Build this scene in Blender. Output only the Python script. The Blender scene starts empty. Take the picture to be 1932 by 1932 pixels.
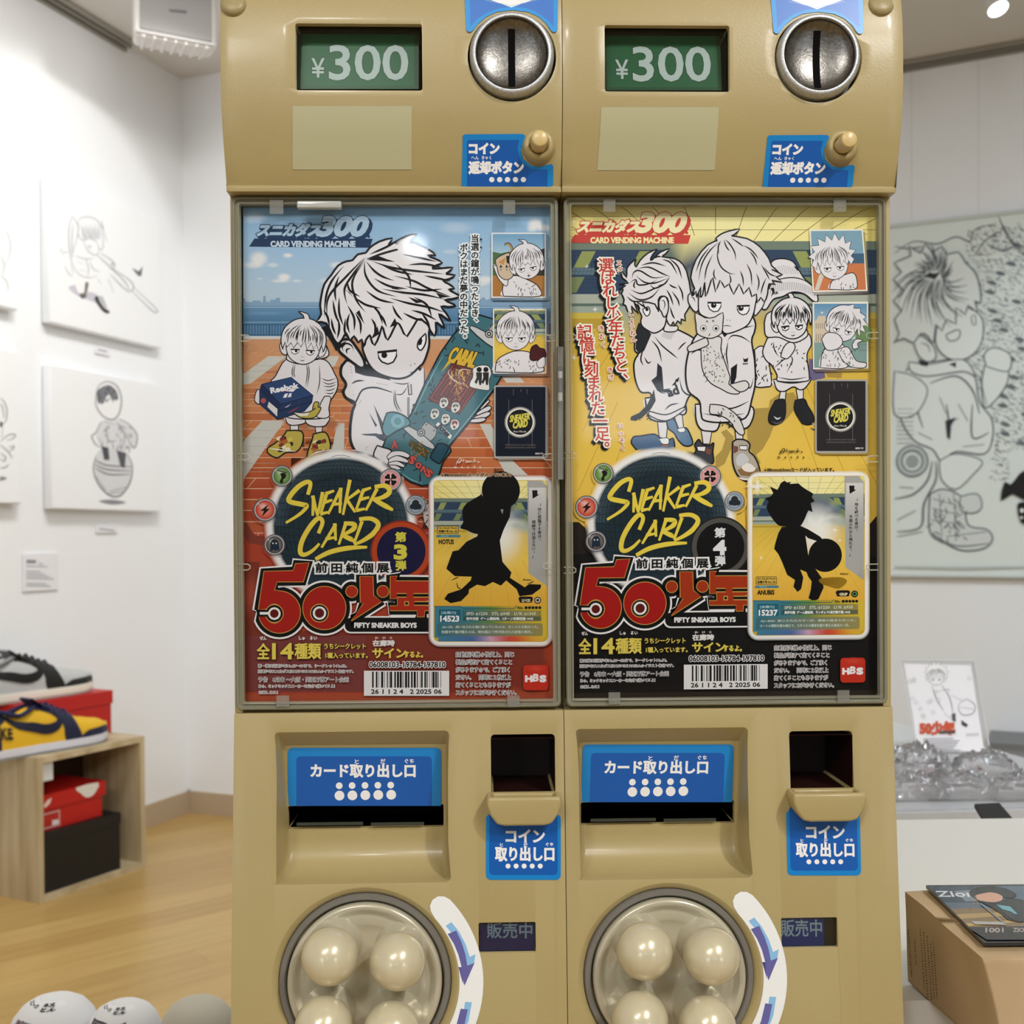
import bpy, bmesh, math, random
from mathutils import Vector, Matrix, Euler
from mathutils.geometry import tessellate_polygon, delaunay_2d_cdt
SC = bpy.context.scene
COL = SC.collection
random.seed(7)

# ------------------------------------------------------------ camera
FPX = 2090.0
CY = 1040.0                      # principal row of the cropped photograph
CAM_Z = 0.92
CAM = Vector((0.0, -0.6, CAM_Z))
PITCH, YAW, ROLL = math.radians(-0.68), math.radians(-1.5), math.radians(-0.37)
RM = (Matrix.Rotation(YAW, 3, 'Z') @ Matrix.Rotation(math.pi / 2 + PITCH, 3, 'X') @ Matrix.Rotation(ROLL, 3, 'Z'))
cd = bpy.data.cameras.new('camera')
cam = bpy.data.objects.new('camera', cd)
COL.objects.link(cam)
cam.location = CAM
cam.rotation_euler = RM.to_euler()
cd.sensor_width = 36
cd.sensor_fit = 'HORIZONTAL'
cd.lens = 36 * FPX / 1932
cd.shift_y = (CY - 966) / 1932
cd.clip_start = 0.01
cd.dof.use_dof = True
cd.dof.focus_distance = 0.6
cd.dof.aperture_fstop = 17
SC.camera = cam
SC.view_settings.view_transform = 'Standard'
SC.view_settings.look = 'None'
SC.view_settings.gamma = 1
SC.view_settings.use_curve_mapping = False
SC.view_settings.exposure = 0.0
SC.cycles.transparent_max_bounces = 24
SC.cycles.max_bounces = 8

def ray(px, py):
    return RM @ Vector(((px - 966) / FPX, -(py - CY) / FPX, -1.0))
def W(px, py, y=0.0):
    """pixel -> point on the vertical plane y = const"""
    d = ray(px, py)
    return CAM + d * ((y - CAM.y) / d.y)
def WZ(px, py, z):
    """pixel -> point on a horizontal plane"""
    d = ray(px, py)
    return CAM + d * ((z - CAM.z) / d.z)
def WP(px, py, p, n):
    """pixel -> point on the plane through p with normal n"""
    d = ray(px, py)
    return CAM + d * ((p - CAM).dot(n) / d.dot(n))

# ------------------------------------------------------------ world and lamps
wd = bpy.data.worlds.new('world')
SC.world = wd
wd.use_nodes = True
wd.node_tree.nodes['Background'].inputs[0].default_value = (0.80, 0.90, 1.0, 1)
wd.node_tree.nodes['Background'].inputs[1].default_value = 3.2
CEIL = 2.47
def area(name, loc, target, size, power, color=(1, 1, 1), sy=None):
    l = bpy.data.lights.new(name, 'AREA')
    l.size = size
    if sy:
        l.shape = 'RECTANGLE'; l.size_y = sy
    l.energy = power; l.color = color
    o = bpy.data.objects.new(name, l)
    o.location = loc
    o.rotation_euler = (Vector(target) - Vector(loc)).to_track_quat('-Z', 'Y').to_euler()
    COL.objects.link(o)
    return o
def spot(name, loc, target, power, ang=70, blend=.35, r=.03, color=(1, .97, .92)):
    l = bpy.data.lights.new(name, 'SPOT')
    l.energy = power; l.color = color; l.spot_size = math.radians(ang); l.spot_blend = blend
    l.shadow_soft_size = r
    o = bpy.data.objects.new(name, l)
    o.location = loc
    o.rotation_euler = (Vector(target) - Vector(loc)).to_track_quat('-Z', 'Y').to_euler()
    COL.objects.link(o)
    return o
LCOL = (1, .985, .955)
area('ceiling_panel_lamp', (-.9, -2.4, 2.44), (-.6, -1.6, 0), .6, 34, LCOL)
area('ceiling_panel_lamp', (1.1, -2.2, 2.44), (.7, -1.4, 0), .6, 34, LCOL)
area('ceiling_panel_lamp', (-.6, 1.6, 2.44), (-.9, 1.9, 0), .6, 26, LCOL)
area('ceiling_panel_lamp', (1.9, .9, 2.44), (1.9, 1.0, 0), .6, 22, (.78, .90, 1))
spot('track_spot_lamp', (.95, -1.5, 2.36), (.1, 0, .9), 62, 50, .5, .04, LCOL)
spot('track_spot_lamp', (-.35, -1.9, 2.36), (0, 0, 1.0), 26, 50, .5, .04, LCOL)
spot('wall_spot_lamp', (.1, .5, 2.36), (-2.0, 2.2, 1.0), 24, 66, .25, .03, LCOL)
spot('wall_spot_lamp', (-.4, 2.2, 2.36), (-2.2, 3.1, .85), 14, 70, .3, .03, LCOL)
spot('wall_spot_lamp', (1.6, .8, 2.36), (2.3, 2.6, .95), 30, 60, .4, .03, (.8, .91, 1))

# ------------------------------------------------------------ materials
def lin(c):
    if isinstance(c, str):
        c = c.lstrip('#')
        c = tuple(int(c[i:i + 2], 16) / 255 for i in (0, 2, 4))
    return tuple(x / 12.92 if x <= .04045 else ((x + .055) / 1.055) ** 2.4 for x in c)
MC = {}
def mat(name, col='#808080', rough=.5, metal=0, noise=0, nscale=40, spec=.5, coat=0, bump=0, bscale=300, trans=0, alpha=1, stretch=None, col2=None, emit=0, crough=.05):
    if name in MC: return MC[name]
    m = bpy.data.materials.new(name); MC[name] = m
    m.use_nodes = True
    nt = m.node_tree; b = nt.nodes['Principled BSDF']
    c = lin(col) + (1,)
    b.inputs['Base Color'].default_value = c
    b.inputs['Roughness'].default_value = rough
    b.inputs['Metallic'].default_value = metal
    b.inputs['Specular IOR Level'].default_value = spec
    b.inputs['Coat Weight'].default_value = coat
    b.inputs['Coat Roughness'].default_value = crough
    b.inputs['Transmission Weight'].default_value = trans
    b.inputs['Alpha'].default_value = alpha
    if emit:
        b.inputs['Emission Color'].default_value = c
        b.inputs['Emission Strength'].default_value = emit
    tc = nt.nodes.new('ShaderNodeTexCoord')
    mp = nt.nodes.new('ShaderNodeMapping')
    nt.links.new(tc.outputs['Object'], mp.inputs[0])
    if stretch: mp.inputs['Scale'].default_value = stretch
    if noise:
        n = nt.nodes.new('ShaderNodeTexNoise'); n.inputs['Scale'].default_value = nscale; n.inputs['Detail'].default_value = 6
        nt.links.new(mp.outputs[0], n.inputs['Vector'])
        r = nt.nodes.new('ShaderNodeValToRGB')
        r.color_ramp.elements[0].position = .35; r.color_ramp.elements[1].position = .68
        c2 = lin(col2) if col2 else tuple(x * (1 - noise) for x in c[:3])
        r.color_ramp.elements[0].color = c; r.color_ramp.elements[1].color = tuple(c2) + (1,)
        nt.links.new(n.outputs[0], r.inputs[0]); nt.links.new(r.outputs[0], b.inputs['Base Color'])
    if bump:
        n = nt.nodes.new('ShaderNodeTexNoise'); n.inputs['Scale'].default_value = bscale
        nt.links.new(mp.outputs[0], n.inputs['Vector'])
        u = nt.nodes.new('ShaderNodeBump'); u.inputs['Strength'].default_value = bump; u.inputs['Distance'].default_value = .0005
        nt.links.new(n.outputs[0], u.inputs['Height']); nt.links.new(u.outputs[0], b.inputs['Normal'])
    return m
def clear(name, tint=(1, 1, 1), rough=.03, body=0.0, bodycol='#ffffff', ior=1.45, dust=0):
    """thin clear sheet: fresnel gloss over see-through, with an optional milky body"""
    if name in MC: return MC[name]
    m = bpy.data.materials.new(name); MC[name] = m
    m.use_nodes = True
    nt = m.node_tree; nt.nodes.clear()
    N = nt.nodes.new; L = nt.links.new
    out = N('ShaderNodeOutputMaterial'); g = N('ShaderNodeBsdfGlossy'); t = N('ShaderNodeBsdfTransparent')
    fr = N('ShaderNodeFresnel'); mx = N('ShaderNodeMixShader'); d = N('ShaderNodeBsdfDiffuse'); m2 = N('ShaderNodeMixShader')
    g.inputs['Roughness'].default_value = rough
    t.inputs[0].default_value = tuple(tint) + (1,)
    d.inputs[0].default_value = lin(bodycol) + (1,)
    fr.inputs['IOR'].default_value = ior
    m2.inputs[0].default_value = body
    L(t.outputs[0], m2.inputs[1]); L(d.outputs[0], m2.inputs[2])
    L(fr.outputs[0], mx.inputs[0]); L(m2.outputs[0], mx.inputs[1]); L(g.outputs[0], mx.inputs[2]); L(mx.outputs[0], out.inputs[0])
    return m
def printmat(name, rough=.4, coat=0, metal=0):
    if name in MC: return MC[name]
    m = bpy.data.materials.new(name); MC[name] = m
    m.use_nodes = True
    nt = m.node_tree; b = nt.nodes['Principled BSDF']
    a = nt.nodes.new('ShaderNodeVertexColor'); a.layer_name = 'Col'
    nt.links.new(a.outputs[0], b.inputs['Base Color'])
    b.inputs['Roughness'].default_value = rough
    b.inputs['Coat Weight'].default_value = coat; b.inputs['Metallic'].default_value = metal
    return m

# ------------------------------------------------------------ objects
def props(o, label=None, cat=None, group=None, kind=None):
    if label: o['label'] = label
    if cat: o['category'] = cat
    if group: o['group'] = group
    if kind: o['kind'] = kind
    return o
def root(name, loc, label, cat, group=None):
    o = bpy.data.objects.new(name, None); COL.objects.link(o)
    o.location = loc; o.empty_display_size = .02
    o['base'] = list(loc)
    return props(o, label, cat, group)
def base(o):
    while o is not None:
        if o.type == 'EMPTY': return o.location
        o = o.parent
    return Vector((0, 0, 0))
def obj(name, me, m=None, parent=None, label=None, smooth=None):
    """links a mesh given in world coordinates"""
    if isinstance(me, bmesh.types.BMesh):
        bm = me; me = bpy.data.meshes.new(name); bm.normal_update(); bm.to_mesh(me); bm.free()
    if m is not None:
        me.materials.clear()
        for q in (m if isinstance(m, (list, tuple)) else [m]): me.materials.append(q)
    if smooth is not None:
        me.polygons.foreach_set('use_smooth', [True] * len(me.polygons))
        me.set_sharp_from_angle(angle=math.radians(smooth))
    o = bpy.data.objects.new(name, me); COL.objects.link(o)
    if parent is not None:
        me.transform(Matrix.Translation(-base(parent)))
        o.parent = parent
    if label: o['label'] = label
    return o
def recenter(o):
    """top-level mesh: put the origin at its base"""
    co = [v.co for v in o.data.vertices]
    c = Vector(((min(v.x for v in co) + max(v.x for v in co)) / 2, (min(v.y for v in co) + max(v.y for v in co)) / 2, min(v.z for v in co)))
    o.data.transform(Matrix.Translation(-c)); o.location = c
    return o
def BM(): return bmesh.new()
def quadhex(bm, f, b):
    """hexahedron from 4 front and 4 back points"""
    v = [bm.verts.new(p) for p in list(f) + list(b)]
    for q in ((0, 1, 2, 3), (7, 6, 5, 4), (0, 4, 5, 1), (1, 5, 6, 2), (2, 6, 7, 3), (3, 7, 4, 0)):
        bm.faces.new([v[i] for i in q])
    return v
def box(bm, lo, hi, M=None):
    x0, y0, z0 = lo; x1, y1, z1 = hi
    f = [Vector(p) for p in ((x0, y0, z0), (x1, y0, z0), (x1, y0, z1), (x0, y0, z1))]
    b = [Vector(p) for p in ((x0, y1, z0), (x1, y1, z0), (x1, y1, z1), (x0, y1, z1))]
    if M: f = [M @ p for p in f]; b = [M @ p for p in b]
    return quadhex(bm, f, b)
def rrect(x0, z0, x1, z1, r, n=6):
    pts = []
    for cx, cz, a0 in ((x1 - r, z1 - r, 0), (x0 + r, z1 - r, 90), (x0 + r, z0 + r, 180), (x1 - r, z0 + r, 270)):
        for i in range(n + 1):
            a = math.radians(a0 + 90 * i / n)
            pts.append((cx + r * math.cos(a), cz + r * math.sin(a)))
    return pts
def loft(bm, rings, cap0=True, cap1=True, closed=True):
    vs = [[bm.verts.new(p) for p in r] for r in rings]
    n = len(vs[0])
    for a, b in zip(vs, vs[1:]):
        for i in range(n if closed else n - 1):
            j = (i + 1) % n
            bm.faces.new((a[i], a[j], b[j], b[i]))
    if cap0: bm.faces.new(vs[0][::-1])
    if cap1: bm.faces.new(vs[-1])
    return vs
def frame_of(axis):
    a = Vector(axis).normalized()
    u = a.cross(Vector((0, 0, 1)))
    if u.length < 1e-3: u = a.cross(Vector((1, 0, 0)))
    u.normalize(); v = u.cross(a)
    return u, v, a
def lathe(bm, prof, c, axis, seg=48, cap0=False, cap1=False, ph=0):
    u, v, a = frame_of(axis); c = Vector(c)
    rings = [[c + a * h + (u * math.cos(2 * math.pi * (i + ph) / seg) + v * math.sin(2 * math.pi * (i + ph) / seg)) * max(r, 1e-6) for i in range(seg)] for r, h in prof]
    loft(bm, rings, cap0, cap1)
def ball(bm, c, r, su=24, sv=14, M=None):
    bmesh.ops.create_uvsphere(bm, u_segments=su, v_segments=sv, radius=r, matrix=Matrix.Translation(c) @ (M or Matrix.Identity(4)))
def tube(bm, pts, r, seg=8, cap=True):
    pts = [Vector(p) for p in pts]
    rings = []
    up = None
    for i, p in enumerate(pts):
        t = (pts[min(i + 1, len(pts) - 1)] - pts[max(i - 1, 0)]).normalized()
        if up is None: up = t.orthogonal().normalized()
        up = (up - t * up.dot(t)).normalized()
        s = t.cross(up)
        rr = r[i] if isinstance(r, (list, tuple)) else r
        rings.append([p + (up * math.cos(2 * math.pi * k / seg) + s * math.sin(2 * math.pi * k / seg)) * rr for k in range(seg)])
    loft(bm, rings, cap, cap)
def fixn(bm):
    bmesh.ops.recalc_face_normals(bm, faces=bm.faces[:]); return bm
def carve(bm, cutters, bev=.0008, seg=2, ang=35):
    """boolean difference of closed solids, then a small bevel; returns a Mesh"""
    tmp = []
    def mk(b, n):
        fixn(b); me = bpy.data.meshes.new(n); b.to_mesh(me); b.free()
        o = bpy.data.objects.new(n, me); COL.objects.link(o); tmp.append(o); return o
    o = mk(bm, 'work')
    for c in cutters:
        k = mk(c, 'cutter')
        md = o.modifiers.new('b', 'BOOLEAN'); md.operation = 'DIFFERENCE'; md.solver = 'EXACT'; md.object = k
    if bev:
        md = o.modifiers.new('v', 'BEVEL'); md.width = bev; md.segments = seg; md.limit_method = 'ANGLE'; md.angle_limit = math.radians(ang); md.use_clamp_overlap = True
    dg = bpy.context.evaluated_depsgraph_get(); dg.update()
    me = bpy.data.meshes.new_from_object(o.evaluated_get(dg))
    for t in tmp:
        d = t.data; bpy.data.objects.remove(t); bpy.data.meshes.remove(d)
    return me
def bevobj(me_or_bm, w, seg=3, ang=35):
    return carve(me_or_bm, [], w, seg, ang)

# ------------------------------------------------------------ printed art (flat print on a sheet)
FONT = {}
def _tri_pts(poly):
    return tessellate_polygon([[Vector((x, y, 0)) for x, y in poly]])
def spline(pts, n=6, closed=False):
    if len(pts) < 3 and not closed: return list(pts)
    P = list(pts); out = []
    m = len(P)
    rng = range(m if closed else m - 1)
    for i in rng:
        if closed: p0, p1, p2, p3 = P[(i - 1) % m], P[i], P[(i + 1) % m], P[(i + 2) % m]
        else: p0, p1, p2, p3 = P[max(i - 1, 0)], P[i], P[i + 1], P[min(i + 2, m - 1)]
        for k in range(n):
            t = k / n; t2 = t * t; t3 = t2 * t
            out.append(tuple(.5 * (2 * p1[j] + (p2[j] - p0[j]) * t + (2 * p0[j] - 5 * p1[j] + 4 * p2[j] - p3[j]) * t2 + (3 * p1[j] - p0[j] - 3 * p2[j] + p3[j]) * t3) for j in (0, 1)))
    if not closed: out.append(tuple(P[-1]))
    return out
class Art:
    """collects flat coloured shapes; coordinates in sheet units, later mapped onto the sheet"""
    def __init__(s, k=1.0):
        s.v = []; s.f = []; s.c = []; s.L = 0; s.bins = {}; s.B = 8.0; s.sub = 0.0; s.k9 = 0; s.wk = 1.0; s.k = k; s.ox = s.oy = 0; s.sc = 1; s.T = None
    def o(s, ox=0, oy=0, sc=1.0): s.ox, s.oy, s.sc = ox, oy, sc
    def tr(s, x, y):
        x, y = s.ox + x / s.sc, s.oy + y / s.sc
        return s.T(x, y) if s.T else (x, y)
    def col(s, c):
        a = 1.0
        if isinstance(c, tuple) and len(c) == 2 and isinstance(c[0], str): c, a = c
        r = lin(c)
        return tuple(min(.95, x * s.k) for x in r) + (a,)
    def up(s): s.L += 1
    def under(s, x, y):
        """printed colour already lying at a point of the sheet"""
        for fi in reversed(s.bins.get((int(x // s.B), int(y // s.B)), ())):
            f = s.f[fi]; a = s.v[f[0]]
            for i in range(1, len(f) - 1):
                b, c = s.v[f[i]], s.v[f[i + 1]]
                d = (b[1] - c[1]) * (a[0] - c[0]) + (c[0] - b[0]) * (a[1] - c[1])
                if abs(d) < 1e-12: continue
                u = ((b[1] - c[1]) * (x - c[0]) + (c[0] - b[0]) * (y - c[1])) / d
                w = ((c[1] - a[1]) * (x - c[0]) + (a[0] - c[0]) * (y - c[1])) / d
                if u > -1e-4 and w > -1e-4 and u + w < 1.0001:
                    ca, cb, cc = s.c[f[0]], s.c[f[i]], s.c[f[i + 1]]
                    return tuple(ca[k] * u + cb[k] * w + cc[k] * (1 - u - w) for k in range(3))
        return None
    def add(s, pts, faces, c, raw=False):
        b = len(s.v)
        P = [p if raw else s.tr(*p) for p in pts]
        if isinstance(c, list): C = [s.col(q) for q in c]
        else: C = [s.col(c)] * len(P)
        for i, q in enumerate(C):
            if q[3] < .999:
                un = s.under(*P[i]) or q
                if C is not None and not isinstance(C, list): C = list(C)
                C[i] = tuple(un[k] * (1 - q[3]) + q[k] * q[3] for k in range(3)) + (1.0,)
        for (x, y), q in zip(P, C):
            s.v.append((x, y, s.L + s.sub)); s.c.append(q)
        B = s.B
        for f in faces:
            g = tuple(b + i for i in f); s.f.append(g); k = len(s.f) - 1
            xs = [P[i][0] for i in f]; ys = [P[i][1] for i in f]
            for i in range(int(min(xs) // B), int(max(xs) // B) + 1):
                for j in range(int(min(ys) // B), int(max(ys) // B) + 1): s.bins.setdefault((i, j), []).append(k)
    def poly(s, pts, c, sm=0, up=1):
        if up: s.up()
        if sm: pts = spline(pts, sm, True)
        s.add(pts, _tri_pts(pts), c)
    def grid(s, x0, y0, x1, y1, nx, ny, fn, up=1):
        if up: s.up()
        pts = []; cs = []
        for j in range(ny + 1):
            for i in range(nx + 1):
                x = x0 + (x1 - x0) * i / nx; y = y0 + (y1 - y0) * j / ny
                pts.append((x, y)); cs.append(fn(x, y))
        fs = [(j * (nx + 1) + i, j * (nx + 1) + i + 1, (j + 1) * (nx + 1) + i + 1, (j + 1) * (nx + 1) + i) for j in range(ny) for i in range(nx)]
        s.add(pts, fs, cs)
    def rect(s, x0, y0, x1, y1, c, up=1): s.poly([(x0, y0), (x1, y0), (x1, y1), (x0, y1)], c, 0, up)
    def rr(s, x0, y0, x1, y1, r, c, up=1): s.poly(rrect(x0, y0, x1, y1, r), c, 0, up)
    def disc(s, cx, cy, r, c, ry=None, n=40, up=1):
        s.poly([(cx + r * math.cos(2 * math.pi * i / n), cy + (ry or r) * math.sin(2 * math.pi * i / n)) for i in range(n)], c, 0, up)
    def ring(s, cx, cy, r0, r1, c0, c1=None, n=56, a0=0, a1=360, up=1):
        if up: s.up()
        pts = []; cs = []
        for i in range(n + 1):
            a = math.radians(a0 + (a1 - a0) * i / n)
            for r, c in ((r0, c0), (r1, c1 or c0)):
                pts.append((cx + r * math.cos(a), cy + r * math.sin(a))); cs.append(c)
        s.add(pts, [(2 * i, 2 * i + 1, 2 * i + 3, 2 * i + 2) for i in range(n)], cs)
    def line(s, pts, w, c='#101014', t=(0, 0), sm=5, up=0, closed=False):
        """stroke; t = relative width at the two ends"""
        if up: s.up()
        w *= s.wk
        if closed: pts = list(pts) + [pts[0]]
        if sm and len(pts) > 2: pts = spline(pts, sm)
        n = len(pts); L = []; R = []
        for i, p in enumerate(pts):
            a = pts[max(i - 1, 0)]; b = pts[min(i + 1, n - 1)]
            if closed and i in (0, n - 1): a = pts[-2]; b = pts[1]
            dx, dy = b[0] - a[0], b[1] - a[1]; d = math.hypot(dx, dy) or 1
            u = i / (n - 1) if n > 1 else 0
            k = 1.0
            if t[0] < 1 and not closed: k = min(k, t[0] + (1 - t[0]) * min(1, u * 3))
            if t[1] < 1 and not closed: k = min(k, t[1] + (1 - t[1]) * min(1, (1 - u) * 3))
            h = w * k / 2
            L.append((p[0] - dy / d * h, p[1] + dx / d * h)); R.append((p[0] + dy / d * h, p[1] - dx / d * h))
        s.k9 = (s.k9 + 1) % 9; s.sub = .1 * s.k9
        s.add(L + R, [(i, i + 1, n + i + 1, n + i) for i in range(n - 1)], c); s.sub = 0
    def lines(s, ls, w, c='#101014', t=(0, 0), sm=5):
        s.up()
        for q in ls: s.line(q, w, c, t, sm)
    def shape(s, pts, fill, w, c='#101014', sm=5):
        """filled outline"""
        s.poly(pts, fill, sm)
        s.up(); s.line(list(pts), w, c, (1, 1), sm or 0, 0, True) if sm else s._segs(pts, w, c)
    def _segs(s, pts, w, c):
        for a, b in zip(pts, list(pts[1:]) + [pts[0]]): s.line([a, b], w, c, (1, 1), 0)
        s.up()
    @staticmethod
    def glyphs(txt, res, vert=False, spacing=1.0):
        key = (txt, res, spacing)
        if key in FONT: return FONT[key]
        cu = bpy.data.curves.new('t', 'FONT'); cu.body = txt; cu.size = 1; cu.resolution_u = res; cu.space_character = spacing
        ob = bpy.data.objects.new('t', cu); COL.objects.link(ob)
        dg = bpy.context.evaluated_depsgraph_get(); dg.update()
        me = bpy.data.meshes.new_from_object(ob.evaluated_get(dg))
        v = [(q.co.x, -q.co.y) for q in me.vertices]; f = [tuple(p.vertices) for p in me.polygons]
        cnt = {}
        for p in f:
            for a, b in zip(p, p[1:] + p[:1]):
                k = (min(a, b), max(a, b)); cnt[k] = cnt.get(k, 0) + 1
        e = []
        for p in f:
            for a, b in zip(p, p[1:] + p[:1]):
                if cnt[(min(a, b), max(a, b))] == 1: e.append((a, b))
        bpy.data.objects.remove(ob); bpy.data.curves.remove(cu); bpy.data.meshes.remove(me)
        FONT[key] = (v, f, e)
        return FONT[key]
    def text(s, txt, x0, y0, x1, y1, c='#ffffff', b=0, out=None, sh=0, rot=0, res=3, up=1, c2=None, spacing=1.0, ref=None, fn=None):
        """lettering fitted to a box; b = extra weight, out = [(width, colour)...] halos, sh = slant, ref = text whose height sets the box"""
        v, f, e = s.glyphs(txt, res, spacing=spacing)
        if not v: return
        xs = [p[0] for p in v]; ys = [p[1] for p in v]
        if ref: ys = [p[1] for p in s.glyphs(ref, res)[0]]
        ax, bx, ay, by = min(xs), max(xs), min(ys), max(ys)
        kx = (x1 - x0) / max(bx - ax, 1e-6); ky = (y1 - y0) / max(by - ay, 1e-6)
        cx, cy = (x0 + x1) / 2, (y0 + y1) / 2
        cr, sr = math.cos(math.radians(rot)), math.sin(math.radians(rot))
        P = []
        for x, y in v:
            X = x0 + (x - ax) * kx; Y = y0 + (y - ay) * ky
            if fn: X, Y = fn(X, Y)
            X -= sh * (Y - cy)
            X, Y = X - cx, Y - cy
            P.append((cx + X * cr - Y * sr, cy + X * sr + Y * cr))
        f0 = f[0]
        sg = 1 if sum(P[f0[i]][0] * P[f0[(i + 1) % len(f0)]][1] - P[f0[(i + 1) % len(f0)]][0] * P[f0[i]][1] for i in range(len(f0))) > 0 else -1
        NN = {}
        for a, bb in e:
            dx, dy = P[bb][0] - P[a][0], P[bb][1] - P[a][1]; d = math.hypot(dx, dy) or 1
            for i in (a, bb): NN.setdefault(i, []).append((dy / d * sg, -dx / d * sg))
        NV = {}
        for i, l in NN.items():
            nx, ny = sum(q[0] for q in l), sum(q[1] for q in l); d = math.hypot(nx, ny)
            if d < .2: NV[i] = l[0]; continue
            nx /= d; ny /= d; m = 1 / max(.55, nx * l[0][0] + ny * l[0][1]); NV[i] = (nx * m, ny * m)
        def fat(w, col):
            h = w / 2
            for r in range(8):
                s.sub = .1 * r; pts = []; fs = []
                for a, bb in e[r::8]:
                    p, q = P[a], P[bb]; na, nb = NV[a], NV[bb]; k = len(pts)
                    pts += [p, q, (q[0] + nb[0] * h, q[1] + nb[1] * h), (p[0] + na[0] * h, p[1] + na[1] * h)]
                    fs.append((k, k + 1, k + 2, k + 3))
                if fs: s.add(pts, fs, col)
            s.sub = .85
        if up: s.up()
        for w, col in (out or []):
            fat(w + b, col); s.add(P, f, col); s.sub = 0; s.up()
        if b: fat(b, c)
        s.add(P, f, c); s.sub = 0
    def vtext(s, txt, cx, y0, dy, size, c, b=0, out=None, skew=0, res=2, sh=0):
        """vertical column of single characters"""
        for pas in ([(w, q) for w, q in (out or [])] + [(None, c)]):
            s.up()
            for i, ch in enumerate(txt):
                if ch == ' ': continue
                v = s.glyphs(ch, res)[0]
                if not v: continue
                r = s.glyphs('国', res)[0]
                rx0, rx1 = min(p[0] for p in r), max(p[0] for p in r); ry0, ry1 = min(p[1] for p in r), max(p[1] for p in r)
                k = size / (rx1 - rx0)
                ax, bx = min(p[0] for p in v), max(p[0] for p in v); ay, by = min(p[1] for p in v), max(p[1] for p in v)
                X0 = cx + skew * i * dy + (ax - rx0) * k - size / 2; Y0 = y0 + i * dy + (ay - ry0) * k - size / 2
                if ch in '、。': X0 += size * .55; Y0 -= size * .5
                w, h = (bx - ax) * k, (by - ay) * k
                if ch == 'ー': X0, Y0, w, h = cx - h / 2, y0 + i * dy - size * .42, h, w
                if pas[0]: s.text(ch, X0, Y0, X0 + w, Y0 + h, pas[1], b=b + pas[0], res=res, up=0, sh=sh)
                else: s.text(ch, X0, Y0, X0 + w, Y0 + h, c, b=b, res=res, up=0, sh=sh)
    def mesh(s, name, mapf, step, extra=None, extracol=(.8, .8, .8, 1)):
        """mapf(x, y, height) -> world point; extra = (verts, faces) of the sheet's body"""
        vs = [mapf(x, y, (l + 1) * step) for x, y, l in s.v]
        fs = list(s.f); cs = list(s.c)
        if extra:
            n = len(vs); vs += extra[0]; fs += [tuple(n + i for i in f) for f in extra[1]]; cs += [extracol] * len(extra[0])
        me = bpy.data.meshes.new(name)
        me.from_pydata(vs, [], fs)
        at = me.color_attributes.new('Col', 'FLOAT_COLOR', 'POINT')
        at.data.foreach_set('color', [x for c in cs for x in c])
        return me
def slab(c4, depthvec):
    """sheet body from four corners and a thickness vector"""
    b = [p + depthvec for p in c4]
    return (list(c4) + b, [(0, 1, 2, 3), (7, 6, 5, 4), (0, 4, 5, 1), (1, 5, 6, 2), (2, 6, 7, 3), (3, 7, 4, 0)])

# ------------------------------------------------------------ the room
WHITE = mat('wall_paint', '#eff1f4', .7, bump=.05, bscale=400)
VPL = ray(1779, 1011); VPL = Vector((VPL.x, VPL.y, 0)).normalized()      # run of the left wall
CORN = WZ(356, 1531, 0)
NL = Vector((VPL.y, -VPL.x, 0))                                            # into the room
if (CAM - CORN).dot(NL) < 0: NL = -NL
NB = -VPL                                                                   # back wall faces the room
def hbox(bm, a, b, n, th, z0, z1):
    """wall from a to b (xy), thickness th away from n"""
    a = Vector((a[0], a[1], 0)); b = Vector((b[0], b[1], 0)); o = n * -th
    quadhex(bm, [a + Vector((0, 0, z0)), b + Vector((0, 0, z0)), b + Vector((0, 0, z1)), a + Vector((0, 0, z1))],
            [a + o + Vector((0, 0, z0)), b + o + Vector((0, 0, z0)), b + o + Vector((0, 0, z1)), a + o + Vector((0, 0, z1))])
def struct(name, bm, m):
    o = obj(name, fixn(bm), m); o['kind'] = 'structure'; return o
LW0 = CORN - VPL * 6.5
bm = BM(); hbox(bm, LW0, CORN, NL, .1, 0, CEIL); struct('wall_left', bm, WHITE)
# right wall from two points of its ceiling line
r1 = WZ(1694, 128, CEIL); r2 = WZ(1932, 86, CEIL)
DR = (r2 - r1).normalized(); NR = Vector((DR.y, -DR.x, 0))
if (CAM - r1).dot(NR) < 0: NR = -NR
BD = NL                                                                     # the back wall runs along NL
# the back wall ends behind the machines; a return runs back to the farther right wall
JOIN = WP(900, 1400, CORN, NB); JOIN.z = 0
t = ((r1 - JOIN).cross(DR).z) / (VPL.cross(DR).z)
JOIN2 = JOIN + VPL * t
JOIN2.z = 0
RW1 = r1 + DR * 4.5
bm = BM(); hbox(bm, CORN, JOIN, NB, .1, 0, CEIL); struct('wall_back', bm, WHITE)
bm = BM(); hbox(bm, JOIN, JOIN2, -NL if NL.dot(JOIN - CORN) < 0 else NL, .1, 0, CEIL); struct('wall_return', bm, WHITE)
bm = BM(); hbox(bm, JOIN2, RW1, NR, .1, 0, CEIL); struct('wall_right', bm, WHITE)
BB = mat('baseboard_vinyl', '#b9a68c', .55)
for nm, a, b, n in (('baseboard_left', LW0, CORN, NL), ('baseboard_back', CORN, JOIN, NB), ('baseboard_right', JOIN2, RW1, NR)):
    bm = BM(); hbox(bm, Vector(a) + n * .012, Vector(b) + n * .012, n, .012, 0, .072); struct(nm, bm, BB)
XA, XB, YA, YB = -7, 7, -6.9, 7
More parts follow.
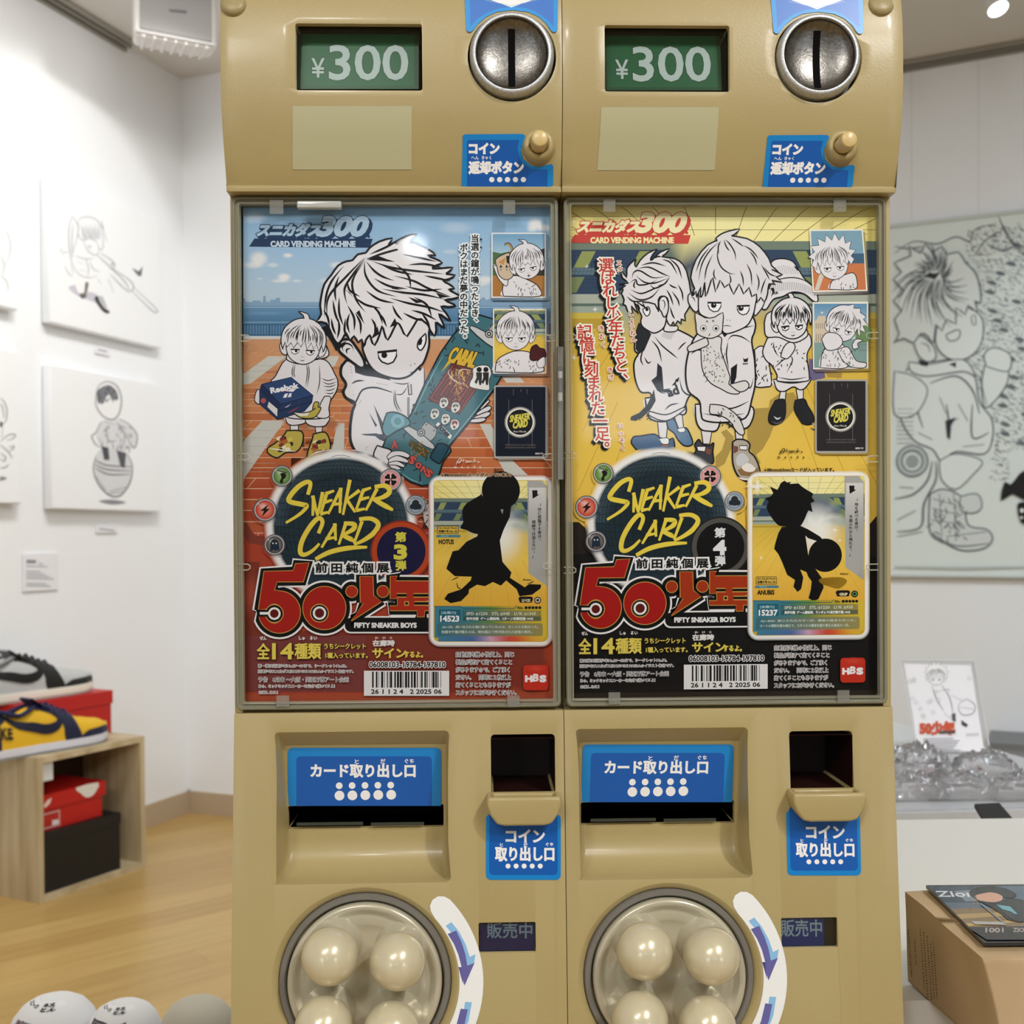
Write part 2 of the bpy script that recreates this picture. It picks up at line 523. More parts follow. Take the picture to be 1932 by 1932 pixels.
def woodfloor():
    m = mat('floor_maple', '#c8ab70', .32, spec=.4)
    nt = m.node_tree; b = nt.nodes['Principled BSDF']; N = nt.nodes.new; L = nt.links.new
    tc = N('ShaderNodeTexCoord'); mp = N('ShaderNodeMapping'); mp.inputs['Rotation'].default_value = (0, 0, math.radians(-38))
    L(tc.outputs['Object'], mp.inputs[0])
    br = N('ShaderNodeTexBrick'); br.inputs['Scale'].default_value = 1; br.inputs['Brick Width'].default_value = 1.3; br.inputs['Row Height'].default_value = .1
    br.inputs['Mortar Size'].default_value = .0006; br.offset_frequency = 3; br.inputs['Bias'].default_value = 0
    br.inputs['Color1'].default_value = lin('#c9aa6c') + (1,); br.inputs['Color2'].default_value = lin('#b7955a') + (1,); br.inputs['Mortar'].default_value = lin('#a8874e') + (1,)
    L(mp.outputs[0], br.inputs['Vector'])
    m2 = N('ShaderNodeMapping'); m2.inputs['Scale'].default_value = (1.2, 14, 1); L(mp.outputs[0], m2.inputs[0])
    n = N('ShaderNodeTexNoise'); n.inputs['Scale'].default_value = 3; n.inputs['Detail'].default_value = 8; L(m2.outputs[0], n.inputs['Vector'])
    mx = N('ShaderNodeMixRGB'); mx.blend_type = 'MULTIPLY'; mx.inputs[0].default_value = .55
    r = N('ShaderNodeValToRGB'); r.color_ramp.elements[0].position = .3; r.color_ramp.elements[1].position = .7
    r.color_ramp.elements[0].color = (.72, .66, .58, 1); r.color_ramp.elements[1].color = (1, 1, 1, 1)
    L(n.outputs[0], r.inputs[0]); L(br.outputs[0], mx.inputs[1]); L(r.outputs[0], mx.inputs[2]); L(mx.outputs[0], b.inputs['Base Color'])
    return m
bm = BM(); box(bm, (XA, YA, -.1), (XB, YB, 0)); struct('floor', bm, woodfloor())
bm = BM(); box(bm, (XA, YA, CEIL), (XB, YB, CEIL + .1)); struct('ceiling', bm, mat('ceiling_paint', '#dcd9d4', .8))
# the wall behind the viewer with its shopfront windows, and the side that closes the room
def bwall(name, rects, y=-6.4):
    bm = BM()
    xs = sorted({XA, XB} | {r[0] for r in rects} | {r[2] for r in rects}); zs = sorted({0, CEIL} | {r[1] for r in rects} | {r[3] for r in rects})
    for x0, x1 in zip(xs, xs[1:]):
        for z0, z1 in zip(zs, zs[1:]):
            mx, mz = (x0 + x1) / 2, (z0 + z1) / 2
            if not any(r[0] < mx < r[2] and r[1] < mz < r[3] for r in rects): box(bm, (x0, y - .12, z0), (x1, y, z1))
    bmesh.ops.remove_doubles(bm, verts=bm.verts[:], dist=1e-5)
    struct(name, bm, WHITE)
WIN = [(-.87, 1.50, .0, 2.03), (.60, 1.50, 1.35, 1.95), (2.9, 0.4, 4.6, 2.1), (-3.6, .4, -2.1, 2.1)]
WHITE, _w = mat('front_wall_grey', '#6b6b6e', .8), WHITE
bwall('wall_front', WIN)
WHITE = _w
for i, (x0, z0, x1, z1) in enumerate(WIN):
    bm = BM()
    for a, b in (((x0, z0), (x1, z0 + .04)), ((x0, z1 - .04), (x1, z1)), ((x0, z0 + .04), (x0 + .04, z1 - .04)), ((x1 - .04, z0 + .04), (x1, z1 - .04))):
        box(bm, (a[0], -6.49, a[1]), (b[0], -6.45, b[1]))
    struct('window_%d' % (i + 1), bm, mat('window_frame', '#8d8f90', .4, metal=.5))
bm = BM(); hbox(bm, LW0, Vector((LW0.x, -6.9, 0)), Vector((1, 0, 0)), .1, 0, CEIL); struct('wall_side', bm, WHITE)
bm = BM(); hbox(bm, RW1, Vector((RW1.x, -6.9, 0)), Vector((-1, 0, 0)), .1, 0, CEIL); struct('wall_far', bm, WHITE)
# picture rails (trim) where the walls meet the ceiling
RAIL = mat('rail_aluminium', '#a9a59c', .4, metal=.6)
def rail(name, a, b, n, end=False):
    bm = BM()
    for off, z0, z1 in ((.03, CEIL - .014, CEIL - .001), (.055, CEIL - .012, CEIL - .001), (.012, CEIL - .022, CEIL - .008)):
        hbox(bm, Vector(a) + n * off, Vector(b) + n * off, n, .01, z0, z1)
    o = struct(name, bm, RAIL); return o
rail('trim_1', LW0, CORN - VPL * .28, NL)
rail('trim_2', JOIN2 + DR * .02, RW1, NR)

# ------------------------------------------------------------ the card vending machines
BEIGE = mat('beige_plastic', '#b5a371', .36, noise=.07, nscale=9, spec=.45, bump=.12, bscale=900, coat=.12, crough=.12)
BEIGE2 = mat('beige_button_plastic', '#d9c083', .3)
DARK = mat('recess_shade', '#070606', .8, spec=.1)  # near-black colour stands in for the shade inside wells and openings
MAROON = mat('dark_maroon_chute', '#2a0d0a', .45)
OLIVE = mat('cover_back_panel', '#6f6b54', .5)  # darkened olive, puts the shade of the gap under the hood into colour
CLEAR = clear('clear_acrylic', (1, 1, 1), .045, ior=1.33)
RIM = clear('clear_rim', (.8, .8, .72), .06, body=.6, bodycol='#aaa892')
RIM2 = clear('clear_tab', (.9, .9, .88), .04, body=.25, bodycol='#c8c8c0')
SILVER = mat('cast_metal', '#cfd2d4', .5, metal=.7, noise=.25, nscale=900, bump=.4, bscale=1500)
STEEL = mat('brushed_steel', '#86837e', .34, metal=1, noise=.35, nscale=500, bump=.2, bscale=900)
BLACKP = mat('black_plastic', '#0c0c0d', .35)
GREYP = mat('grey_ring_plastic', '#77736b', .4)
PEARL = mat('pearl_plastic', '#ddd3b3', .25, metal=.15, coat=.7, noise=.06, nscale=25)
DISCM = mat('satin_knob_plastic', '#c9c2ab', .25, metal=.2, coat=.6)
STK = printmat('sticker_print', .32, .2)

ZTOP = W(966, -150, 0).z
HP = [(366, .14), (366, -.006), (362, -.0095), (353, -.0098), (351, -.0085), (345, -.0094), (300, -.0132), (250, -.0168), (200, -.0193), (150, -.0204), (100, -.0206), (50, -.0200), (0, -.0180), (-50, -.0140), (-110, -.0060), (-150, .01), (-160, .14)]
_hp = spline([(p, y * 1e4) for p, y in HP[6:15]], 3)
HP = HP[:6] + [(p, y * 1e-4) for p, y in _hp] + HP[15:]
HZ = [(W(966, p, y).z, y) for p, y in HP]
HZ[0] = (HZ[1][0], HZ[0][1]); HZ[-1] = (HZ[-2][0] + .004, HZ[-1][1])
def yh(z):
    q = HZ[5:5 + 1 + len(_hp)]
    for (z0, y0), (z1, y1) in zip(q, q[1:]):
        if z <= z1 or (z1, y1) == q[-1]:
            return y0 + (y1 - y0) * (z - z0) / (z1 - z0)
def onhood(px, py, off=0.0):
    y = -.015
    for _ in range(6): y = yh(W(px, py, y).z)
    return W(px, py, y - off)
def prism(prof, x0, x1):
    n = 22; bm = BM(); loft(bm, [[(x0 + (x1 - x0) * i / n, y, z) for z, y in prof] for i in range(n + 1)])
    bmesh.ops.triangulate(bm, faces=[f for f in bm.faces if len(f.verts) > 4]); return bm
YL0, YLS = -.003, -.0150 / 590
LT = W(966, 1341, YL0)
LBm = W(966, 1931, YL0 - .0150)
PN = Vector((0, -(LT.z - LBm.z), -(LT.y - LBm.y) * -1)); PN = Vector((0, -(LT.z - LBm.z), (LT.y - LBm.y))).normalized()
def low(px, py, off=0.0):
    """point on the sloping lower front, off = distance in front of it"""
    return WP(px, py, LT + PN * off, PN)
def cyl(c, axis, r, d0, d1, r2=None, seg=64):
    bm = BM(); lathe(bm, [(r, d0), (r2 or r, d1)], c, axis, seg, True, True); return bm
def boxw(a, b, y0, y1):
    """closed box from two world corners a (upper left) and b (lower right)"""
    bm = BM(); box(bm, (min(a.x, b.x), y0, min(a.z, b.z)), (max(a.x, b.x), y1, max(a.z, b.z))); return bm
def rrbox(x0, z0, x1, z1, r, y0, y1, n=5):
    bm = BM(); q = rrect(x0, z0, x1, z1, r, n)
    loft(bm, [[(x, y0, z) for x, z in q], [(x, y1, z) for x, z in q]]); return bm
BLUE, BLUE2, OFFW = '#0a7cc4', '#0a55a8', '#eceef2'
KS = 1.18
def sticker(name, draw, pmap, parent, label, step=.000004, thick=.00025):
    A = Art(KS); draw(A)
    me = A.mesh(name, pmap, step)
    return obj(name, me, STK, parent, label)
def planemap(pa, pb, dx, lift=.0003):
    """plane holding world points pa (top) and pb (bottom) and the x direction"""
    n = Vector((0, -(pa.z - pb.z), pa.y - pb.y)).normalized()
    def f(x, y, h): return WP(x, y, pa + n * (lift + h), n) + Vector((dx, 0, 0))
    return f
def furi(A, s, x0, y0, x1, y1): A.text(s, x0, y0, x1, y1, OFFW, b=.5, res=1)
def st_card(A):
    A.rr(543, 1411, 832, 1520, 9, BLUE); A.rect(544.5, 1500, 832, 1520.5, BLUE)
    A.rr(559, 1427, 815, 1519, 8, BLUE2); A.rect(559, 1500, 815, 1520.5, BLUE2)
    A.text('カード取り出し口', 587, 1442, 783, 1466, OFFW, b=2.3)
    furi(A, 'と', 669, 1433, 677, 1441); furi(A, 'だ', 718, 1432, 727, 1441); furi(A, 'ぐち', 764, 1432, 781, 1440)
    for i in range(5):
        A.disc(640 + i * 24.3, 1482.5 - i * .3, 6.3, OFFW); A.disc(640.5 + i * 24.4, 1501 - i * .4, 9.2, OFFW)
def st_ret(A):
    A.o(420, 0, 3.01875)
    A.poly([(1368, 772), (1380, 765), (1708, 763), (1722, 770), (1722, 800), (1698, 850), (1712, 905), (1760, 945), (1810, 950), (1850, 938), (1875, 935), (1884, 945), (1882, 1050), (1872, 1064), (1375, 1064), (1362, 1055)], BLUE)
    A.poly([(1392, 805), (1402, 797), (1690, 797), (1680, 850), (1700, 920), (1760, 962), (1850, 965), (1850, 1062), (1392, 1062)], BLUE2)
    A.text('コイン', 1406, 818, 1574, 874, OFFW, b=9)
    A.text('返却ボタン', 1404, 920, 1712, 988, OFFW, b=9)
    A.text('へん', 1416, 888, 1458, 908, OFFW, b=1); A.text('きゃく', 1476, 888, 1530, 908, OFFW, b=1)
    for i in range(5): A.disc(1533 + i * 45, 1023, 15, OFFW)
def st_top(A):
    A.o(420, 0, 3.01875)
    A.poly([(1375, -90), (1388, 168), (1398, 181), (1412, 182), (1426, 172), (1455, 135), (1500, 96), (1560, 68), (1650, 57), (1740, 68), (1800, 95), (1845, 135), (1872, 176), (1885, 184), (1900, 180), (1908, 168), (1912, -90)], '#2f8fd6')
    A.poly([(1405, -90), (1412, 150), (1450, 108), (1510, 70), (1580, 46), (1650, 38), (1730, 46), (1790, 70), (1850, 115), (1885, 150), (1884, -90)], '#3f74c4')
    A.poly([(1475, -18), (1645, 42), (1815, -18), (1815, -80), (1475, -80)], '#e8ebef')
    A.up(); A.line([(1480, -4), (1645, 34), (1805, -4)], 2.5, '#8fb0d8', (1, 1), 0)
def st_coin(A):
    A.rr(917, 1536, 1058, 1660, 9, BLUE); A.rr(923, 1528, 1052, 1651, 8, BLUE2)
    A.text('コイン', 955, 1566, 1027, 1589, OFFW, b=2.3); A.text('取り出し口', 935, 1598, 1045, 1624, OFFW, b=2.3)
    furi(A, 'と', 943, 1591, 949, 1597); furi(A, 'だ', 988, 1591, 995, 1598); furi(A, 'ぐち', 1030, 1590, 1044, 1596)
    for i in range(5): A.disc(958.5 + i * 15.2, 1634, 4.7, OFFW)
def st_arc(A):
    cx, cy = 688, 1853
    pts = []
    def P(r, a): a = math.radians(a); return (cx + r * math.cos(a), cy + r * math.sin(a))
    for a in range(-44, 61, 3): pts.append(P(224, a))
    for a in range(60, -45, -3): pts.append(P(179, a))
    ex, ey = P(201.5, -44)
    pts += [(ex + 22.5 * math.cos(math.radians(t)), ey + 22.5 * math.sin(math.radians(t))) for t in (-180 - 60, -200 - 20, -170, -150, -130, -110, -90, -70)]
    A.poly(pts[:-8] + [P(183, -47), P(190, -49.5), P(201, -50.5), P(213, -49.5), P(221, -47)], '#e6ebf4')
    A.o(420, 1320, 2.9723)
    A.poly([(1250, 1268), (1283, 1248), (1325, 1300), (1362, 1370), (1386, 1443), (1418, 1428), (1410, 1478), (1372, 1495), (1345, 1420), (1310, 1340)], '#86b8e2')
    A.poly([(1262, 1314), (1310, 1295), (1340, 1360), (1362, 1430), (1372, 1492), (1413, 1476), (1357, 1604), (1322, 1500), (1350, 1500), (1343, 1450), (1320, 1380)][:8] + [(1349, 1600), (1340, 1500), (1322, 1430), (1297, 1370)], '#625f9e')
    A.poly([(1360, 1695), (1398, 1697), (1380, 1800), (1340, 1900), (1310, 1900), (1345, 1790)], '#86b8e2')
    A.poly([(1335, 1733), (1375, 1738), (1355, 1830), (1310, 1930), (1270, 1930), (1310, 1830)], '#625f9e')
ORIENT = Vector((1, 0, 0))

def machine(side, pxl, pxr, dxh, dxl, label, price_label):
    xl, xr = W(pxl, 1000, 0).x, W(pxr, 1000, 0).x
    DH, DL = Vector((dxh, 0, 0)), Vector((dxl, 0, 0))
    zb = .565
    R = root('card_vending_machine', ((xl + xr) / 2, .07, zb), label, 'vending machine', 'pair of card vending machines')
    left = side < 0
    # cabinet: back body, outer side wall, recessed panel behind the cover
    bm = BM()
    zt, zl = HZ[0][0] - .0002, LT.z + .0002
    box(bm, (xl, .012, LT.z + .0001), (xr, .14, HZ[0][0] - .0002))
    box(bm, (xl, .0551, zb), (xr, .14, LT.z + .00005))
    wx = (xl, xl + .0042) if left else (xr - .0042, xr)
    box(bm, (wx[0], -.001, zl), (wx[1], .0121, zt))
    for q_ in bm.verts: q_.co.x = min(max(q_.co.x, xl), xr)
    obj('cabinet', fixn(bm), BEIGE, R)
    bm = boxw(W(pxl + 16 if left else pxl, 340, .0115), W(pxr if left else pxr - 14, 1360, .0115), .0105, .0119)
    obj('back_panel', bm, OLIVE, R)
    # hood
    cut = []
    a, b = onhood(557, 44), onhood(797, 171)
    cut.append(rrbox(a.x + dxh, b.z, b.x + dxh, a.z, .0012, -.05, .012))
    cc = onhood(966, 106) + DH
    cut.append(cyl(cc, (0, -1, .0), .0228, -.012, .02, .0236))
    bc = onhood(1016, 276) + DH
    cut.append(cyl(bc, (0, -1, 0), .0046, -.02, .02))
    me = carve(prism(HZ, xl, xr), cut, .0010, 2, 40)
    hood = obj('hood', me, BEIGE, R, smooth=28)
    # corner boss
    bp = onhood(440 if left else 1662, 8); bm = BM()
    lathe(bm, [(.0001, .0022), (.0045, .0022), (.0062, .0012), (.0068, 0), (.0068, -.004)], bp, (0, -1, .35), 32)
    obj('screw_cap', fixn(bm), mat('cap_plastic', '#a8986c', .4), R, smooth=50)
    # price window
    bm = BM()
    x0, x1, z0, z1 = a.x + dxh + .0001, b.x + dxh - .0001, b.z + .0001, a.z - .0001
    q = [(x0, z0), (x1, z0), (x1, z1), (x0, z1)]
    loft(bm, [[(x, -.0165 if z == z1 else -.0165, z) for x, z in q], [(x, .011, z) for x, z in q]], False, True)
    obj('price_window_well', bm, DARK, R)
    def pmap(x, y, h):
        t = (y - 60) / 103.0
        return W(x, y, -.008 - .004 * t - h) + DH
    A = Art(1.25)
    A.rect(563, 60, 790, 168, '#0f4a2e')
    A.rr(571, 60, 782, 162, 2, '#14603c')
    A.text('300', 622, 86, 769, 150, '#d0d4da', b=3.2, out=[(2.6, '#0c2c20')])
    A.text('¥', 588, 110, 612, 146, '#d0d4da', b=1.0, out=[(2.2, '#0c2c20')])
    card = obj('price_card', A.mesh('price_card', pmap, .000006, slab([pmap(563, 60, 0), pmap(790, 60, 0), pmap(790, 168, 0), pmap(563, 168, 0)], Vector((0, .001, 0))), lin('#0f4a2e') + (1,)), STK, R, price_label)
    p0, p1 = W(560, 46, -.0155), W(795, 170, -.0155)
    bm = boxw(p0 + DH, p1 + DH, -.0162, -.0155)
    obj('price_window_pane', bm, clear('clear_window', (.93, .97, .94), .02), R)
    # coin slot
    bm = BM(); lathe(bm, [(.0001, -.008), (.0225, -.008), (.0235, -.002)], cc, (0, -1, 0), 64)
    obj('coin_slot_well', fixn(bm), BLACKP, R)
    ca = cc + Vector((-.0001, 0, .0004)); bm = BM()
    lathe(bm, [(.0219, -.006), (.0219, .001), (.0210, .0032), (.0198, .0040), (.0190, .0038), (.0186, .0026)], ca, (0, -1, 0), 72)
    ring = obj('coin_slot_ring', fixn(bm), SILVER, R, smooth=50)
    n = 14; bm = BM()
    rings = [(.0187 * math.cos(math.pi / 2 * i / n), .0026 - .0062 * math.sin(math.pi / 2 * i / n)) for i in range(n + 1)]
    lathe(bm, rings, ca, (0, -1, 0), 72); bmesh.ops.remove_doubles(bm, verts=bm.verts[:], dist=1e-5)
    obj('coin_slot_dish', fixn(bm), STEEL, R, smooth=80)
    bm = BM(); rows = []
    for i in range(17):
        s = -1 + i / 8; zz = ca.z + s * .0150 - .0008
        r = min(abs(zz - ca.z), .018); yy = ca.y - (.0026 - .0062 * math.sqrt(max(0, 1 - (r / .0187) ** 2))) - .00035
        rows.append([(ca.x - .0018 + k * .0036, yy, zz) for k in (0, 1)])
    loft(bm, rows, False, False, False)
    obj('coin_slot_opening', bm, DARK, R)  # dark strip laid on the dish, painting the shade of the slot
    # coin return button
    bm = BM(); lathe(bm, [(.0047, -.006), (.0047, .0022), (.0056, .0034), (.0068, .0036), (.0080, .0022), (.0087, 0), (.0090, -.002)], bc, (0, -1, 0), 40)
    col_ = obj('return_button_collar', fixn(bm), BEIGE, R, smooth=60)
    bm = BM(); lathe(bm, [(.0001, .0135), (.0034, .0135), (.0041, .0130), (.0043, .0120), (.0044, -.006)], bc, Vector((0, -1, -.04)), 32)
    obj('return_button', fixn(bm), BEIGE2, R, smooth=50)
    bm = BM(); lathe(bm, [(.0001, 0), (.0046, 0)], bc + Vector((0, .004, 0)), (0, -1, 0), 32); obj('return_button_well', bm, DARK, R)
    # stickers on the hood
    pa, pb = onhood(950, 254), onhood(950, 353)
    sticker('return_sticker', st_ret, planemap(pa, pb, dxh, .0005), R, 'blue sticker with white Japanese lettering and five dots')
    pa, pb = onhood(950, -10), onhood(950, 60)
    sticker('top_sticker', st_top, planemap(pa, pb, dxh, .0007), R, 'blue sticker notched around the coin slot')
    def st_fade(A): A.grid(552, 200, 777, 320, 6, 12, lambda x, y: '#aeaa87'); 
    def fadem(x, y, h): return onhood(x, y, .00022) + DH
    sticker('faded_sticker', st_fade, fadem, R, 'blank faded pale sticker')
    # lower front
    z2 = zb; y2 = LT.y + (LT.z - z2) * (LBm.y - LT.y) / (LT.z - LBm.z)
    prof = [(LT.z, .055), (LT.z, LT.y), (z2, y2), (z2, .055)]
    cut = []
    # card tray
    pf = [(1380, 0), (1405, .013), (1521, .020), (1561, .0215), (1576, .0226), (1590, .0228), (1604, .0223), (1618, .0208), (1630, .0186), (1641, .0155), (1651, .0115), (1659, .0070), (1667, 0)]
    L0, L1 = low(514, 1500).x + dxl, low(850, 1500).x + dxl
    ringA, ringB = [], []
    zz = [(low(690, 1380, .02)), ] 
    P3 = [low(690, py, -d) for py, d in pf]
    top, bot = P3[0] + PN * .02, P3[-1] + PN * .02
    allp = [(top, -.02)] + [(p, d) for p, (py, d) in zip(P3, pf)] + [(bot, -.02)]
    for p, d in allp:
        ins = max(d, 0) * .22
        ringA.append((L0 + ins, p.y, p.z)); ringB.append((L1 - ins * .6, p.y, p.z))
    bm = BM(); loft(bm, [ringA, ringB]); fixn(bm)
    # round the four long corners of the tray
    ed = [e for e in bm.edges if abs(e.verts[0].co.x - e.verts[1].co.x) < .004 and max(v.co.y for v in e.verts) > -.012 and len(e.link_faces) == 2]
    bmesh.ops.bevel(bm, geom=ed, offset=.0028, segments=3, affect='EDGES', profile=.5)
    bmesh.ops.triangulate(bm, faces=[f for f in bm.faces if len(f.verts) > 4]); cut.append(bm)
    s0, s1 = low(543, 1521, -.02), low(837, 1561, -.02)
    # coin cup opening
    c0, c1 = low(926, 1386), low(1048, 1501)
    cut.append(rrbox(c0.x + dxl, c1.z, c1.x + dxl, c0.z, .002, -.05, .045))
    cut.append(rrbox(s0.x + dxl, s1.z, s1.x + dxl, s0.z, .0005, .0, .045, 2))
    # knob well
    KC = low(688, 1853) + DL
    bm = BM(); lathe(bm, [(.0525, .004), (.0500, .0006), (.0470, -.0012), (.0458, -.003), (.0456, -.0085)], KC, PN, 96, True, True); cut.append(bm)
    # status window
    w0, w1 = low(903, 1741), low(1011, 1797)
    cut.append(rrbox(w0.x + dxl, w1.z, w1.x + dxl, w0.z, .0009, -.05, .0118))
    me = carve(prism(prof, xl, xr), cut, .0014, 3, 32)
    obj('lower_front', me, BEIGE, R, smooth=30)
    # black slot liner added so the slot stays in shade, with two rollers
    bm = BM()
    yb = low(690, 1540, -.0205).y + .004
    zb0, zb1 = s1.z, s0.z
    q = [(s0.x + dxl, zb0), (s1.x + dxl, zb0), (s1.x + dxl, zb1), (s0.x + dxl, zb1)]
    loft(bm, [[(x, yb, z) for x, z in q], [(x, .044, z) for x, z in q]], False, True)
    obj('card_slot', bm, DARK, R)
    bm = BM()
    for a_, b_ in ((560, 685), (700, 800)):
        p, r_ = low(a_, 1552, -.019), low(b_, 1556, -.019)
        box(bm, (p.x + dxl, p.y - .0006, r_.z), (r_.x + dxl, p.y + .0005, p.z))
    obj('card_slot_bar', fixn(bm), mat('slot_bar', '#3c3f38', .3), R)
    p0, p1 = low(690, 1411, -.0134), low(690, 1520, -.0199)
    sticker('card_outlet_sticker', st_card, planemap(p0, p1, dxl, .0006), R, 'blue sticker reading card outlet in Japanese with ten dots')
    # coin chute liner, cup and sticker
    bm = BM()
    q = [(c0.x + dxl + .0001, c1.z + .0001), (c1.x + dxl - .0001, c1.z + .0001), (c1.x + dxl - .0001, c0.z - .0022), (c0.x + dxl + .0001, c0.z - .0022)]
    loft(bm, [[(x, c1.y + .0022, z) for x, z in q], [(x, .044, z) for x, z in q]], False, True)
    obj('coin_chute', bm, MAROON, R)
    u0, u1 = low(919, 1494), low(1056, 1552)
    x0, x1, z0, z1 = u0.x + dxl, u1.x + dxl, u1.z + .0015, u0.z
    q = [(x0, z1), (x0 - .0004, z1 - .004), (x0 + .0012, z1 - .009), (x0 + .005, z0 + .0008), (x0 + .009, z0), (x1 - .009, z0), (x1 - .005, z0 + .0008), (x1 - .0012, z1 - .009), (x1 + .0004, z1 - .004), (x1, z1)]
    bm = BM(); loft(bm, [[(x, u1.y + .003, z) for x, z in q], [(x, u1.y - .0125, z) for x, z in q]])
    k = BM(); box(k, (x0 + .0034, u1.y - .0090, z1 - .006), (x1 - .0034, u1.y - .0005, z1 + .01)); 
    obj('coin_cup', carve(bm, [k], .0022, 4, 30), BEIGE, R, smooth=45)
    sticker('coin_outlet_sticker', st_coin, planemap(low(988, 1540), low(988, 1660), dxl, .0003), R, 'blue sticker reading coin outlet in Japanese')
    # knob
    bm = BM(); lathe(bm, [(.0455, -.008), (.0455, -.0022), (.0448, -.0012), (.0425, -.0012), (.0418, -.002), (.0415, -.008)], KC, PN, 96)
    obj('knob_bezel', fixn(bm), GREYP, R, smooth=40)
    bm = BM()
    lathe(bm, [(.0408, -.008), (.0408, -.0005), (.0400, .0010), (.0385, .0012), (.0368, .0002), (.0352, -.002), (.0335, -.0028), (.0300, -.0018), (.0285, -.0030), (.0240, -.0042), (.0150, -.0050), (.0001, -.0052)], KC, PN, 96)
    kn = obj('knob_dial', fixn(bm), DISCM, R, smooth=60)
    u, v, a_ = frame_of(PN)
    for i in range(4):
        ang = math.radians(45 + 90 * i + 5)
        off = (u * math.cos(ang) + v * math.sin(ang)) * .0246
        bm = BM(); ball(bm, KC + off + PN * .0185, .0146, 40, 24)
        obj('knob_grip', bm, PEARL, R, smooth=80)
        bm = BM(); lathe(bm, [(.0150, -.0048), (.0138, -.001), (.0112, .005), (.0098, .010)], KC + off * 1.05, PN, 36)
        obj('grip_stem', bm, DISCM, R, smooth=60)
    sticker('arrow_sticker', st_arc, planemap(low(880, 1700), low(880, 1900), dxl, .0003), R, 'white curved sticker with two purple arrows pointing down')
    # status window
    bm = BM()
    q = [(w0.x + dxl + .0001, w1.z + .0001), (w1.x + dxl - .0001, w1.z + .0001), (w1.x + dxl - .0001, w0.z - .0001), (w0.x + dxl + .0001, w0.z - .0001)]
    loft(bm, [[(x, w0.y + .0009, z) for x, z in q], [(x, .0115, z) for x, z in q]], False, True)
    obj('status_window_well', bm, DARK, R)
    A = Art(1.0)
    if left:
        A.rect(905, 1742, 1009, 1795, '#0a1160'); A.text('販売中', 919, 1741, 1004, 1770, '#8fa0b8', b=.9)
    else:
        A.rect(905, 1740, 1010, 1797, '#080a18'); A.rect(905, 1740, 988, 1795, '#103080'); A.text('販売中', 906, 1744, 984, 1776, '#a6b4c8', b=.9)  # near-black strip paints the shaded well beside the blue card
    def smap(x, y, h): return low(x, y, -.0035 + h) + DL
    obj('status_card', A.mesh('status_card', smap, .000004), STK, R, 'dark blue card with pale Japanese lettering')
    bm = boxw(low(904, 1742) + DL, low(1010, 1796) + DL, w0.y - .0002 + .0006, w0.y + .0010)
    obj('status_window_pane', bm, MC['clear_window'], R)
    # clear cover
    if left: ox0, ox1 = W(452, 900, 0).x - .0022, W(1055, 900, 0).x
    else: ox0, ox1 = W(1065.5, 900, 0).x, W(1667, 900, 0).x + .0006
    oz1, oz0 = W(966, 375, 0).z, W(966, 1333, 0).z
    st = [(0, .0095), (0, -.0032), (.0007, -.0040), (.0016, -.0040), (.0019, -.0026), (.0030, -.0026), (.0032, -.0036), (.0040, -.0036), (.0043, -.0016), (.0043, .0002)]
    bm = BM(); loft(bm, [[(x, y, z) for x, z in rrect(ox0 + i, oz0 + i, ox1 - i, oz1 - i, max(.003 - i * .5, .0008), 4)] for i, y in st], False, False)
    cov = obj('cover_rim', bm, RIM, R, smooth=30)
    bm = BM(); box(bm, (ox0 + .0042, -.0014, oz0 + .0042), (ox1 - .0042, -.0002, oz1 - .0042))
    obj('cover_pane', bm, CLEAR, R)
    # tabs, hooks and handle on the cover
    tabs = [(509, 378, 535, 404), (949, 378, 972, 404), (522, 1312, 546, 1333), (957, 1312, 980, 1333)] if left else [(1138, 376, 1161, 400), (1572, 376, 1596, 400), (1148, 1306, 1170, 1328), (1580, 1302, 1602, 1326)]
    for x0, y0, x1, y1 in tabs:
        A_, B_ = W(x0, y0, -.0042), W(x1, y1, -.0042)
        obj('tape_tab', boxw(A_, B_, -.0050, -.0041), RIM2, R)
    hx = [(456, 638), (456, 862), (456, 1070), (1040, 638), (1040, 862), (1040, 1068)] if left else [(1071, 636), (1071, 860), (1071, 1076), (1650, 633), (1650, 866), (1650, 1070)]
    for x, y in hx:
        c = W(x, y, -.0028); s = 1 if x in (456, 1071) else -1
        pts = [c + Vector((s * t, 0, h)) for t, h in ((-.002, .0016), (.003, .0016), (.0044, .0008), (.0044, -.0008), (.003, -.0016), (-.002, -.0016))]
        bm = BM(); tube(bm, pts, .00035, 6)
        obj('hook', bm, mat('clear_hook', '#d8d4c4', .1, spec=1, alpha=.6), R, smooth=60)
    if left:
        bm = boxw(W(561, 381, -.006), W(645, 395, -.006), -.0085, -.0042)
        obj('cover_handle', bevobj(bm, .0008), mat('handle_plastic', '#b9bbb6', .2, coat=.5), R, smooth=40)
        pass
        for nm, y0, y1, r, mm in (('latch_tube', 740, 900, .0019, RIM2),):
            bm = BM(); A_ = W(1057, 655, -.006); B_ = W(1057, 905, -.006); tube(bm, [A_, B_], r, 16); obj(nm, bm, mm, R, smooth=50)
        lr = obj('latch_rod', fixn((lambda b: (tube(b, [W(1057, 692, -.006), W(1057, 768, -.006)], .0012, 12), b)[1])(BM())), BLACKP, R, smooth=50)
        for y0, y1 in ((701, 714), (741, 757)):
            bm = BM(); tube(bm, [W(1057, y0, -.006), W(1057, y1, -.006)], .0013, 12)
            obj('latch_band', bm, mat('white_band', '#dcdcd8', .4), lr, smooth=50)
    return R
DXH = onhood(1544, 106).x - onhood(966, 106).x
DXL = low(1554.5, 1600).x - low(988, 1600).x
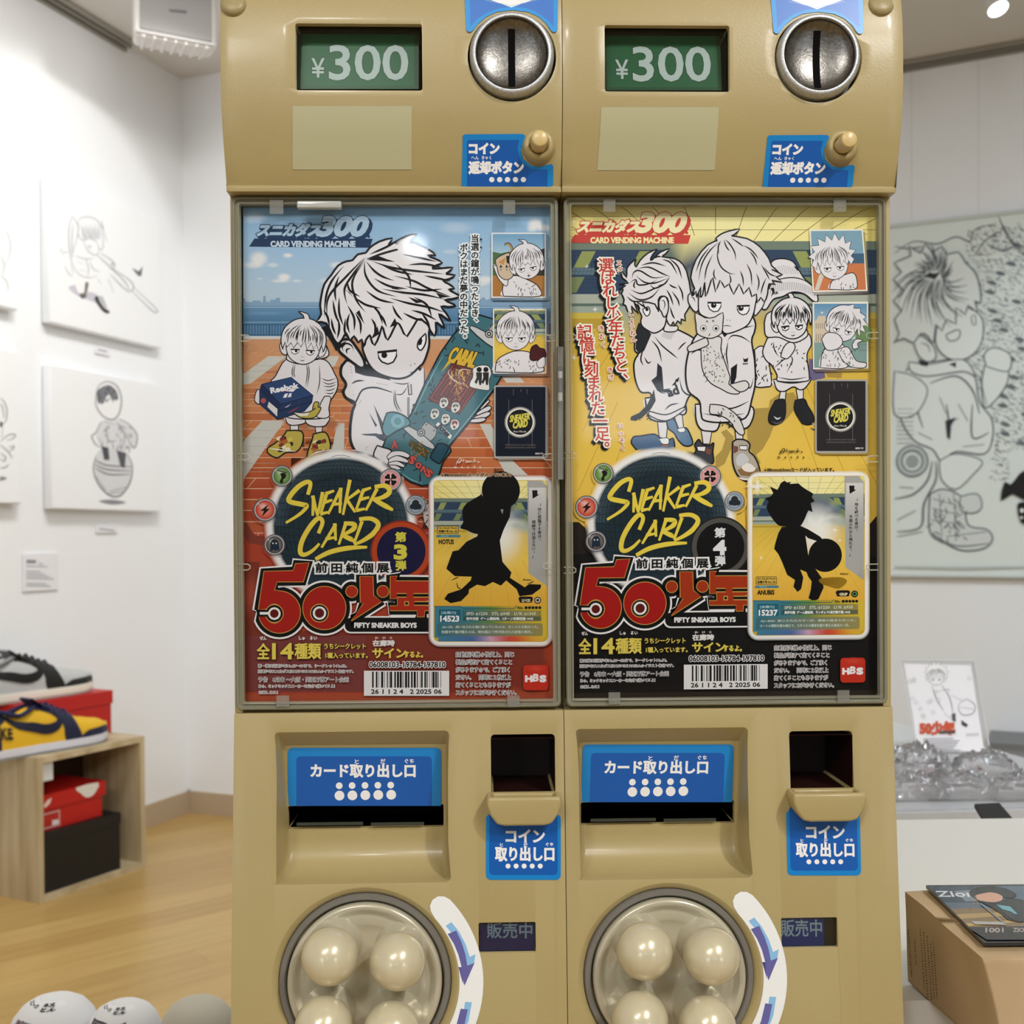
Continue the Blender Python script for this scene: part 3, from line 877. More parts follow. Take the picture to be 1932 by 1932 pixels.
machine(-1, 441, 1060.3, 0, 0, 'left beige card vending machine, its poster showing blue sky and brick paving', 'green price card reading yen 300')
machine(1, 1061.7, 1679, DXH, DXL, 'right beige card vending machine, its poster showing a yellow gym hall', 'green price card reading yen 300')

# ------------------------------------------------------------ the two posters
INK = '#14151a'
PW = '#dfdcdf'
def glow(A, cx, cy, rx, ry, c, a0=.9, a1=0.0, inner=0.0, n=28):
    """soft printed patch: colour fading out to its rim"""
    A.up()
    R = [0] + ([inner] if inner else []) + [inner + (1 - inner) * t for t in (.25, .5, .75, 1)]
    def al(r):
        t = max(0, (r - inner) / (1 - inner)) if r > inner else 0
        return a0 + (a1 - a0) * (t * t * (3 - 2 * t))
    pts = [(cx, cy)]; cs = [(c, a0)]
    for r in R[1:]:
        pts += [(cx + rx * r * math.cos(2 * math.pi * i / n), cy + ry * r * math.sin(2 * math.pi * i / n)) for i in range(n)]; cs += [(c, al(r))] * n
    fs = [(0, 1 + i, 1 + (i + 1) % n) for i in range(n)]
    for k in range(len(R) - 2): fs += [(1 + k * n + i, 1 + (k + 1) * n + i, 1 + (k + 1) * n + (i + 1) % n, 1 + k * n + (i + 1) % n) for i in range(n)]
    A.add(pts, fs, cs)
def mixc(a, b, t):
    t = max(0, min(1, t)); a = a.lstrip('#'); b = b.lstrip('#')
    return '#%02x%02x%02x' % tuple(round(int(a[i:i + 2], 16) * (1 - t) + int(b[i:i + 2], 16) * t) for i in (0, 2, 4))
def ramp(stops, t):
    for (a, ca), (b, cb) in zip(stops, stops[1:]):
        if t <= b: return mixc(ca, cb, (t - a) / (b - a))
    return stops[-1][1]
def cut(A, pts, fill, w=3, c=INK, sm=4):
    A.poly(pts, fill, sm); A.up()
    A.line(list(pts), w, c, (1, 1), sm, 0, True)
def head(A, cx, cy, s, rot=0, flip=1, w=1.6, style=0, look=0, eyes=True, ink=INK, fill=PW, sx=1.0, seed=1, mouth=0, ears=3):
    """a simple cartoon boy's head in line art"""
    rnd = random.Random(seed)
    cr, sr = math.cos(math.radians(rot)), math.sin(math.radians(rot))
    def t(p):
        x, y = p[0] * s * flip * sx, p[1] * s
        return (cx + x * cr - y * sr, cy + x * sr + y * cr)
    tt = lambda l: [t(p) for p in l]
    if ears & 1: cut(A, tt([(-.78, .12), (-1.02, .0), (-1.14, .22), (-1.02, .55), (-.78, .62)]), fill, w * .8, ink); A.lines([tt([(-.98, .15), (-1.02, .3), (-.9, .42)])], w * .7, ink)
    if ears & 2: cut(A, tt([(.78, .12), (1.02, .0), (1.14, .22), (1.02, .55), (.78, .62)]), fill, w * .8, ink); A.lines([tt([(.98, .15), (1.02, .3), (.9, .42)])], w * .7, ink)
    cut(A, tt([(-.8, -.2), (-.82, .3), (-.64, .74), (-.25, 1.0), (.2, 1.02), (.62, .76), (.82, .3), (.8, -.2), (0, -.6)]), fill, w, ink)
    crown = [(-1.0, .38), (-1.1, -.15), (-.95, -.68), (-.5, -1.08), (0, -1.2), (.5, -1.1), (.93, -.72), (1.1, -.15), (1.0, .38)]
    if style == 1:      # spiky top
        pts = [(-1.0, .3), (-1.22, .0), (-1.05, -.2), (-1.35, -.5), (-1.0, -.6), (-1.15, -1.05), (-.8, -.95), (-.75, -1.45), (-.45, -1.15), (-.25, -1.6), (-.05, -1.2), (.25, -1.55), (.35, -1.15), (.75, -1.4), (.72, -1.0), (1.2, -1.0), (1.0, -.65), (1.4, -.4), (1.1, -.2), (1.25, .1), (1.0, .35)]
    elif style == 2:    # swept to one side
        pts = spline(crown[:5], 4) + [(.3, -1.35), (.35, -1.1), (.75, -1.2), (.8, -.95), (1.2, -.8), (1.08, -.6), (1.45, -.3), (1.15, -.2), (1.4, .15), (1.05, .1), (1.15, .45), (.95, .35)]
    else:
        pts = spline(crown, 4)
    lo = [(.88, .02), (.76, .32), (.64, -.02), (.5, .2), (.38, -.06), (.2, .26), (.06, -.05), (-.12, .22), (-.28, -.06), (-.46, .26), (-.6, -.02), (-.78, .32), (-.88, .02)]
    lo = [(x, y + rnd.uniform(-.07, .07)) for x, y in lo]
    P = tt(list(pts) + lo)
    A.poly(P, fill); A.up(); A.line(P, w * 1.1, ink, (1, 1), 0, 0, True)
    if style == 0:
        tf = tt([(-.05, -1.17), (-.12, -1.35), (-.35, -1.5), (.1, -1.42), (.22, -1.17)]); A.poly(tf, fill); A.up(); A.line(tf, w, ink, (1, 1), 2)
    ls = []
    for i in range(26):
        a = math.radians(-168 + 156 * (i + .5) / 26 + rnd.uniform(-4, 4)) + math.pi
        ex = -1.0 + 2.0 * (i + .5) / 26 + rnd.uniform(-.05, .05)
        r0, r1 = rnd.uniform(.12, .6), rnd.uniform(.7, 1.0)
        top = (.05, -1.05); end = (ex, .12 + rnd.uniform(-.1, .05) + .12 * abs(ex))
        q = []
        for r in (r0, (r0 + r1) / 2, r1):
            bx = top[0] + (end[0] - top[0]) * r; by = top[1] + (end[1] - top[1]) * r
            bul = math.sin(r * math.pi) * .34 * ex * 1.1
            q.append((bx + bul, by - abs(bul) * .35))
        ls.append(tt(q))
    A.lines(ls, w * .95, ink)
    if eyes:
        for ex in (-.38, .36):
            e = [(ex - .2, .36), (ex + .2, .34), (ex + .16, .5), (ex, .58), (ex - .15, .52)]
            A.poly(tt(e), '#f0eef0', 0); A.up(); A.line(tt(e), w * .8, ink, (1, 1), 0, 0, True); A.line(tt([(ex - .22, .36), (ex + .22, .34)]), w * 1.3, ink, (1, 1))
            px, py = t((ex + .09 * look, .42)); A.disc(px, py, s * .065, ink, n=12)
        A.lines([tt([(-.1, .84), (.0, .87), (.12, .83)])], w * .7, ink, (.5, .5))
        if mouth: px, py = t((0, .85)); A.disc(px, py, s * .07, '#5a4a4a', n=10)
        for dx in (-.04, .06): px, py = t((dx, .68)); A.disc(px, py, s * .02, ink, n=6)
def wrinkles(A, pts, w=1.2, n=14, seed=3, L=9, ink=INK):
    rnd = random.Random(seed); ls = []
    xs = [p[0] for p in pts]; ys = [p[1] for p in pts]
    for i in range(n):
        x, y = rnd.uniform(min(xs), max(xs)), rnd.uniform(min(ys), max(ys)); a = rnd.uniform(.4, 2.6); l = rnd.uniform(.4, 1) * L
        ls.append([(x, y), (x + math.cos(a) * l * .5 + 1, y + math.sin(a) * l * .5), (x + math.cos(a) * l, y + math.sin(a) * l)])
    A.lines(ls, w, ink)

def bg_harbour(A):
    st = [(391, '#86b0d2'), (470, '#9bbdd8'), (560, '#b4c8d6'), (578, '#b0c4d4')]
    A.grid(452, 386, 1052, 578, 4, 24, lambda x, y: ramp(st, y))
    for x, y, rx, ry, a in ((488, 488, 22, 18, .8), (478, 500, 24, 9, .6), (515, 500, 14, 6, .5), (543, 482, 12, 6, .8), (536, 523, 16, 10, .85), (528, 530, 22, 5, .6), (560, 530, 12, 4, .5), (490, 526, 8, 3, .4),
                            (635, 500, 18, 8, .6), (620, 530, 24, 8, .5), (1010, 424, 20, 15, .85), (1026, 430, 16, 9, .7), (1003, 432, 12, 8, .6), (915, 528, 20, 10, .7), (900, 536, 30, 6, .5), (850, 475, 20, 6, .3), (860, 430, 40, 14, .25), (930, 470, 10, 3, .4), (480, 410, 30, 14, .3), (1040, 480, 16, 12, .5)):
        glow(A, x, y, rx, ry, '#efeae6', a, 0, .3)
    sky = [(452, 563), (462, 563), (463, 569), (476, 570), (477, 567), (491, 567), (492, 570), (496, 570), (497, 558), (501, 558), (502, 569), (509, 570), (510, 566), (520, 565), (521, 562), (528, 562), (529, 570), (600, 570), (860, 566), (905, 566), (912, 560), (918, 566), (926, 563), (1035, 566), (1036, 559), (1046, 558), (1052, 558), (1052, 580), (452, 580)]
    A.poly(sky, '#83a2be')
    A.grid(452, 577, 1052, 612, 2, 12, lambda x, y: ramp([(577, '#6e93b2'), (590, '#5b86aa'), (612, '#4a7699')], y))
    A.rect(452, 579, 1052, 580.2, '#a9c4d6'); glow(A, 500, 591, 60, 5, '#7fa5c0', .5)
    A.rect(452, 610, 1052, 634, '#5a82a4')
    A.up()
    for i in range(112):
        x = 454 + i * 5.4; A.line([(x, 613), (x, 632)], 1.5 if i % 10 else 2.6, '#2f5878', (1, 1), 0)
    for y, w in ((608, 1.6), (612.5, 2.2), (632, 2.2)): A.line([(452, y), (1052, y)], w, '#34607f' if y > 609 else '#86a8bd', (1, 1), 0)
    A.rect(452, 634, 1052, 640.5, '#cdd2d0')
    st = [(640, '#cd9a72'), (700, '#cb8f62'), (780, '#c98254'), (860, '#bd6636'), (930, '#a8462a'), (1010, '#b04830'), (1060, '#a83f2a'), (1333, '#a8432a')]
    A.grid(452, 640, 1052, 1335, 2, 60, lambda x, y: ramp(st, y))
    # brick paving
    VX, VY = 770, 560
    ys = [640]; h = 2.6
    while ys[-1] < 1045: ys.append(ys[-1] + h); h *= 1.085 if h < 17 else 1.02
    A.up()
    for y in ys: A.line([(452, y), (1052, y)], min(1.5, .35 + (y - 640) / 180), mixc('#b9805a', '#d8b99a', (y - 640) / 120), (1, 1), 0)
    A.up()
    for j, (y0, y1) in enumerate(zip(ys, ys[1:])):
        if y0 < 655: continue
        sp = (y0 - VY) * .42; k0 = (j % 2) * .5
        for i in range(-30, 30):
            X = VX + (i + k0) * sp; X1 = VX + (X - VX) * (y1 - VY) / (y0 - VY)
            if 452 < X < 1052 and 452 < X1 < 1052: A.line([(X, y0), (X1, y1)], min(1.4, .4 + (y0 - 640) / 200), '#d3b08e', (1, 1), 0)
    rnd = random.Random(4); A.up()
    for k in range(120):
        j = rnd.randrange(12, len(ys) - 2); x = rnd.uniform(455, 1010); d = (ys[j] - 560) * .25
        A.rect(x, ys[j] + .8, min(x + d, 1050), ys[j + 1] - .8, (rnd.choice(['#b56a3e', '#9c3c20', '#d08a5a']), .35), 0)
    P = '#c9c9c2'
    A.poly([(452, 706), (506, 672), (541, 672), (472, 724), (452, 726)], P)
    A.poly([(452, 836), (462, 829), (496, 793), (541, 793), (522, 815), (461, 902), (452, 912)], P)
    A.poly([(618, 672), (640, 672), (632, 690), (612, 700)], P)
    A.poly([(636, 800), (650, 800), (648, 880), (620, 880)], P)
    A.poly([(948, 711), (980, 711), (990, 722), (955, 722)], P)
    A.poly([(905, 800), (925, 800), (960, 862), (1052, 950), (1052, 975), (1010, 930), (990, 905), (960, 905), (930, 850)], P)
    A.rect(846, 905, 850, 908, P)
    A.up()
    for y in (690, 700, 712, 812, 826, 842, 858, 874, 890): A.line([(453, y), (520, y)], .6, '#a9a9a4', (1, 1), 0)
    glow(A, 590, 800, 60, 18, '#7a5a4c', .45, 0, .5)
    # lower red field with dark panel shapes
    A.poly([(452, 1000), (474, 1000), (500, 1030), (1052, 1030), (1052, 1335), (452, 1335)], '#a8402a')
    A.poly([(452, 985), (465, 985), (480, 1010), (500, 1012), (500, 1030), (470, 1025), (452, 1010)], '#7f3a2c')
    A.poly([(452, 1060), (490, 1060), (490, 1190), (1030, 1190), (1030, 1306), (452, 1306)], '#7c3326')
    A.poly([(465, 1200), (690, 1200), (690, 1306), (472, 1306)], '#7a3b38')
    A.poly([(1032, 990), (1050, 975), (1052, 1180), (1036, 1150)], '#93361f')
    A.poly([(452, 1310), (1052, 1306), (1052, 1335), (452, 1335)], '#a84b30')
    glow(A, 470, 1120, 22, 60, '#c25a44', .6); glow(A, 900, 1280, 140, 60, '#8c2c1a', .5); glow(A, 1040, 1250, 20, 80, '#c0502c', .5)
def hall(A, x0, x1, y0, yc, yf, y1, cxv, k=1.0):
    """gym hall: gridded lamp ceiling, stands, court"""
    A.grid(x0, y0, x1, yc, 6, 6, lambda x, y: mixc('#e3cf68', '#efe6a8', .5 + .5 * math.cos((x - cxv) / (x1 - x0) * 3.5)))
    A.up()
    for i in range(-8, 9):
        xt = cxv + i * 60 * k; xb = cxv + i * 36 * k
        a = [(xt + (xb - xt) * j / 5, y0 + (yc - y0) * j / 5) for j in range(6)]
        a = [p for p in a if x0 <= p[0] <= x1]
        if len(a) > 1: A.line(a, 1.1 * k, '#5b5630', (1, 1), 0)
    n = 3
    for j in range(1, n): y = y0 + (yc - y0) * j / n * 1.05; A.line([(x0, y), (x1, y)], .8 * k, '#5b5630', (1, 1), 0)
    H = yf - yc
    A.grid(x0, yc, x1, yc + H * .12, 1, 2, lambda x, y: '#6f7f70')
    A.grid(x0, yc + H * .12, x1, yf - H * .2, 1, 4, lambda x, y: '#2f4560')
    A.rect(x0, yc + H * .37, x1, yc + H * .47, '#5b7480')
    A.rect(x0, yf - H * .26, x1, yf - H * .13, '#a9b0a2'); A.rect(x0, yf - H * .13, x1, yf - H * .09, '#5a6e66'); A.rect(x0, yf - H * .09, x1, yf, '#9aa79a')
    A.up()
    nx = int((x1 - x0) / (7 * k))
    for i in range(nx): 
        x = x0 + 7 * k * (i + .5); dx = (x - cxv) * .06
        A.line([(min(max(x, x0), x1), yc + H * .14), (min(max(x + dx, x0), x1), yf - H * .28)], .5 * k, '#1c2c44', (1, 1), 0)
    for j in range(10): y = yc + H * (.15 + .055 * j); A.line([(x0, y), (x1, y)], .5 * k, '#1f3048', (1, 1), 0)
    for fx, s in ((.06, -1), (.24, -1), (.72, 1)):
        X = x0 + (x1 - x0) * fx; w = 26 * k; d = s * 16 * k
        q = [(X, yc + H * .14), (X + w, yc + H * .14), (X + w + d, yc + H * .37), (X + d, yc + H * .37)]
        A.poly([(min(max(a, x0), x1), b) for a, b in q], '#8f9a5a')
        q = [(X + d * 1.3, yc + H * .5), (X + w + d * 1.3, yc + H * .5), (X + w + d * 2.3, yf - H * .28), (X + d * 2.3, yf - H * .28)]
        A.poly([(min(max(a, x0), x1), b) for a, b in q], '#76855a')
    A.grid(x0, yf, x1, y1, 3, 8, lambda x, y: ramp([(0, '#c8b24a'), (.12, '#d8b648'), (.4, '#e6c352'), (1, '#dca83a')], (y - yf) / (y1 - yf)))
    A.rect(x0, yf + (y1 - yf) * .015, x1, yf + (y1 - yf) * .04, '#b89a38')
    A.up()
    for i in range(-16, 17):
        a = [(cxv + i * 22 * k * (1 + 3.0 * t), yf + (y1 - yf) * t) for t in (.03, .15, .3, .45, .6, .75, .9, 1)]
        a = [p for p in a if x0 <= p[0] <= x1]
        if len(a) > 1: A.line(a, .8 * k, '#a8842c', (1, 1), 0)
def star(A, x, y, r, a=1.0):
    glow(A, x, y, r, r * .13, '#ffffff', a); glow(A, x, y, r * .13, r, '#ffffff', a); glow(A, x, y, r * .45, r * .45, '#ffffff', a * .7)
def logo300(A, ink, fill, bar, barpar, box, txtc):
    A.o()
    for dx, dy in ((6, 5), (4.5, 4), (3, 3), (1.5, 1.5)):
        A.text('スニカダス', 489 + dx, 423 + dy, 604 + dx, 445 + dy, ink, b=6.5, sh=.35, res=2)
        A.text('300', 606 + dx, 410 + dy, 692 + dx, 444 + dy, ink, b=7.5, sh=.35)
    A.text('スニカダス', 489, 423, 604, 445, ink, b=6.5, sh=.35, res=2); A.text('300', 606, 410, 692, 444, ink, b=9, sh=.35)
    A.text('スニカダス', 489, 423, 604, 445, fill, b=3.6, sh=.35, res=2); A.text('300', 606, 410, 692, 444, fill, b=6.4, sh=.35)
    A.disc(695.5, 446, 2.6, ink, n=14)
    A.poly([(480, 450), (703, 450.5), (698, 467), (470, 465)], bar)
    A.text('CARD VENDING MACHINE', 511, 455, 670, 465.5, txtc, b=1.5)
def brush(A, segs, w, c):
    A.up()
    for q in segs: A.line(q, w, c, (.75, .5), 5)
def sneakercard(A, c='#e6cf4a', k=1):
    A.o(440, 670, 6.0375)
    Y = [[(850, 1590), (880, 1470), (840, 1445), (740, 1500), (640, 1620), (650, 1670), (780, 1700), (840, 1720), (760, 1810), (600, 1910)],
         [(915, 1640), (905, 1830)], [(905, 1600), (960, 1830)], [(1020, 1560), (960, 1830)],
         [(1060, 1590), (1000, 1800)], [(1050, 1580), (1150, 1545)], [(1030, 1680), (1130, 1650)], [(990, 1810), (1080, 1790)],
         [(1230, 1520), (1080, 1810)], [(1225, 1510), (1215, 1800)], [(1130, 1700), (1240, 1690)],
         [(1330, 1420), (1250, 1820)], [(1440, 1540), (1290, 1650)], [(1290, 1640), (1390, 1790)],
         [(1480, 1545), (1400, 1760)], [(1470, 1545), (1570, 1510)], [(1440, 1645), (1550, 1620)], [(1400, 1770), (1500, 1750)],
         [(1640, 1520), (1510, 1770)], [(1610, 1500), (1740, 1490), (1780, 1560), (1700, 1620), (1590, 1640)], [(1600, 1640), (1700, 1700), (1820, 1765)]]
    brush(A, [[(x, y) for x, y in q] for q in Y], 56, c)
    A.o(440, 970, 5.2219)
    Z = [[(840, 190), (880, 80), (840, 40), (760, 120), (680, 260), (660, 370), (700, 400), (780, 360), (850, 290)],
         [(1010, 100), (870, 330)], [(1000, 90), (1010, 260)], [(910, 245), (1000, 230)],
         [(1110, 90), (1040, 300)], [(1090, 90), (1190, 100), (1180, 150), (1070, 210)], [(1070, 205), (1170, 250), (1190, 240)],
         [(1270, 70), (1190, 290)], [(1240, 50), (1360, 45), (1430, 100), (1380, 190), (1280, 260), (1190, 300)],
         [(810, 445), (950, 375), (1130, 335), (1320, 325)]]
    brush(A, [[(x, y) for x, y in q] for q in Z], 48, c)
def orb(A, x, y, r, rim, c0, c1, sym):
    A.o()
    glow(A, x + 1, y + 2, r * 1.2, r * 1.2, '#1a1414', .6, 0, .7)
    A.ring(x, y, 0, r, '#8d8d92', '#4f5054'); A.ring(x, y, r * .82, r * .93, '#d9d9dc', '#77787c'); A.ring(x, y, 0, r * .8, c0, c1)
    glow(A, x - r * .2, y - r * .35, r * .5, r * .35, '#ffffff', .45)
    d = '#17130f'
    if sym == 'foot':
        A.poly([(x - 3, y - 4), (x + 3, y - 6), (x + 8, y - 2), (x + 6, y + 4), (x + 2, y + 7), (x + 2, y + 12), (x - 2, y + 14), (x - 4, y + 10), (x - 1, y + 3)], d, 4)
        for i in range(5): A.disc(x - 6 + i * 3.4, y - 10 + i * .9, 1.5, d, n=10)
    if sym == 'bolt': A.poly([(x + 7, y - 11), (x - 9, y + 2), (x - 2, y + 2), (x - 6, y + 13), (x + 9, y - 2), (x + 2, y - 2)], d)
    if sym == 'clover':
        for a, b in ((-4.5, -4.5), (4.5, -4.5), (-4.5, 4.5), (4.5, 4.5)): A.disc(x + a * 1.75, y + b * 1.0, 3.3, d, n=16); A.disc(x + a * 1.0, y + b * 1.75, 3.3, d, n=16); A.poly([(x, y), (x + a * 2.2, y + b * .6), (x + a * 1.6, y + b * 1.6), (x + a * .6, y + b * 2.2)], d)
    if sym == 'cloud':
        for a, b, q in ((0, -3, 7), (-6, 3, 5), (6, 3, 5.5), (0, 4, 5)): A.disc(x + a, y + b, q, '#23282f', n=20)
    if sym == 'ghost':
        A.poly([(x - 8, y + 12), (x - 8, y - 3), (x - 5, y - 9), (x, y - 11), (x + 5, y - 9), (x + 8, y - 3), (x + 9, y + 12), (x + 5, y + 9), (x + 2, y + 12), (x - 2, y + 9), (x - 5, y + 12)], '#1c2a3a', 0)
        A.disc(x - 3, y - 3, 1.5, '#dfe3e6', n=10); A.disc(x + 3, y - 3, 1.5, '#dfe3e6', n=10)
def globe(A, dark):
    A.o(); cx, cy = 643, 992
    glow(A, cx, cy, 146, 146, '#f4f1ec', 1, 0, .93, 56)
    def fc(r, a): return ('#1f3a48', '#0c1418')
    A.ring(cx, cy, 0, 128, '#18262e' if not dark else '#0d171c', '#20343f', 64)
    A.ring(cx, cy, 90, 128, '#16242c', '#3c525e', 64, 180, 360)
    A.up()
    for i in range(-13, 14):
        f = math.sin(i / 13 * 1.45)
        A.line([(cx + 127 * f * math.cos(t), cy + 128 * math.sin(t)) for t in [math.radians(-88 + j * 11) for j in range(13)]], .8, '#0a1014', (1, 1), 0)
    for j in range(-13, 8):
        y = cy + 126 * math.sin(j / 13 * 1.45); h = math.sqrt(max(0, 128 ** 2 - (y - cy) ** 2))
        A.line([(cx + h * (t / 6 - 1), y - 8 * (1 - (t / 6 - 1) ** 2) * (1 if j < 0 else -1)) for t in range(13)], .8, '#0a1014', (1, 1), 0)
    A.ring(cx, cy, 125, 131, ('#f4f1ec', .0), ('#f8f6f2', .95), 72)
    orb(A, 532, 898, 20, 0, '#9fc27c', '#4f7a34', 'foot'); orb(A, 500, 962, 22, 0, '#f0a08a', '#c23a22', 'bolt')
    orb(A, 737, 905, 21, 0, '#f4c6c6', '#d98a8c', 'clover'); orb(A, 784, 953, 19, 0, '#cdd8e0', '#6f8496', 'cloud')
    orb(A, 518, 1028, 20, 0, '#9a938f', '#4a4542', 'ghost')
def badge(A, num, c):
    rim, rim2, mid, t = c; A.o()
    A.disc(757, 1040, 58, rim); A.disc(757, 1040, 55, rim2); A.disc(757, 1040, 46, mid)
    A.text('第', 746, 1004, 766, 1022, t, b=1.5); A.text(num, 745, 1029, 766, 1054, t, b=4.5); A.text('弾', 747, 1058, 766, 1076, t, b=1.5)
def fifty(A, red, red2):
    """the big 50 lettering with gold keyline, black and white borders"""
    A.o(440, 970, 5.2219)
    five = [(305, 565), (590, 560), (615, 490), (745, 480), (690, 665), (430, 665), (405, 750)] + [(455 + 205 * math.cos(math.radians(a)), 965 + 205 * math.sin(math.radians(a))) for a in range(-80, 171, 10)] + [(325, 1010)] + [(405 + 85 * math.cos(math.radians(a)), 980 + 98 * math.sin(math.radians(a))) for a in range(155, -156, -15)] + [(322, 935), (250, 940)]
    zero_o, zero_i = (898, 925, 210), (850, 975, 92)
    yy = [(1250, 615), (1375, 615), (1380, 800), (1460, 860), (1160, 1055), (1285, 880), (1255, 870)]
    nen = [(1545, 615), (1640, 615), (1640, 665), (1745, 668), (1745, 720), (1980, 700), (1980, 790), (1790, 790), (1790, 820), (1980, 820), (1980, 880), (1860, 880), (1860, 905), (1980, 905), (1980, 945), (1860, 945), (1860, 1010), (1790, 1010), (1790, 945), (1545, 945), (1545, 900), (1600, 900), (1600, 830), (1560, 830)]
    nen = [(1550, 612), (1615, 612), (1600, 660), (1985, 662), (1985, 785), (1840, 785), (1840, 810), (1985, 812), (1985, 850), (1905, 850), (1905, 905), (1985, 905), (1985, 948), (1885, 948), (1880, 1010), (1815, 1010), (1812, 948), (1545, 948), (1545, 905), (1620, 905), (1620, 830), (1550, 835)]
    d1, d2 = (1167, 762, 55), (1475, 762, 55)
    bar = rrect(1100, 1020, 2045, 1160, 60)
    def layer(g, c):
        A.up()
        for P in (five, yy, nen): A.line(P, g, c, (1, 1), 0, 0, True); A.add(P, _tri_pts(P), c)
        for cx, cy, r in (zero_o, d1, d2): A.disc(cx, cy, r + g / 2, c, up=0)
    A.poly(rrect(1085, 1005, 2060, 1175, 68), '#f2f0ee')
    layer(125, '#f2f0ee'); A.poly(bar, '#0b0b0b'); layer(88, '#0b0b0b')
    A.disc(405, 980, 62, '#f2f0ee'); A.disc(405, 980, 38, '#5d1712'); A.rect(262, 962, 350, 992, '#f2f0ee')
    layer(14, '#c9a24c'); layer(0.5, red)
    A.poly([(1380, 800), (1460, 860), (1160, 1055), (1285, 880), (1255, 870), (1250, 615), (1375, 615)], red2); A.poly(nen, red2)
    A.disc(1167, 762, 52, red2); A.disc(1475, 762, 52, red2)
    A.up()
    cx, cy, r = zero_i; A.disc(cx, cy, r, '#c9a24c'); A.disc(cx, cy, r - 9, '#0b0b0b'); A.disc(cx, cy, r - 26, '#f2f0ee'); A.disc(cx, cy, r - 46, '#5d1712')
    A.disc(405, 980, 92, '#c9a24c'); A.disc(405, 980, 84, '#0b0b0b'); A.disc(405, 980, 62, '#f2f0ee'); A.disc(405, 980, 42, '#5d1712')
    A.poly([(225, 945), (330, 945), (330, 1010), (240, 1010)], '#0b0b0b'); A.rect(262, 964, 352, 990, '#f2f0ee')
    for cc, w_ in (('#c9a24c', 44), ('#0b0b0b', 26)):
        A.up()
        for q in ([(1612, 800), (1708, 800)], [(1775, 800), (2000, 800)], [(1785, 880), (2000, 880)]): A.line(q, w_, cc, (1, 1), 0)
        A.rect(1708 - w_ / 2, 880 - w_ / 2, 1708 + w_ / 2, 880 + w_ / 2, cc)
    A.text('FIFTY SNEAKER BOYS', 1195, 1072, 1805, 1118, '#f2f0ee', b=7)
    A.text('前田純個展', 812, 482, 1532, 575, '#0b0b0b', b=8, out=[(34, '#f2f0ee')], fn=None, spacing=1.45)
def printed_lines(A, num, no):
    A.o(440, 970, 5.2219); y, w = '#e2cf5a', '#e9e6e6'
    k = '#2a1414'
    for s, a, b in (('ぜん', 262, 326), ('しゅ', 648, 706), ('るい', 756, 824)): A.text(s, a, 1205, b, 1240, w, b=3, res=1)
    for s, a, b in (('ざい', 1398, 1430), ('ろう', 1470, 1500), ('じ', 1545, 1565)): A.text(s, a, 1210, b, 1230, w, b=2, res=1)
    A.text('全', 236, 1275, 356, 1425, y, b=9, out=[(9, k)]); A.text('14', 388, 1275, 588, 1425, y, b=13, out=[(9, k)]); A.text('種類', 608, 1275, 862, 1425, y, b=9, out=[(9, k)])
    A.text('うちシークレット', 896, 1275, 1305, 1328, y, b=4, out=[(6, k)]); A.text('1種入っています。', 910, 1366, 1325, 1418, y, b=4, out=[(6, k)])
    A.text('在廊時', 1375, 1242, 1588, 1300, w, b=6, res=2)
    A.text('サイン', 1375, 1325, 1700, 1415, y, b=9); A.text('するよ。', 1700 - 15, 1355, 1868, 1412, y, b=6)
    L = [('第%s弾は当選少年No.%sまで、シークレットNo.%s。' % num, 245, 1478, 1118, 1512), ('当選少年スニカダスはATSUSHI MAEDAのイラスト作品です。', 245, 1533, 1185, 1565),
         ('予告　8月末 ～大阪・関西万博アート企画', 248, 1605, 1135, 1655), ('あの、ミックミックスニーカーを公式で描いてるよ！', 250, 1678, 1000, 1712), ('お楽しみに！', 252, 1740, 438, 1772)]
    for s, a, b, c, d in L: A.text(s, a, b, c, d, '#1c1214', b=.3, out=[(6.5, w)], res=1)
    A.text('06008103-19784-197810', 1342, 1455, 2090, 1510, '#141214', b=4, out=[(13, w)], res=2)
    A.rect(1288, 1543, 2128, 1790, '#e8e6e6')
    rnd = random.Random(11); x = 1368; A.up()
    while x < 2045:
        b = rnd.choice((5, 5, 10, 16, 21)); A.rect(x, 1552, x + b, 1710, '#121214', 0); x += b + rnd.choice((6, 10, 16, 21))
    A.text('26 1 1 2 4   2 2025 06', 1360, 1727, 2052, 1770, '#121214', b=4, res=2)
    A.o(740, 970, 5.2212)
    T = ['自動販売機の性質上、同じ', '製品が続けて出てくること', 'がありますので、ご了承く', 'ださい。　同時に２枚以上', '出てくることもありますが', 'スタッフにお声かけください。']
    X = [1200, 1178, 1155, 1168, 1165, 1225]
    for i, s in enumerate(T): A.text(s, 628, 1358 + i * 75, X[i], 1408 + i * 75, '#150f10', b=.8, out=[(7.5, w)], res=1)
    A.rr(1290, 1487, 1540, 1735, 34, '#c2301f'); glow(A, 1420, 1520, 110, 40, '#e0604a', .35)
    A.text('H', 1315, 1595, 1375, 1648, '#f4f0f0', b=14); A.text('B', 1390, 1578, 1440, 1645, '#f4f0f0', b=10, sh=.12); A.text('S', 1458, 1592, 1512, 1650, '#f4f0f0', b=15)
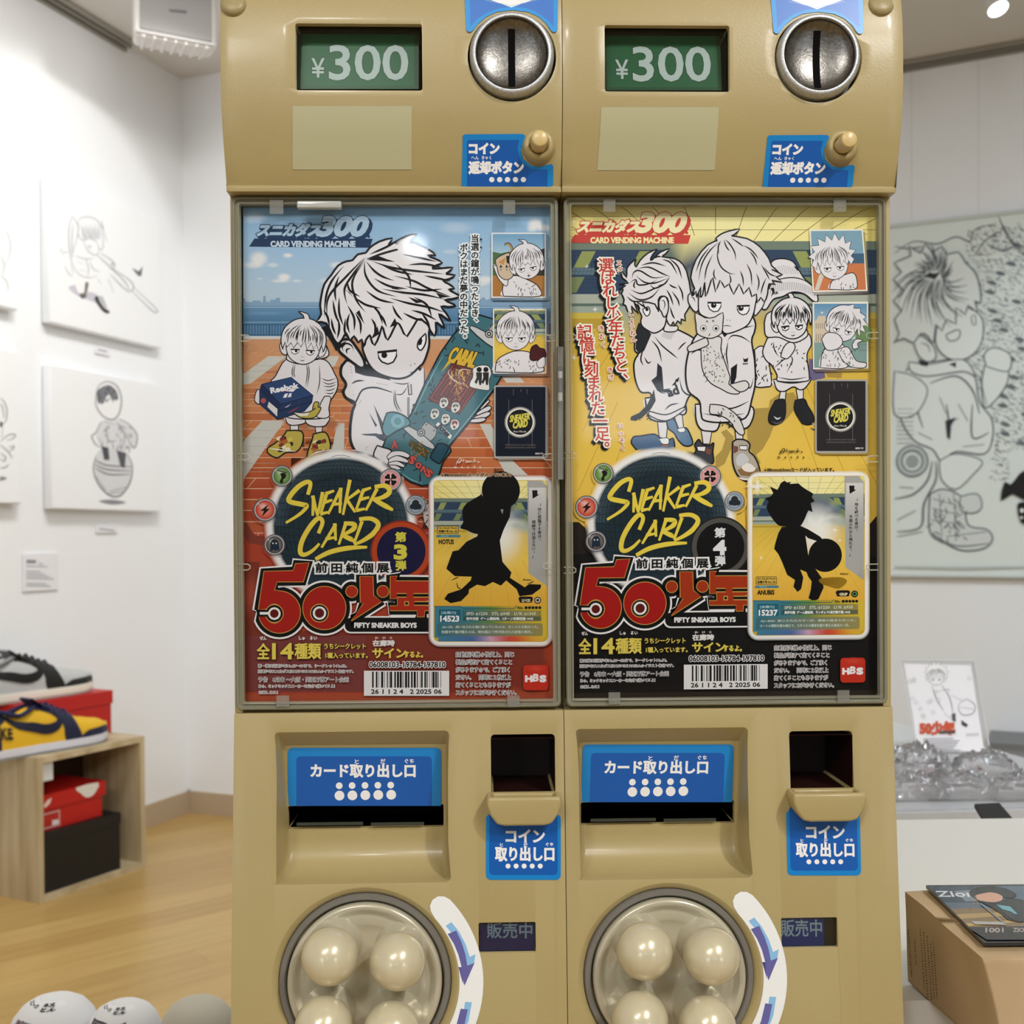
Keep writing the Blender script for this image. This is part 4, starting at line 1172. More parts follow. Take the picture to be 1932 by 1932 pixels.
def statcard(A, name, val, no, stats, skill, l1, l2, kind, vt, nm_y):
    """the printed trading card with a black silhouette; drawn in pixels of the left poster's card"""
    A.o(); X0, Y0, X1, Y1 = 818, 906, 1034, 1211
    for g, a in ((9.5, .25), (8, .4), (6.5, .6), (5, .9)): A.rr(X0 - g, Y0 - g, X1 + g, Y1 + g, 12 + g, ('#fbf6ea', a))
    A.rr(X0, Y0, X1, Y1, 11, '#cfa92e')
    hall(A, X0 + 1, X1 - 1, Y0 + 1, Y0 + 34, Y0 + 92, Y1 - 60, (X0 + X1) / 2, .42)
    glow(A, 940, 1010, 60, 70, '#fffbe8', .9, 0, .2)
    A.poly([(995, 907), (1022, 907), (1032, 918), (1032, 1106), (997, 1081)], '#a6a6a4'); A.grid(996, 907, 1032, 960, 1, 4, lambda x, y: mixc('#d6d4d2', '#a6a6a4', (y - 907) / 53)) if False else None
    A.grid(998, 920, 1031, 1000, 1, 4, lambda x, y: mixc('#d2d0ce', '#a6a6a4', (y - 920) / 80))
    k = '#141210'
    A.poly([(1004, 925), (1014, 925), (1014, 933), (1018, 933), (1005, 941)], k)
    A.vtext(vt[0], 1018, 954, 7.2, 6.0, k, b=.35, res=1); A.vtext(vt[1], 1007, 985, 7.2, 6.0, k, b=.35, res=1)
    B = '#050505'
    if kind == 'dunk':
        A.disc(945, 925, 36, B); A.rect(905, 900, 985, 906.4, '#e9e2d2', 1) if False else None
        A.poly([(880, 950), (905, 935), (908, 931), (912, 938), (935, 948), (948, 970), (949, 995), (940, 1005), (925, 1003), (905, 1008), (890, 1005), (880, 1000), (868, 996), (874, 985), (872, 965)], B, 2)
        A.poly([(905, 1000), (945, 985), (950, 960), (955, 945), (965, 950), (962, 975), (950, 1000), (943, 1020), (948, 1060), (965, 1080), (962, 1090), (990, 1108), (998, 1102), (1021, 1103), (1020, 1110), (1004, 1122), (980, 1125), (975, 1112), (955, 1095), (945, 1105), (930, 1098), (915, 1106), (900, 1103), (885, 1112), (884, 1120), (870, 1134), (850, 1138), (838, 1130), (845, 1120), (870, 1112), (888, 1095), (890, 1088), (858, 1087), (842, 1073), (854, 1040), (865, 1038), (880, 1022), (900, 1012)], B)
        A.lines([[(850, 1096), (860, 1091), (866, 1088)], [(868, 1096), (873, 1090)], [(862, 1097), (864, 1108), (872, 1112)], [(993, 1102), (1003, 1099), (1007, 1095)]], 1.8, B)
    else:
        A.poly([(852, 945), (858, 938), (852, 925), (866, 932), (872, 920), (880, 915), (885, 918), (893, 917), (890, 921), (906, 920), (912, 925), (922, 932), (935, 940), (932, 946), (938, 955), (930, 958), (934, 975), (926, 972), (920, 985), (912, 1000), (900, 1005), (880, 1002), (868, 1000), (855, 985), (845, 965), (850, 955), (843, 948)], B, 2)
        A.poly([(875, 1003), (910, 1001), (925, 1008), (948, 1022), (955, 1030), (946, 1032), (925, 1025), (920, 1020), (925, 1055), (932, 1075), (940, 1085), (952, 1102), (955, 1120), (945, 1142), (935, 1146), (926, 1140), (930, 1125), (932, 1108), (925, 1098), (922, 1090), (910, 1085), (916, 1100), (912, 1122), (905, 1128), (897, 1118), (900, 1105), (885, 1095), (875, 1070), (868, 1055), (860, 1045), (862, 1035), (868, 1015)], B)
        A.disc(958, 1058, 32, B); A.poly([(948, 1103), (985, 1100), (1000, 1108), (985, 1122), (965, 1118), (950, 1112)], ('#8a6a10', .9), 3)
        star(A, 977, 1010, 9); star(A, 986, 1030, 6); star(A, 835, 1062, 7, .8); star(A, 828, 925, 24)
    y = nm_y
    A.rr(825, y, 865, y + 15, 2, k); A.rr(826, y + 1, 864, y + 14, 1.5, '#d0b04a')
    A.text('Neo Atsushi Maeda', 828, y + 2.5, 862, y + 5.5, k, b=.3, res=1); A.text('当選少年 No. ' + no, 828, y + 8, 862, y + 12.5, k, b=.5, res=1)
    A.rr(823, y + 17, 869, y + 22, 2.4, '#4b8090'); A.text('オルス', 832, y + 18.2, 846, y + 20.8, '#cfe0e4', res=1)
    A.text(name, 828, y + 26, 856 + (4 if len(name) > 5 else 0), y + 34.5, k, b=.9, res=2)
    cy = 1144
    def fc(x, yy):
        t = (x - X0) / (X1 - X0)
        c = ramp([(0, '#3d7f92'), (.3, '#3b7c8c'), (.5, '#5f8a3a'), (.62, '#a89a34'), (1, '#d6b838')], t)
        if yy > Y1 - 16: c = ramp([(0, '#3d7f92'), (.35, '#4a68a0'), (.5, '#c9a0bc'), (.68, '#c8392a'), (.85, '#d8a038'), (1, '#d6b838')], t)
        return c
    A.grid(X0 + 2, cy, X1 - 2, Y1 - 8, 16, 6, fc); A.grid(X0 + 9, Y1 - 8, X1 - 9, Y1 - 1, 12, 1, fc)
    A.up(); A.line([(819, cy), (869, cy), (875, cy + 4.5), (970, cy + 4.5), (975, cy - 1.5)], 1.2, '#1e4c5c', (1, 1), 0)
    A.rect(828, cy + 6, 869, cy + 30, '#1f5f74'); A.rect(872, cy + 8, 1021, cy + 28, ('#2f4f4a', .55)); A.rect(875, cy + 19, 1021, cy + 27, ('#123a4a', .6))
    A.rr(825, cy + 32, 1024, cy + 56, 4, ('#2a5560', .55))
    A.text('[当選力]', 833, cy + 9.5, 860, cy + 15, '#a9c9d2', b=.4, res=1); A.text(val, 831, cy + 18, 866, cy + 28.5, '#eef2f2', b=1.3, res=2)
    A.text(stats, 880, cy + 11, 1011, cy + 16.5, '#c6ccb8', b=.6, res=1)
    A.text(skill, 880, cy + 20.5, 1006, cy + 26, '#dfe4dc', b=.5, res=1)
    A.text(l1, 834, cy + 36.5, 1016, cy + 42, '#b9c9c0', b=.4, res=1); A.text(l2, 833, cy + 45.5, 1004, cy + 51, '#b9c9c0', b=.4, res=1)
    A.poly([(978, 1129), (981, 1125.5), (1003, 1125.5), (1006, 1129), (1003, 1137), (981, 1137)], k); A.text('LUCK' if kind == 'dunk' else 'GRIP', 985, 1130.5, 1001, 1135.5, '#d8cfae', b=.8, res=1)
    A.disc(1014.5, 1132.5, 6.5, k); A.disc(1014.5, 1132.5, 4.6, '#d8d4cc' if kind == 'dunk' else '#4f8a4a'); A.disc(1014.5, 1132.5, 2.6, k)
    A.text('No. ●●●●●', 977, 1144, 1021, 1149, k, b=.6, res=1)
    A.text('Atsu', 986, 1092, 1002, 1095.5, '#3a2c14', b=.4, res=1)
def blackcard(A, x0, y0, x1, y1, base_):
    A.o()
    A.rr(x0 + 4, y0 + 5, x1 + 5, y1 + 6, 4, ('#5a4a38', .6)); A.rr(x0 - 3, y0 - 3, x1 + 2, y1 + 3, 4, '#a9a9a6'); A.rr(x0, y0, x1 - 2, y1 - 1, 2, base_)
    cx, cy = x0 + (x1 - x0) * .48, y0 + (y1 - y0) * .505; r = (x1 - x0) * .27
    A.up()
    for fx, f0, f1 in ((.26, .18, .85), (.72, .18, .85), (.35, .03, .12), (.62, .03, .1), (.5, .03, .07)): A.line([(x0 + (x1 - x0) * fx, y0 + (y1 - y0) * f0), (x0 + (x1 - x0) * fx, y0 + (y1 - y0) * f1)], .8, '#6d6f78', (1, 1), 0)
    A.ring(cx, cy, r - 1, r + 4, '#eceae2', ('#eceae2', 0.0)); A.disc(cx, cy, r, '#e9e6dc'); A.disc(cx, cy, r - 2, '#15171a')
    def T(p, q=(440, 670, 6.0375)): return p
    A.text('SNEAKER', cx - r * .72, cy - r * .58, cx + r * .72, cy - r * .12, '#d9cf5a', b=1.3, sh=.25, rot=-8, res=2)
    A.text('CARD', cx - r * .5, cy - r * .1, cx + r * .55, cy + r * .38, '#d9cf5a', b=1.5, sh=.25, rot=-8, res=2)
    A.up(); A.line([(cx - r * .4, cy + r * .52), (cx + r * .35, cy + r * .4)], 1, '#d9cf5a')
    A.text('Atsu Maeda', cx - r * .5, cy + r * .6, cx + r * .45, cy + r * .74, '#c9c9c4', b=.2, sh=.2, res=1)
    A.text('THE CHOSEN BOYS AND THE FADED', x0 + 18, y1 - 24, x1 - 20, y1 - 21, '#77706c', res=1); A.text('SNEAKERS ENGRAVED IN MEMORY', x0 + 18, y1 - 19, x1 - 20, y1 - 16, '#77706c', res=1)
    A.text('無限少年', x1 - 21, y1 - 8, x1 - 6, y1 - 4.5, '#c9c6c4', b=.3, res=1)
def sign(A, c):
    A.o(740, 670, 5.8545); A.up()
    for q in ([(705, 1215), (715, 1180), (745, 1145), (765, 1150), (750, 1185), (730, 1190), (720, 1178), (760, 1170), (790, 1165)], [(790, 1140), (785, 1190)], [(770, 1165), (815, 1160)], [(815, 1165), (812, 1190), (830, 1165), (835, 1188), (850, 1165), (860, 1185), (875, 1165), (885, 1188)], [(915, 1135), (895, 1188), (915, 1165), (930, 1185)], [(945, 1168), (950, 1185), (968, 1175)]):
        A.line(q, 8, c, (.6, .5), 4)
    A.text('maeda.', 685, 1222, 1035, 1250, c, b=2.5, spacing=3.2, res=1)
def bigboy(A):
    A.o(440, 670, 6.0375)
    body = [(1290, 60), (1235, 130), (1228, 230), (1285, 330), (1255, 420), (1290, 490), (1385, 545), (1358, 640), (1335, 800), (1335, 960), (1380, 1080), (1460, 1150), (1590, 1215), (1700, 1250), (1932, 1330), (2150, 1250), (2150, 700), (2160, 400), (2140, 180), (2000, 100), (1700, 60)]
    cut(A, body, PW, 26, INK, 4)
    A.up()
    A.poly([(1390, 200), (1500, 235), (1620, 250), (1800, 290), (1700, 190), (1520, 100), (1380, 90)], INK)
    A.lines([[(1255, 420), (1300, 500), (1385, 545), (1470, 400), (1620, 370), (1800, 420), (1932, 450)], [(1345, 330), (1410, 295), (1500, 290)]], 16)
    A.poly([(1600, 560), (1700, 760), (1720, 900), (1760, 1000), (1660, 960), (1590, 900), (1700, 900)], '#3a424e'); A.poly([(1450, 900), (1640, 890), (1650, 925), (1500, 915)], '#3a424e'); A.poly([(1545, 650), (1640, 800), (1620, 820)], '#3a424e')
    A.lines([[(1510, 515), (1570, 600)], [(1730, 500), (1820, 660)], [(1400, 560), (1360, 700)], [(1340, 870), (1430, 840)], [(1400, 1080), (1500, 1180), (1600, 1230)], [(1490, 970), (1600, 980)], [(1510, 1100), (1540, 1180)]], 12)
    for x, y in ((1340, 130), (1345, 165), (1350, 200), (1640, 320), (1665, 325), (1690, 328), (1720, 335), (1750, 340), (1450, 520), (1440, 545), (1370, 450), (1520, 1050), (1515, 1075)): A.disc(x, y, 5, INK, n=8)
    A.o(740, 670, 5.8545)
    A.poly([(0, 265), (150, 290), (290, 190), (350, 130), (360, 300), (345, 370), (200, 660), (100, 560), (0, 500)], PW)
    A.lines([[(350, 110), (355, 300), (325, 420)], [(0, 300), (120, 320), (200, 300)], [(170, 340), (110, 430), (20, 430)], [(35, 370), (45, 520), (110, 640)], [(20, 380), (25, 530), (80, 640)], [(290, 270), (340, 380)], [(270, 280), (325, 390)]], 9)
    A.up(); A.line([(190, 320), (200, 440)], 36, INK, (1, 1)); A.line([(190, 320), (200, 430)], 20, '#c9c6c8', (1, 1))
    A.up()
    for i in range(26): A.line([(165, 470 + i * 8), (192, 470 + i * 8)], 4, INK, (1, 1), 0)
    A.line([(162, 460), (165, 680)], 5, INK); A.line([(196, 460), (198, 680)], 5, INK)
    # face
    A.o()
    cut(A, [(684, 620), (684, 655), (688, 670), (698, 690), (713, 704), (738, 713), (757, 714), (774, 708), (791, 692), (800, 682), (809, 655), (809, 632), (804, 605), (740, 560)], PW, 3.2)
    # ear
    cut(A, [(639, 652), (645, 642), (660, 641), (672, 655), (685, 676), (688, 690), (680, 694), (665, 684), (650, 672), (640, 662)], PW, 4.2)
    A.lines([[(648, 664), (646, 655), (653, 648), (663, 652), (668, 662)], [(655, 668), (654, 660), (662, 657)], [(668, 678), (676, 676)]], 2.6)
    hair = [(597, 607), (606, 593), (604, 578), (606, 560), (612, 536), (625, 519), (638, 501), (654, 493), (665, 491), (675, 480), (690, 477), (697, 468), (715, 456), (740, 449.5), (733, 462), (745, 457), (765, 446), (786, 441.7), (772, 458), (785, 460), (800, 466), (812, 473), (822, 481), (806, 482), (820, 488), (834, 495.5), (820, 502), (816, 507), (836, 506), (854, 505), (845, 514), (842, 517), (858.7, 519.5), (848, 526), (836, 530), (847, 536), (857, 544), (846, 546), (858, 553), (867, 559.6), (853, 564), (839, 566), (851, 572), (860, 577), (846, 579), (832, 578), (841, 590), (850, 605.7), (838, 598), (828, 592), (834, 606), (839, 619), (829, 612), (822, 608), (823, 622), (820, 633), (812, 624), (808, 614), (800, 607),
            (788, 602), (768, 634.8), (757, 618), (750, 609), (742, 622), (731.5, 641.6), (725, 628), (721, 615), (716, 632), (706.7, 651.6), (700, 640), (698, 632), (690, 642), (687, 655), (682, 640), (676, 646), (668, 634), (660, 642), (653, 628), (646, 640), (637, 648), (629, 638), (623, 628), (616, 610)]
    A.poly(hair, '#e3e0e2'); A.up(); A.line(hair, 3.2, INK, (1, 1), 2, 0, True)
    A.poly([(606, 618), (620, 612), (632, 640), (640, 650), (655, 642), (645, 655), (634, 662), (625, 645)], INK)
    S = [[(690, 484), (655, 520), (620, 560), (617, 600)], [(690, 486), (668, 515), (650, 545), (655, 575)], [(688, 492), (665, 530), (672, 565), (690, 590)], [(688, 490), (690, 520), (712, 548), (750, 560)], [(690, 492), (705, 510), (722, 522), (745, 530)], [(690, 490), (720, 490), (745, 494)],
         [(697, 480), (725, 468), (750, 455)], [(695, 487), (730, 476), (768, 466)], [(700, 492), (740, 505), (790, 512), (840, 517)], [(742, 520), (780, 530), (810, 545), (852, 560)], [(650, 500), (626, 530), (615, 560), (612, 600)],
         [(720, 545), (760, 552), (800, 556), (845, 566)], [(735, 562), (770, 572), (810, 580), (840, 590)], [(640, 560), (640, 590), (648, 615)], [(628, 565), (632, 590), (640, 612)], [(655, 575), (668, 600), (668, 625)], [(700, 575), (715, 590), (722, 612)], [(668, 560), (690, 575), (720, 582)],
         [(760, 480), (790, 486), (825, 494)], [(770, 500), (800, 498), (835, 505)], [(745, 497), (770, 520), (775, 545)], [(760, 590), (780, 600), (800, 606)], [(780, 560), (805, 575), (815, 600)], [(670, 590), (680, 610), (680, 632)], [(740, 575), (748, 592), (760, 605)], [(660, 590), (655, 610), (660, 630)],
         [(705, 525), (735, 540), (770, 545)], [(765, 540), (800, 548), (835, 545)], [(690, 548), (715, 565), (745, 572)], [(712, 590), (722, 600), (730, 618)], [(795, 590), (805, 604), (812, 620)], [(640, 520), (632, 545), (634, 570)], [(680, 560), (660, 548), (655, 530)], [(755, 460), (775, 452)], [(800, 520), (825, 525), (850, 530)], [(700, 600), (708, 615), (706, 635)], [(775, 585), (800, 592), (825, 605)],
         [(638, 600), (640, 620), (636, 640)], [(652, 600), (650, 622), (654, 636)], [(625, 600), (628, 618), (634, 632)], [(720, 500), (750, 512), (780, 518)], [(610, 585), (618, 598), (622, 618)]]
    A.lines(S, 3.4)
    for a, b, c in (((690, 488), (712, 482), (738, 492)), ((650, 545), (660, 552), (668, 562)), ((735, 540), (760, 548), (740, 545)), ((810, 575), (835, 600), (820, 585)), ((735, 618), (745, 600), (750, 612)), ((700, 640), (712, 615), (716, 630)), ((672, 590), (678, 585), (688, 612)), ((770, 560), (800, 570), (785, 572)), ((822, 552), (850, 560), (830, 562))): A.poly([a, b, c], INK)
    glow(A, 779, 462, 34, 16, '#ffffff', .0)
    # eyes, nose, mouth
    e = [(713, 665), (748, 661), (748, 672), (742, 683), (732, 687), (721, 683), (715, 676)]
    A.poly(e, '#ecebed', 0); A.up(); A.line(e, 2.4, INK, (1, 1), 0, 0, True); A.line([(712, 665), (749, 661)], 3.6, INK, (1, 1)); A.disc(725, 670, 5.6, INK)
    e = [(803, 629), (792, 640), (788, 648), (788, 656), (794, 661), (801, 652), (804, 640)]
    A.poly(e, '#ecebed', 0); A.up(); A.line(e, 2.2, INK, (1, 1), 3, 0, True); A.poly([(795, 637), (790, 645), (789, 652), (795, 650), (797, 642)], INK)
    A.o(740, 670, 5.8545); A.disc(205, 112, 6, INK, n=10); A.disc(250, 95, 6, INK, n=10); A.lines([[(185, 193), (225, 188), (262, 155)], [(210, 205), (240, 190)]], 7)
    # right hand behind the board
    A.o(740, 670, 5.8545)
    for q in ([(930, 640), (1000, 590), (1070, 560), (1095, 590), (1030, 640), (940, 690)], [(910, 680), (1050, 625), (1085, 650), (1030, 690), (900, 730)], [(870, 710), (1010, 690), (1030, 720), (960, 745), (850, 740)], [(960, 600), (1050, 500), (1075, 510), (1000, 590)]): cut(A, q, PW, 9)
def board(A):
    A.o(740, 670, 5.8545)
    Q = [(-5, -180), (30, -255), (70, -320), (120, -350), (160, -340), (200, -290), (240, -260), (300, -250), (450, -150), (1235, 190), (1180, 290), (1110, 400), (1000, 560), (850, 750), (640, 1000), (650, 1060), (590, 1150), (540, 1210), (520, 1310), (460, 1400), (400, 1435), (330, 1445), (200, 1400), (60, 1300), (-60, 1220), (-140, 1100), (-60, 900), (100, 800), (210, 650), (350, 330), (450, 130), (540, -20), (680, -240)]
    Q = [(530, -20), (660, -205), (745, -300), (740, -440), (775, -515), (850, -545), (930, -500), (960, -445), (1110, -400), (1235, -150), (1235, 190), (1110, 400), (850, 740), (635, 1000), (650, 1060), (560, 1180), (520, 1310), (460, 1400), (400, 1435), (330, 1445), (200, 1400), (60, 1300), (-60, 1220), (-140, 1100), (-60, 900), (100, 800), (210, 650), (380, 270)]
    A.poly(Q, '#3d6c76'); A.up(); A.line(Q, 18, INK, (1, 1), 0, 0, True)
    A.lines([[(560, 10), (400, 300), (235, 650)], [(1090, 390), (850, 700), (620, 980)], [(60, 1270), (200, 1370), (330, 1415)]], 7, '#8fc0c8', (.5, .5), 3)
    rnd = random.Random(5); A.up()
    for i in range(90):
        u, v = rnd.uniform(0, 1), rnd.uniform(-.5, .5)
        x = 860 - 740 * u + v * 380; y = -200 + 1500 * u + v * 220
        if u > .8 and v < -.1: continue
        a = rnd.uniform(0, 3); c, s = math.cos(a) * 17, math.sin(a) * 17
        A.line([(x - c, y - s), (x + c, y + s)], 10, '#132a30', (1, 1), 0)
        for q in (-1, 1): A.line([(x + q * c - s * .5, y + q * s + c * .5), (x + q * c + s * .5, y + q * s - c * .5)], 10, '#132a30', (1, 1), 0)
    # maze panel
    M = [(700, 30), (1060, 200), (740, 660), (390, 490)]
    A.poly(M, '#5c241f')
    def mp(u, v): return (M[0][0] + (M[1][0] - M[0][0]) * u + (M[3][0] - M[0][0]) * v, M[0][1] + (M[1][1] - M[0][1]) * u + (M[3][1] - M[0][1]) * v)
    A.up()
    for i in range(5):
        a = .06 + i * .09
        A.line([mp(a, a * .8), mp(1 - a, a * .8), mp(1 - a, 1 - a * .8), mp(a, 1 - a * .8), mp(a, a * .8 + .12)], 9, '#b4543e' if i % 2 == 0 else '#8a3a30', (1, 1), 0)
    wrinkles(A, [mp(.25, .3), mp(.75, .7)], 7, 40, 8, 60, '#c98a4a'); wrinkles(A, [mp(.2, .2), mp(.8, .8)], 6, 30, 18, 50, '#2a1210')
    A.text('CABAL', 640, -60, 930, 110, '#d8b23a', b=18, out=[(14, '#141010')], sh=.2, rot=14)
    A.poly([(640, 30), (540, 190), (600, 130), (640, 90)], '#d8b23a')
    wrinkles(A, [(650, 150), (870, 330)], 12, 26, 9, 70, '#c9a03a'); A.lines([[(640, 150), (620, 200), (700, 290), (820, 320)], [(720, 240), (760, 160), (880, 170)]], 9, '#d8d4c8')
    # sticker figures (plain)
    cut(A, [(890, 150), (960, 115), (1060, 120), (1095, 200), (1070, 280), (1075, 370), (1040, 390), (870, 355), (860, 300), (890, 240)], '#e4e2de', 7)
    for x in (960, 1035):
        A.disc(x, 160, 28, INK); A.poly([(x - 35, 190), (x + 32, 190), (x + 30, 260), (x + 22, 330), (x + 2, 330), (x - 8, 270), (x - 30, 320), (x - 52, 300), (x - 28, 250)], '#26262a')
    for i, (x, y, c) in enumerate(((570, 520, '#8f938c'), (700, 570, '#9aa09a'), (470, 640, '#8b9692'), (590, 700, '#c9b9a4'), (690, 760, '#b0402a'))):
        cut(A, [(x - 48, y), (x - 30, y - 45), (x + 25, y - 48), (x + 52, y - 5), (x + 35, y + 45), (x - 20, y + 70), (x - 50, y + 35)], '#dcdad6', 6)
        A.disc(x, y - 8, 32, c); A.poly([(x - 30, y - 15), (x + 32, y - 18), (x + 30, y - 5), (x - 28, y)], '#2a2a2c'); A.disc(x + 2, y + 10, 17, '#dcd4c8'); A.disc(x - 5, y + 35, 14, '#3a3a40')
    A.poly([(480, 770), (510, 740), (660, 890), (640, 930), (600, 900)], '#e4e2de'); A.text('Bones', 500, 800, 650, 860, INK, b=10, rot=47)
    # trucks
    for X, Y, k in ((0, 0, 1), (600, -770, 1.05)):
        P = lambda x, y: (X + x * k, Y + y * k) if X == 0 else ((x - 110) * 1.0 + 860, (y - 770) * 1.0 - 320)
        cut(A, [P(x, y) for x, y in ((370, 735), (495, 820), (430, 950), (280, 880))], '#a9acac', 10, INK, 2)
        cut(A, [P(x, y) for x, y in ((130, 765), (270, 830), (460, 990), (440, 1040), (290, 960), (110, 800))], '#c4c6c8', 10, INK, 2)
        a = P(320, 855)
        for r, c in ((46, INK), (36, '#b4b6b8'), (24, INK), (12, '#c8c8ca')): A.disc(a[0], a[1], r, c, n=24)
        for x, y in ((375, 765), (460, 830)): a = P(x, y); A.disc(a[0], a[1], 12, INK, n=12); A.disc(a[0] - 2, a[1] - 2, 6, '#c8c8ca', n=12)
    cut(A, [(-60, 640), (30, 630), (150, 680), (200, 760), (110, 810), (30, 850), (-60, 900), (-110, 820), (-90, 720)], '#5d8f9c', 14)
    A.ring(60, 730, 40, 75, '#7fb0bc'); 
    A.poly([(200, 920), (420, 1060), (370, 1140), (180, 1000)], '#4a4a2c'); wrinkles(A, [(210, 950), (390, 1110)], 9, 18, 6, 60, '#b07a3a')
    cut(A, [(500, 980), (560, 975), (620, 1010), (610, 1060), (540, 1180), (510, 1195), (440, 1150), (425, 1110)], '#1f4a5c', 14)
    A.text('S', 190, 1120, 250, 1200, '#c4544a', b=16, out=[(10, INK)], rot=40); A.text('O', 262, 1190, 318, 1245, '#c4544a', b=14, out=[(10, INK)]); A.text('N', 325, 1235, 385, 1300, '#c4544a', b=14, out=[(10, INK)], rot=30); A.text('S', 375, 1270, 435, 1345, '#c4544a', b=14, out=[(10, INK)], rot=40)
    A.text('A', -5, 945, 60, 1030, '#b4544e', b=14, out=[(8, INK)])
    # left hand holding the board
    A.o(440, 670, 6.0375)
    cut(A, [(1640, 1030), (1700, 1050), (1800, 1090), (1780, 1200), (1740, 1260), (1640, 1230), (1600, 1130)], PW, 16)
    A.o(740, 670, 5.8545)
    for q in ([(-60, 1120), (0, 1065), (110, 1060), (190, 1100), (170, 1135), (60, 1110), (-20, 1180)], [(-40, 1150), (50, 1110), (160, 1150), (170, 1190), (40, 1170), (-30, 1210)], [(-40, 1190), (50, 1170), (130, 1210), (125, 1240), (30, 1215), (-30, 1240)], [(-40, 1215), (30, 1215), (90, 1245), (85, 1265), (10, 1255), (-40, 1270)]): cut(A, q, PW, 9)
def smallboy(A):
    A.o(440, 670, 6.0375)
    # legs and shoes
    cut(A, [(650, 770), (745, 770), (740, 900), (700, 970), (650, 900)], PW, 9, INK, 0); cut(A, [(930, 800), (1015, 800), (1010, 920), (950, 930)], PW, 9, INK, 0)
    for P, T_ in (([(610, 860), (780, 870), (790, 1000), (720, 1100), (600, 1110), (500, 1170), (400, 1120), (395, 1060), (480, 1000), (570, 920)], 0), ([(910, 900), (1050, 880), (1105, 1000), (1100, 1080), (1060, 1150), (940, 1200), (840, 1210), (850, 1100), (900, 960)], 1)):
        cut(A, P, '#b9a94e', 13)
        cx, cy = sum(p[0] for p in P) / len(P), sum(p[1] for p in P) / len(P)
        rnd = random.Random(3 + T_)
        for i in range(15):
            x, y = cx + rnd.uniform(-100, 50), cy + rnd.uniform(-80, 60); A.poly([(x, y), (x + 50, y - 20), (x + 60, y + 20), (x + 10, y + 30)], rnd.choice(['#1c1c18', '#d0bf5c', '#7a2f2a', '#e4dfc0', '#2a2a22', '#a8642a']), 3)
        A.up(); A.line([(P[-3][0], P[-3][1]), (cx - 40, cy + 60), (P[3][0], P[3][1])], 12, '#e8e4da')
    cut(A, [(590, 700), (620, 780), (700, 800), (820, 770), (820, 700)], PW, 9); cut(A, [(820, 700), (830, 770), (900, 810), (1000, 815), (1060, 790), (1085, 700)], PW, 9)
    # torso and arms
    cut(A, [(620, 40), (560, 90), (480, 240), (430, 300), (480, 400), (600, 560), (600, 700), (840, 730), (1080, 700), (1090, 560), (1180, 400), (1190, 290), (1160, 220), (1080, 80), (960, 40)], PW, 10)
    cut(A, [(1040, 470), (1110, 480), (1090, 600), (1095, 690), (1040, 720), (950, 700), (980, 600), (1000, 540)], PW, 9)
    for x in (935, 965, 1000, 1030): A.up(); A.line([(x, 690), (x + 12, 715)], 5)
    A.lines([[(690, 90), (670, 200), (690, 260)], [(710, 90), (690, 200), (710, 260)], [(830, 90), (845, 200), (820, 380)], [(850, 90), (865, 200), (840, 380)], [(980, 100), (985, 300), (950, 450)], [(1000, 260), (1080, 290), (1180, 260)], [(1010, 300), (1090, 330), (1185, 300)], [(1020, 350), (1100, 360), (1180, 330)], [(1040, 400), (1110, 400), (1170, 370)], [(1045, 430), (1110, 440), (1150, 420)],
             [(500, 220), (570, 240)], [(480, 250), (560, 275)], [(530, 190), (600, 200)], [(550, 160), (600, 170)], [(950, 130), (1000, 200)], [(1080, 100), (1000, 240)], [(930, 450), (900, 560)]], 8)
    cut(A, [(610, 0), (620, 60), (760, 100), (900, 60), (1070, 20), (1080, -60), (1000, -130), (640, -60)], PW, 10)
    A.lines([[(640, 0), (700, 60), (760, 95)], [(760, 95), (900, 60), (1060, 0)], [(700, 20), (760, 60)], [(1010, -70), (980, -10), (880, 40)]], 9)
    # shoe box and the hand on it
    cut(A, [(310, 390), (270, 400), (245, 480), (250, 530), (300, 550)], PW, 8)
    A.lines([[(250, 450), (320, 455)], [(245, 490), (320, 495)], [(255, 520), (310, 525)]], 7)
    A.poly([(325, 330), (660, 252), (910, 460), (895, 540), (810, 640), (510, 735), (300, 555), (300, 400)], '#24375c')
    A.poly([(325, 330), (660, 252), (910, 460), (540, 560)], '#2a4370'); A.poly([(300, 400), (325, 330), (540, 560), (510, 640)], '#1c2c50'); A.poly([(300, 470), (510, 650), (500, 735), (300, 555)], '#22355e')
    A.up()
    for q in ([(325, 330), (540, 560), (910, 460)], [(540, 560), (510, 640), (895, 530)], [(510, 640), (500, 735)], [(325, 330), (660, 252), (910, 460), (895, 540), (810, 640), (505, 735), (300, 555), (300, 400), (325, 330)]): A.line(q, 6, '#0f1c38', (1, 1), 0)
    A.text('Reebok', 425, 345, 740, 405, '#e8eaee', b=10, rot=-11)
    A.poly([(540, 420), (620, 405), (700, 375), (720, 378), (660, 418), (620, 415)], '#b03a3a'); A.poly([(600, 410), (730, 372), (680, 418)], '#e8eaee')
    A.poly([(590, 440), (625, 435), (605, 485), (565, 485)], '#e8eaee'); A.poly([(640, 435), (665, 432), (660, 475), (620, 482)], '#e8eaee')
    A.disc(343, 520, 30, '#b0584e', n=20); A.poly([(405, 530), (505, 615), (500, 700), (390, 590)], '#dcdcd8'); A.lines([[(412, 550), (490, 620)], [(408, 570), (488, 645)], [(402, 590), (480, 668)]], 5, INK)
    A.poly([(580, 600), (660, 555), (620, 590)], '#c8ccd4'); A.poly([(610, 660), (760, 585), (680, 640)], '#a8404a')
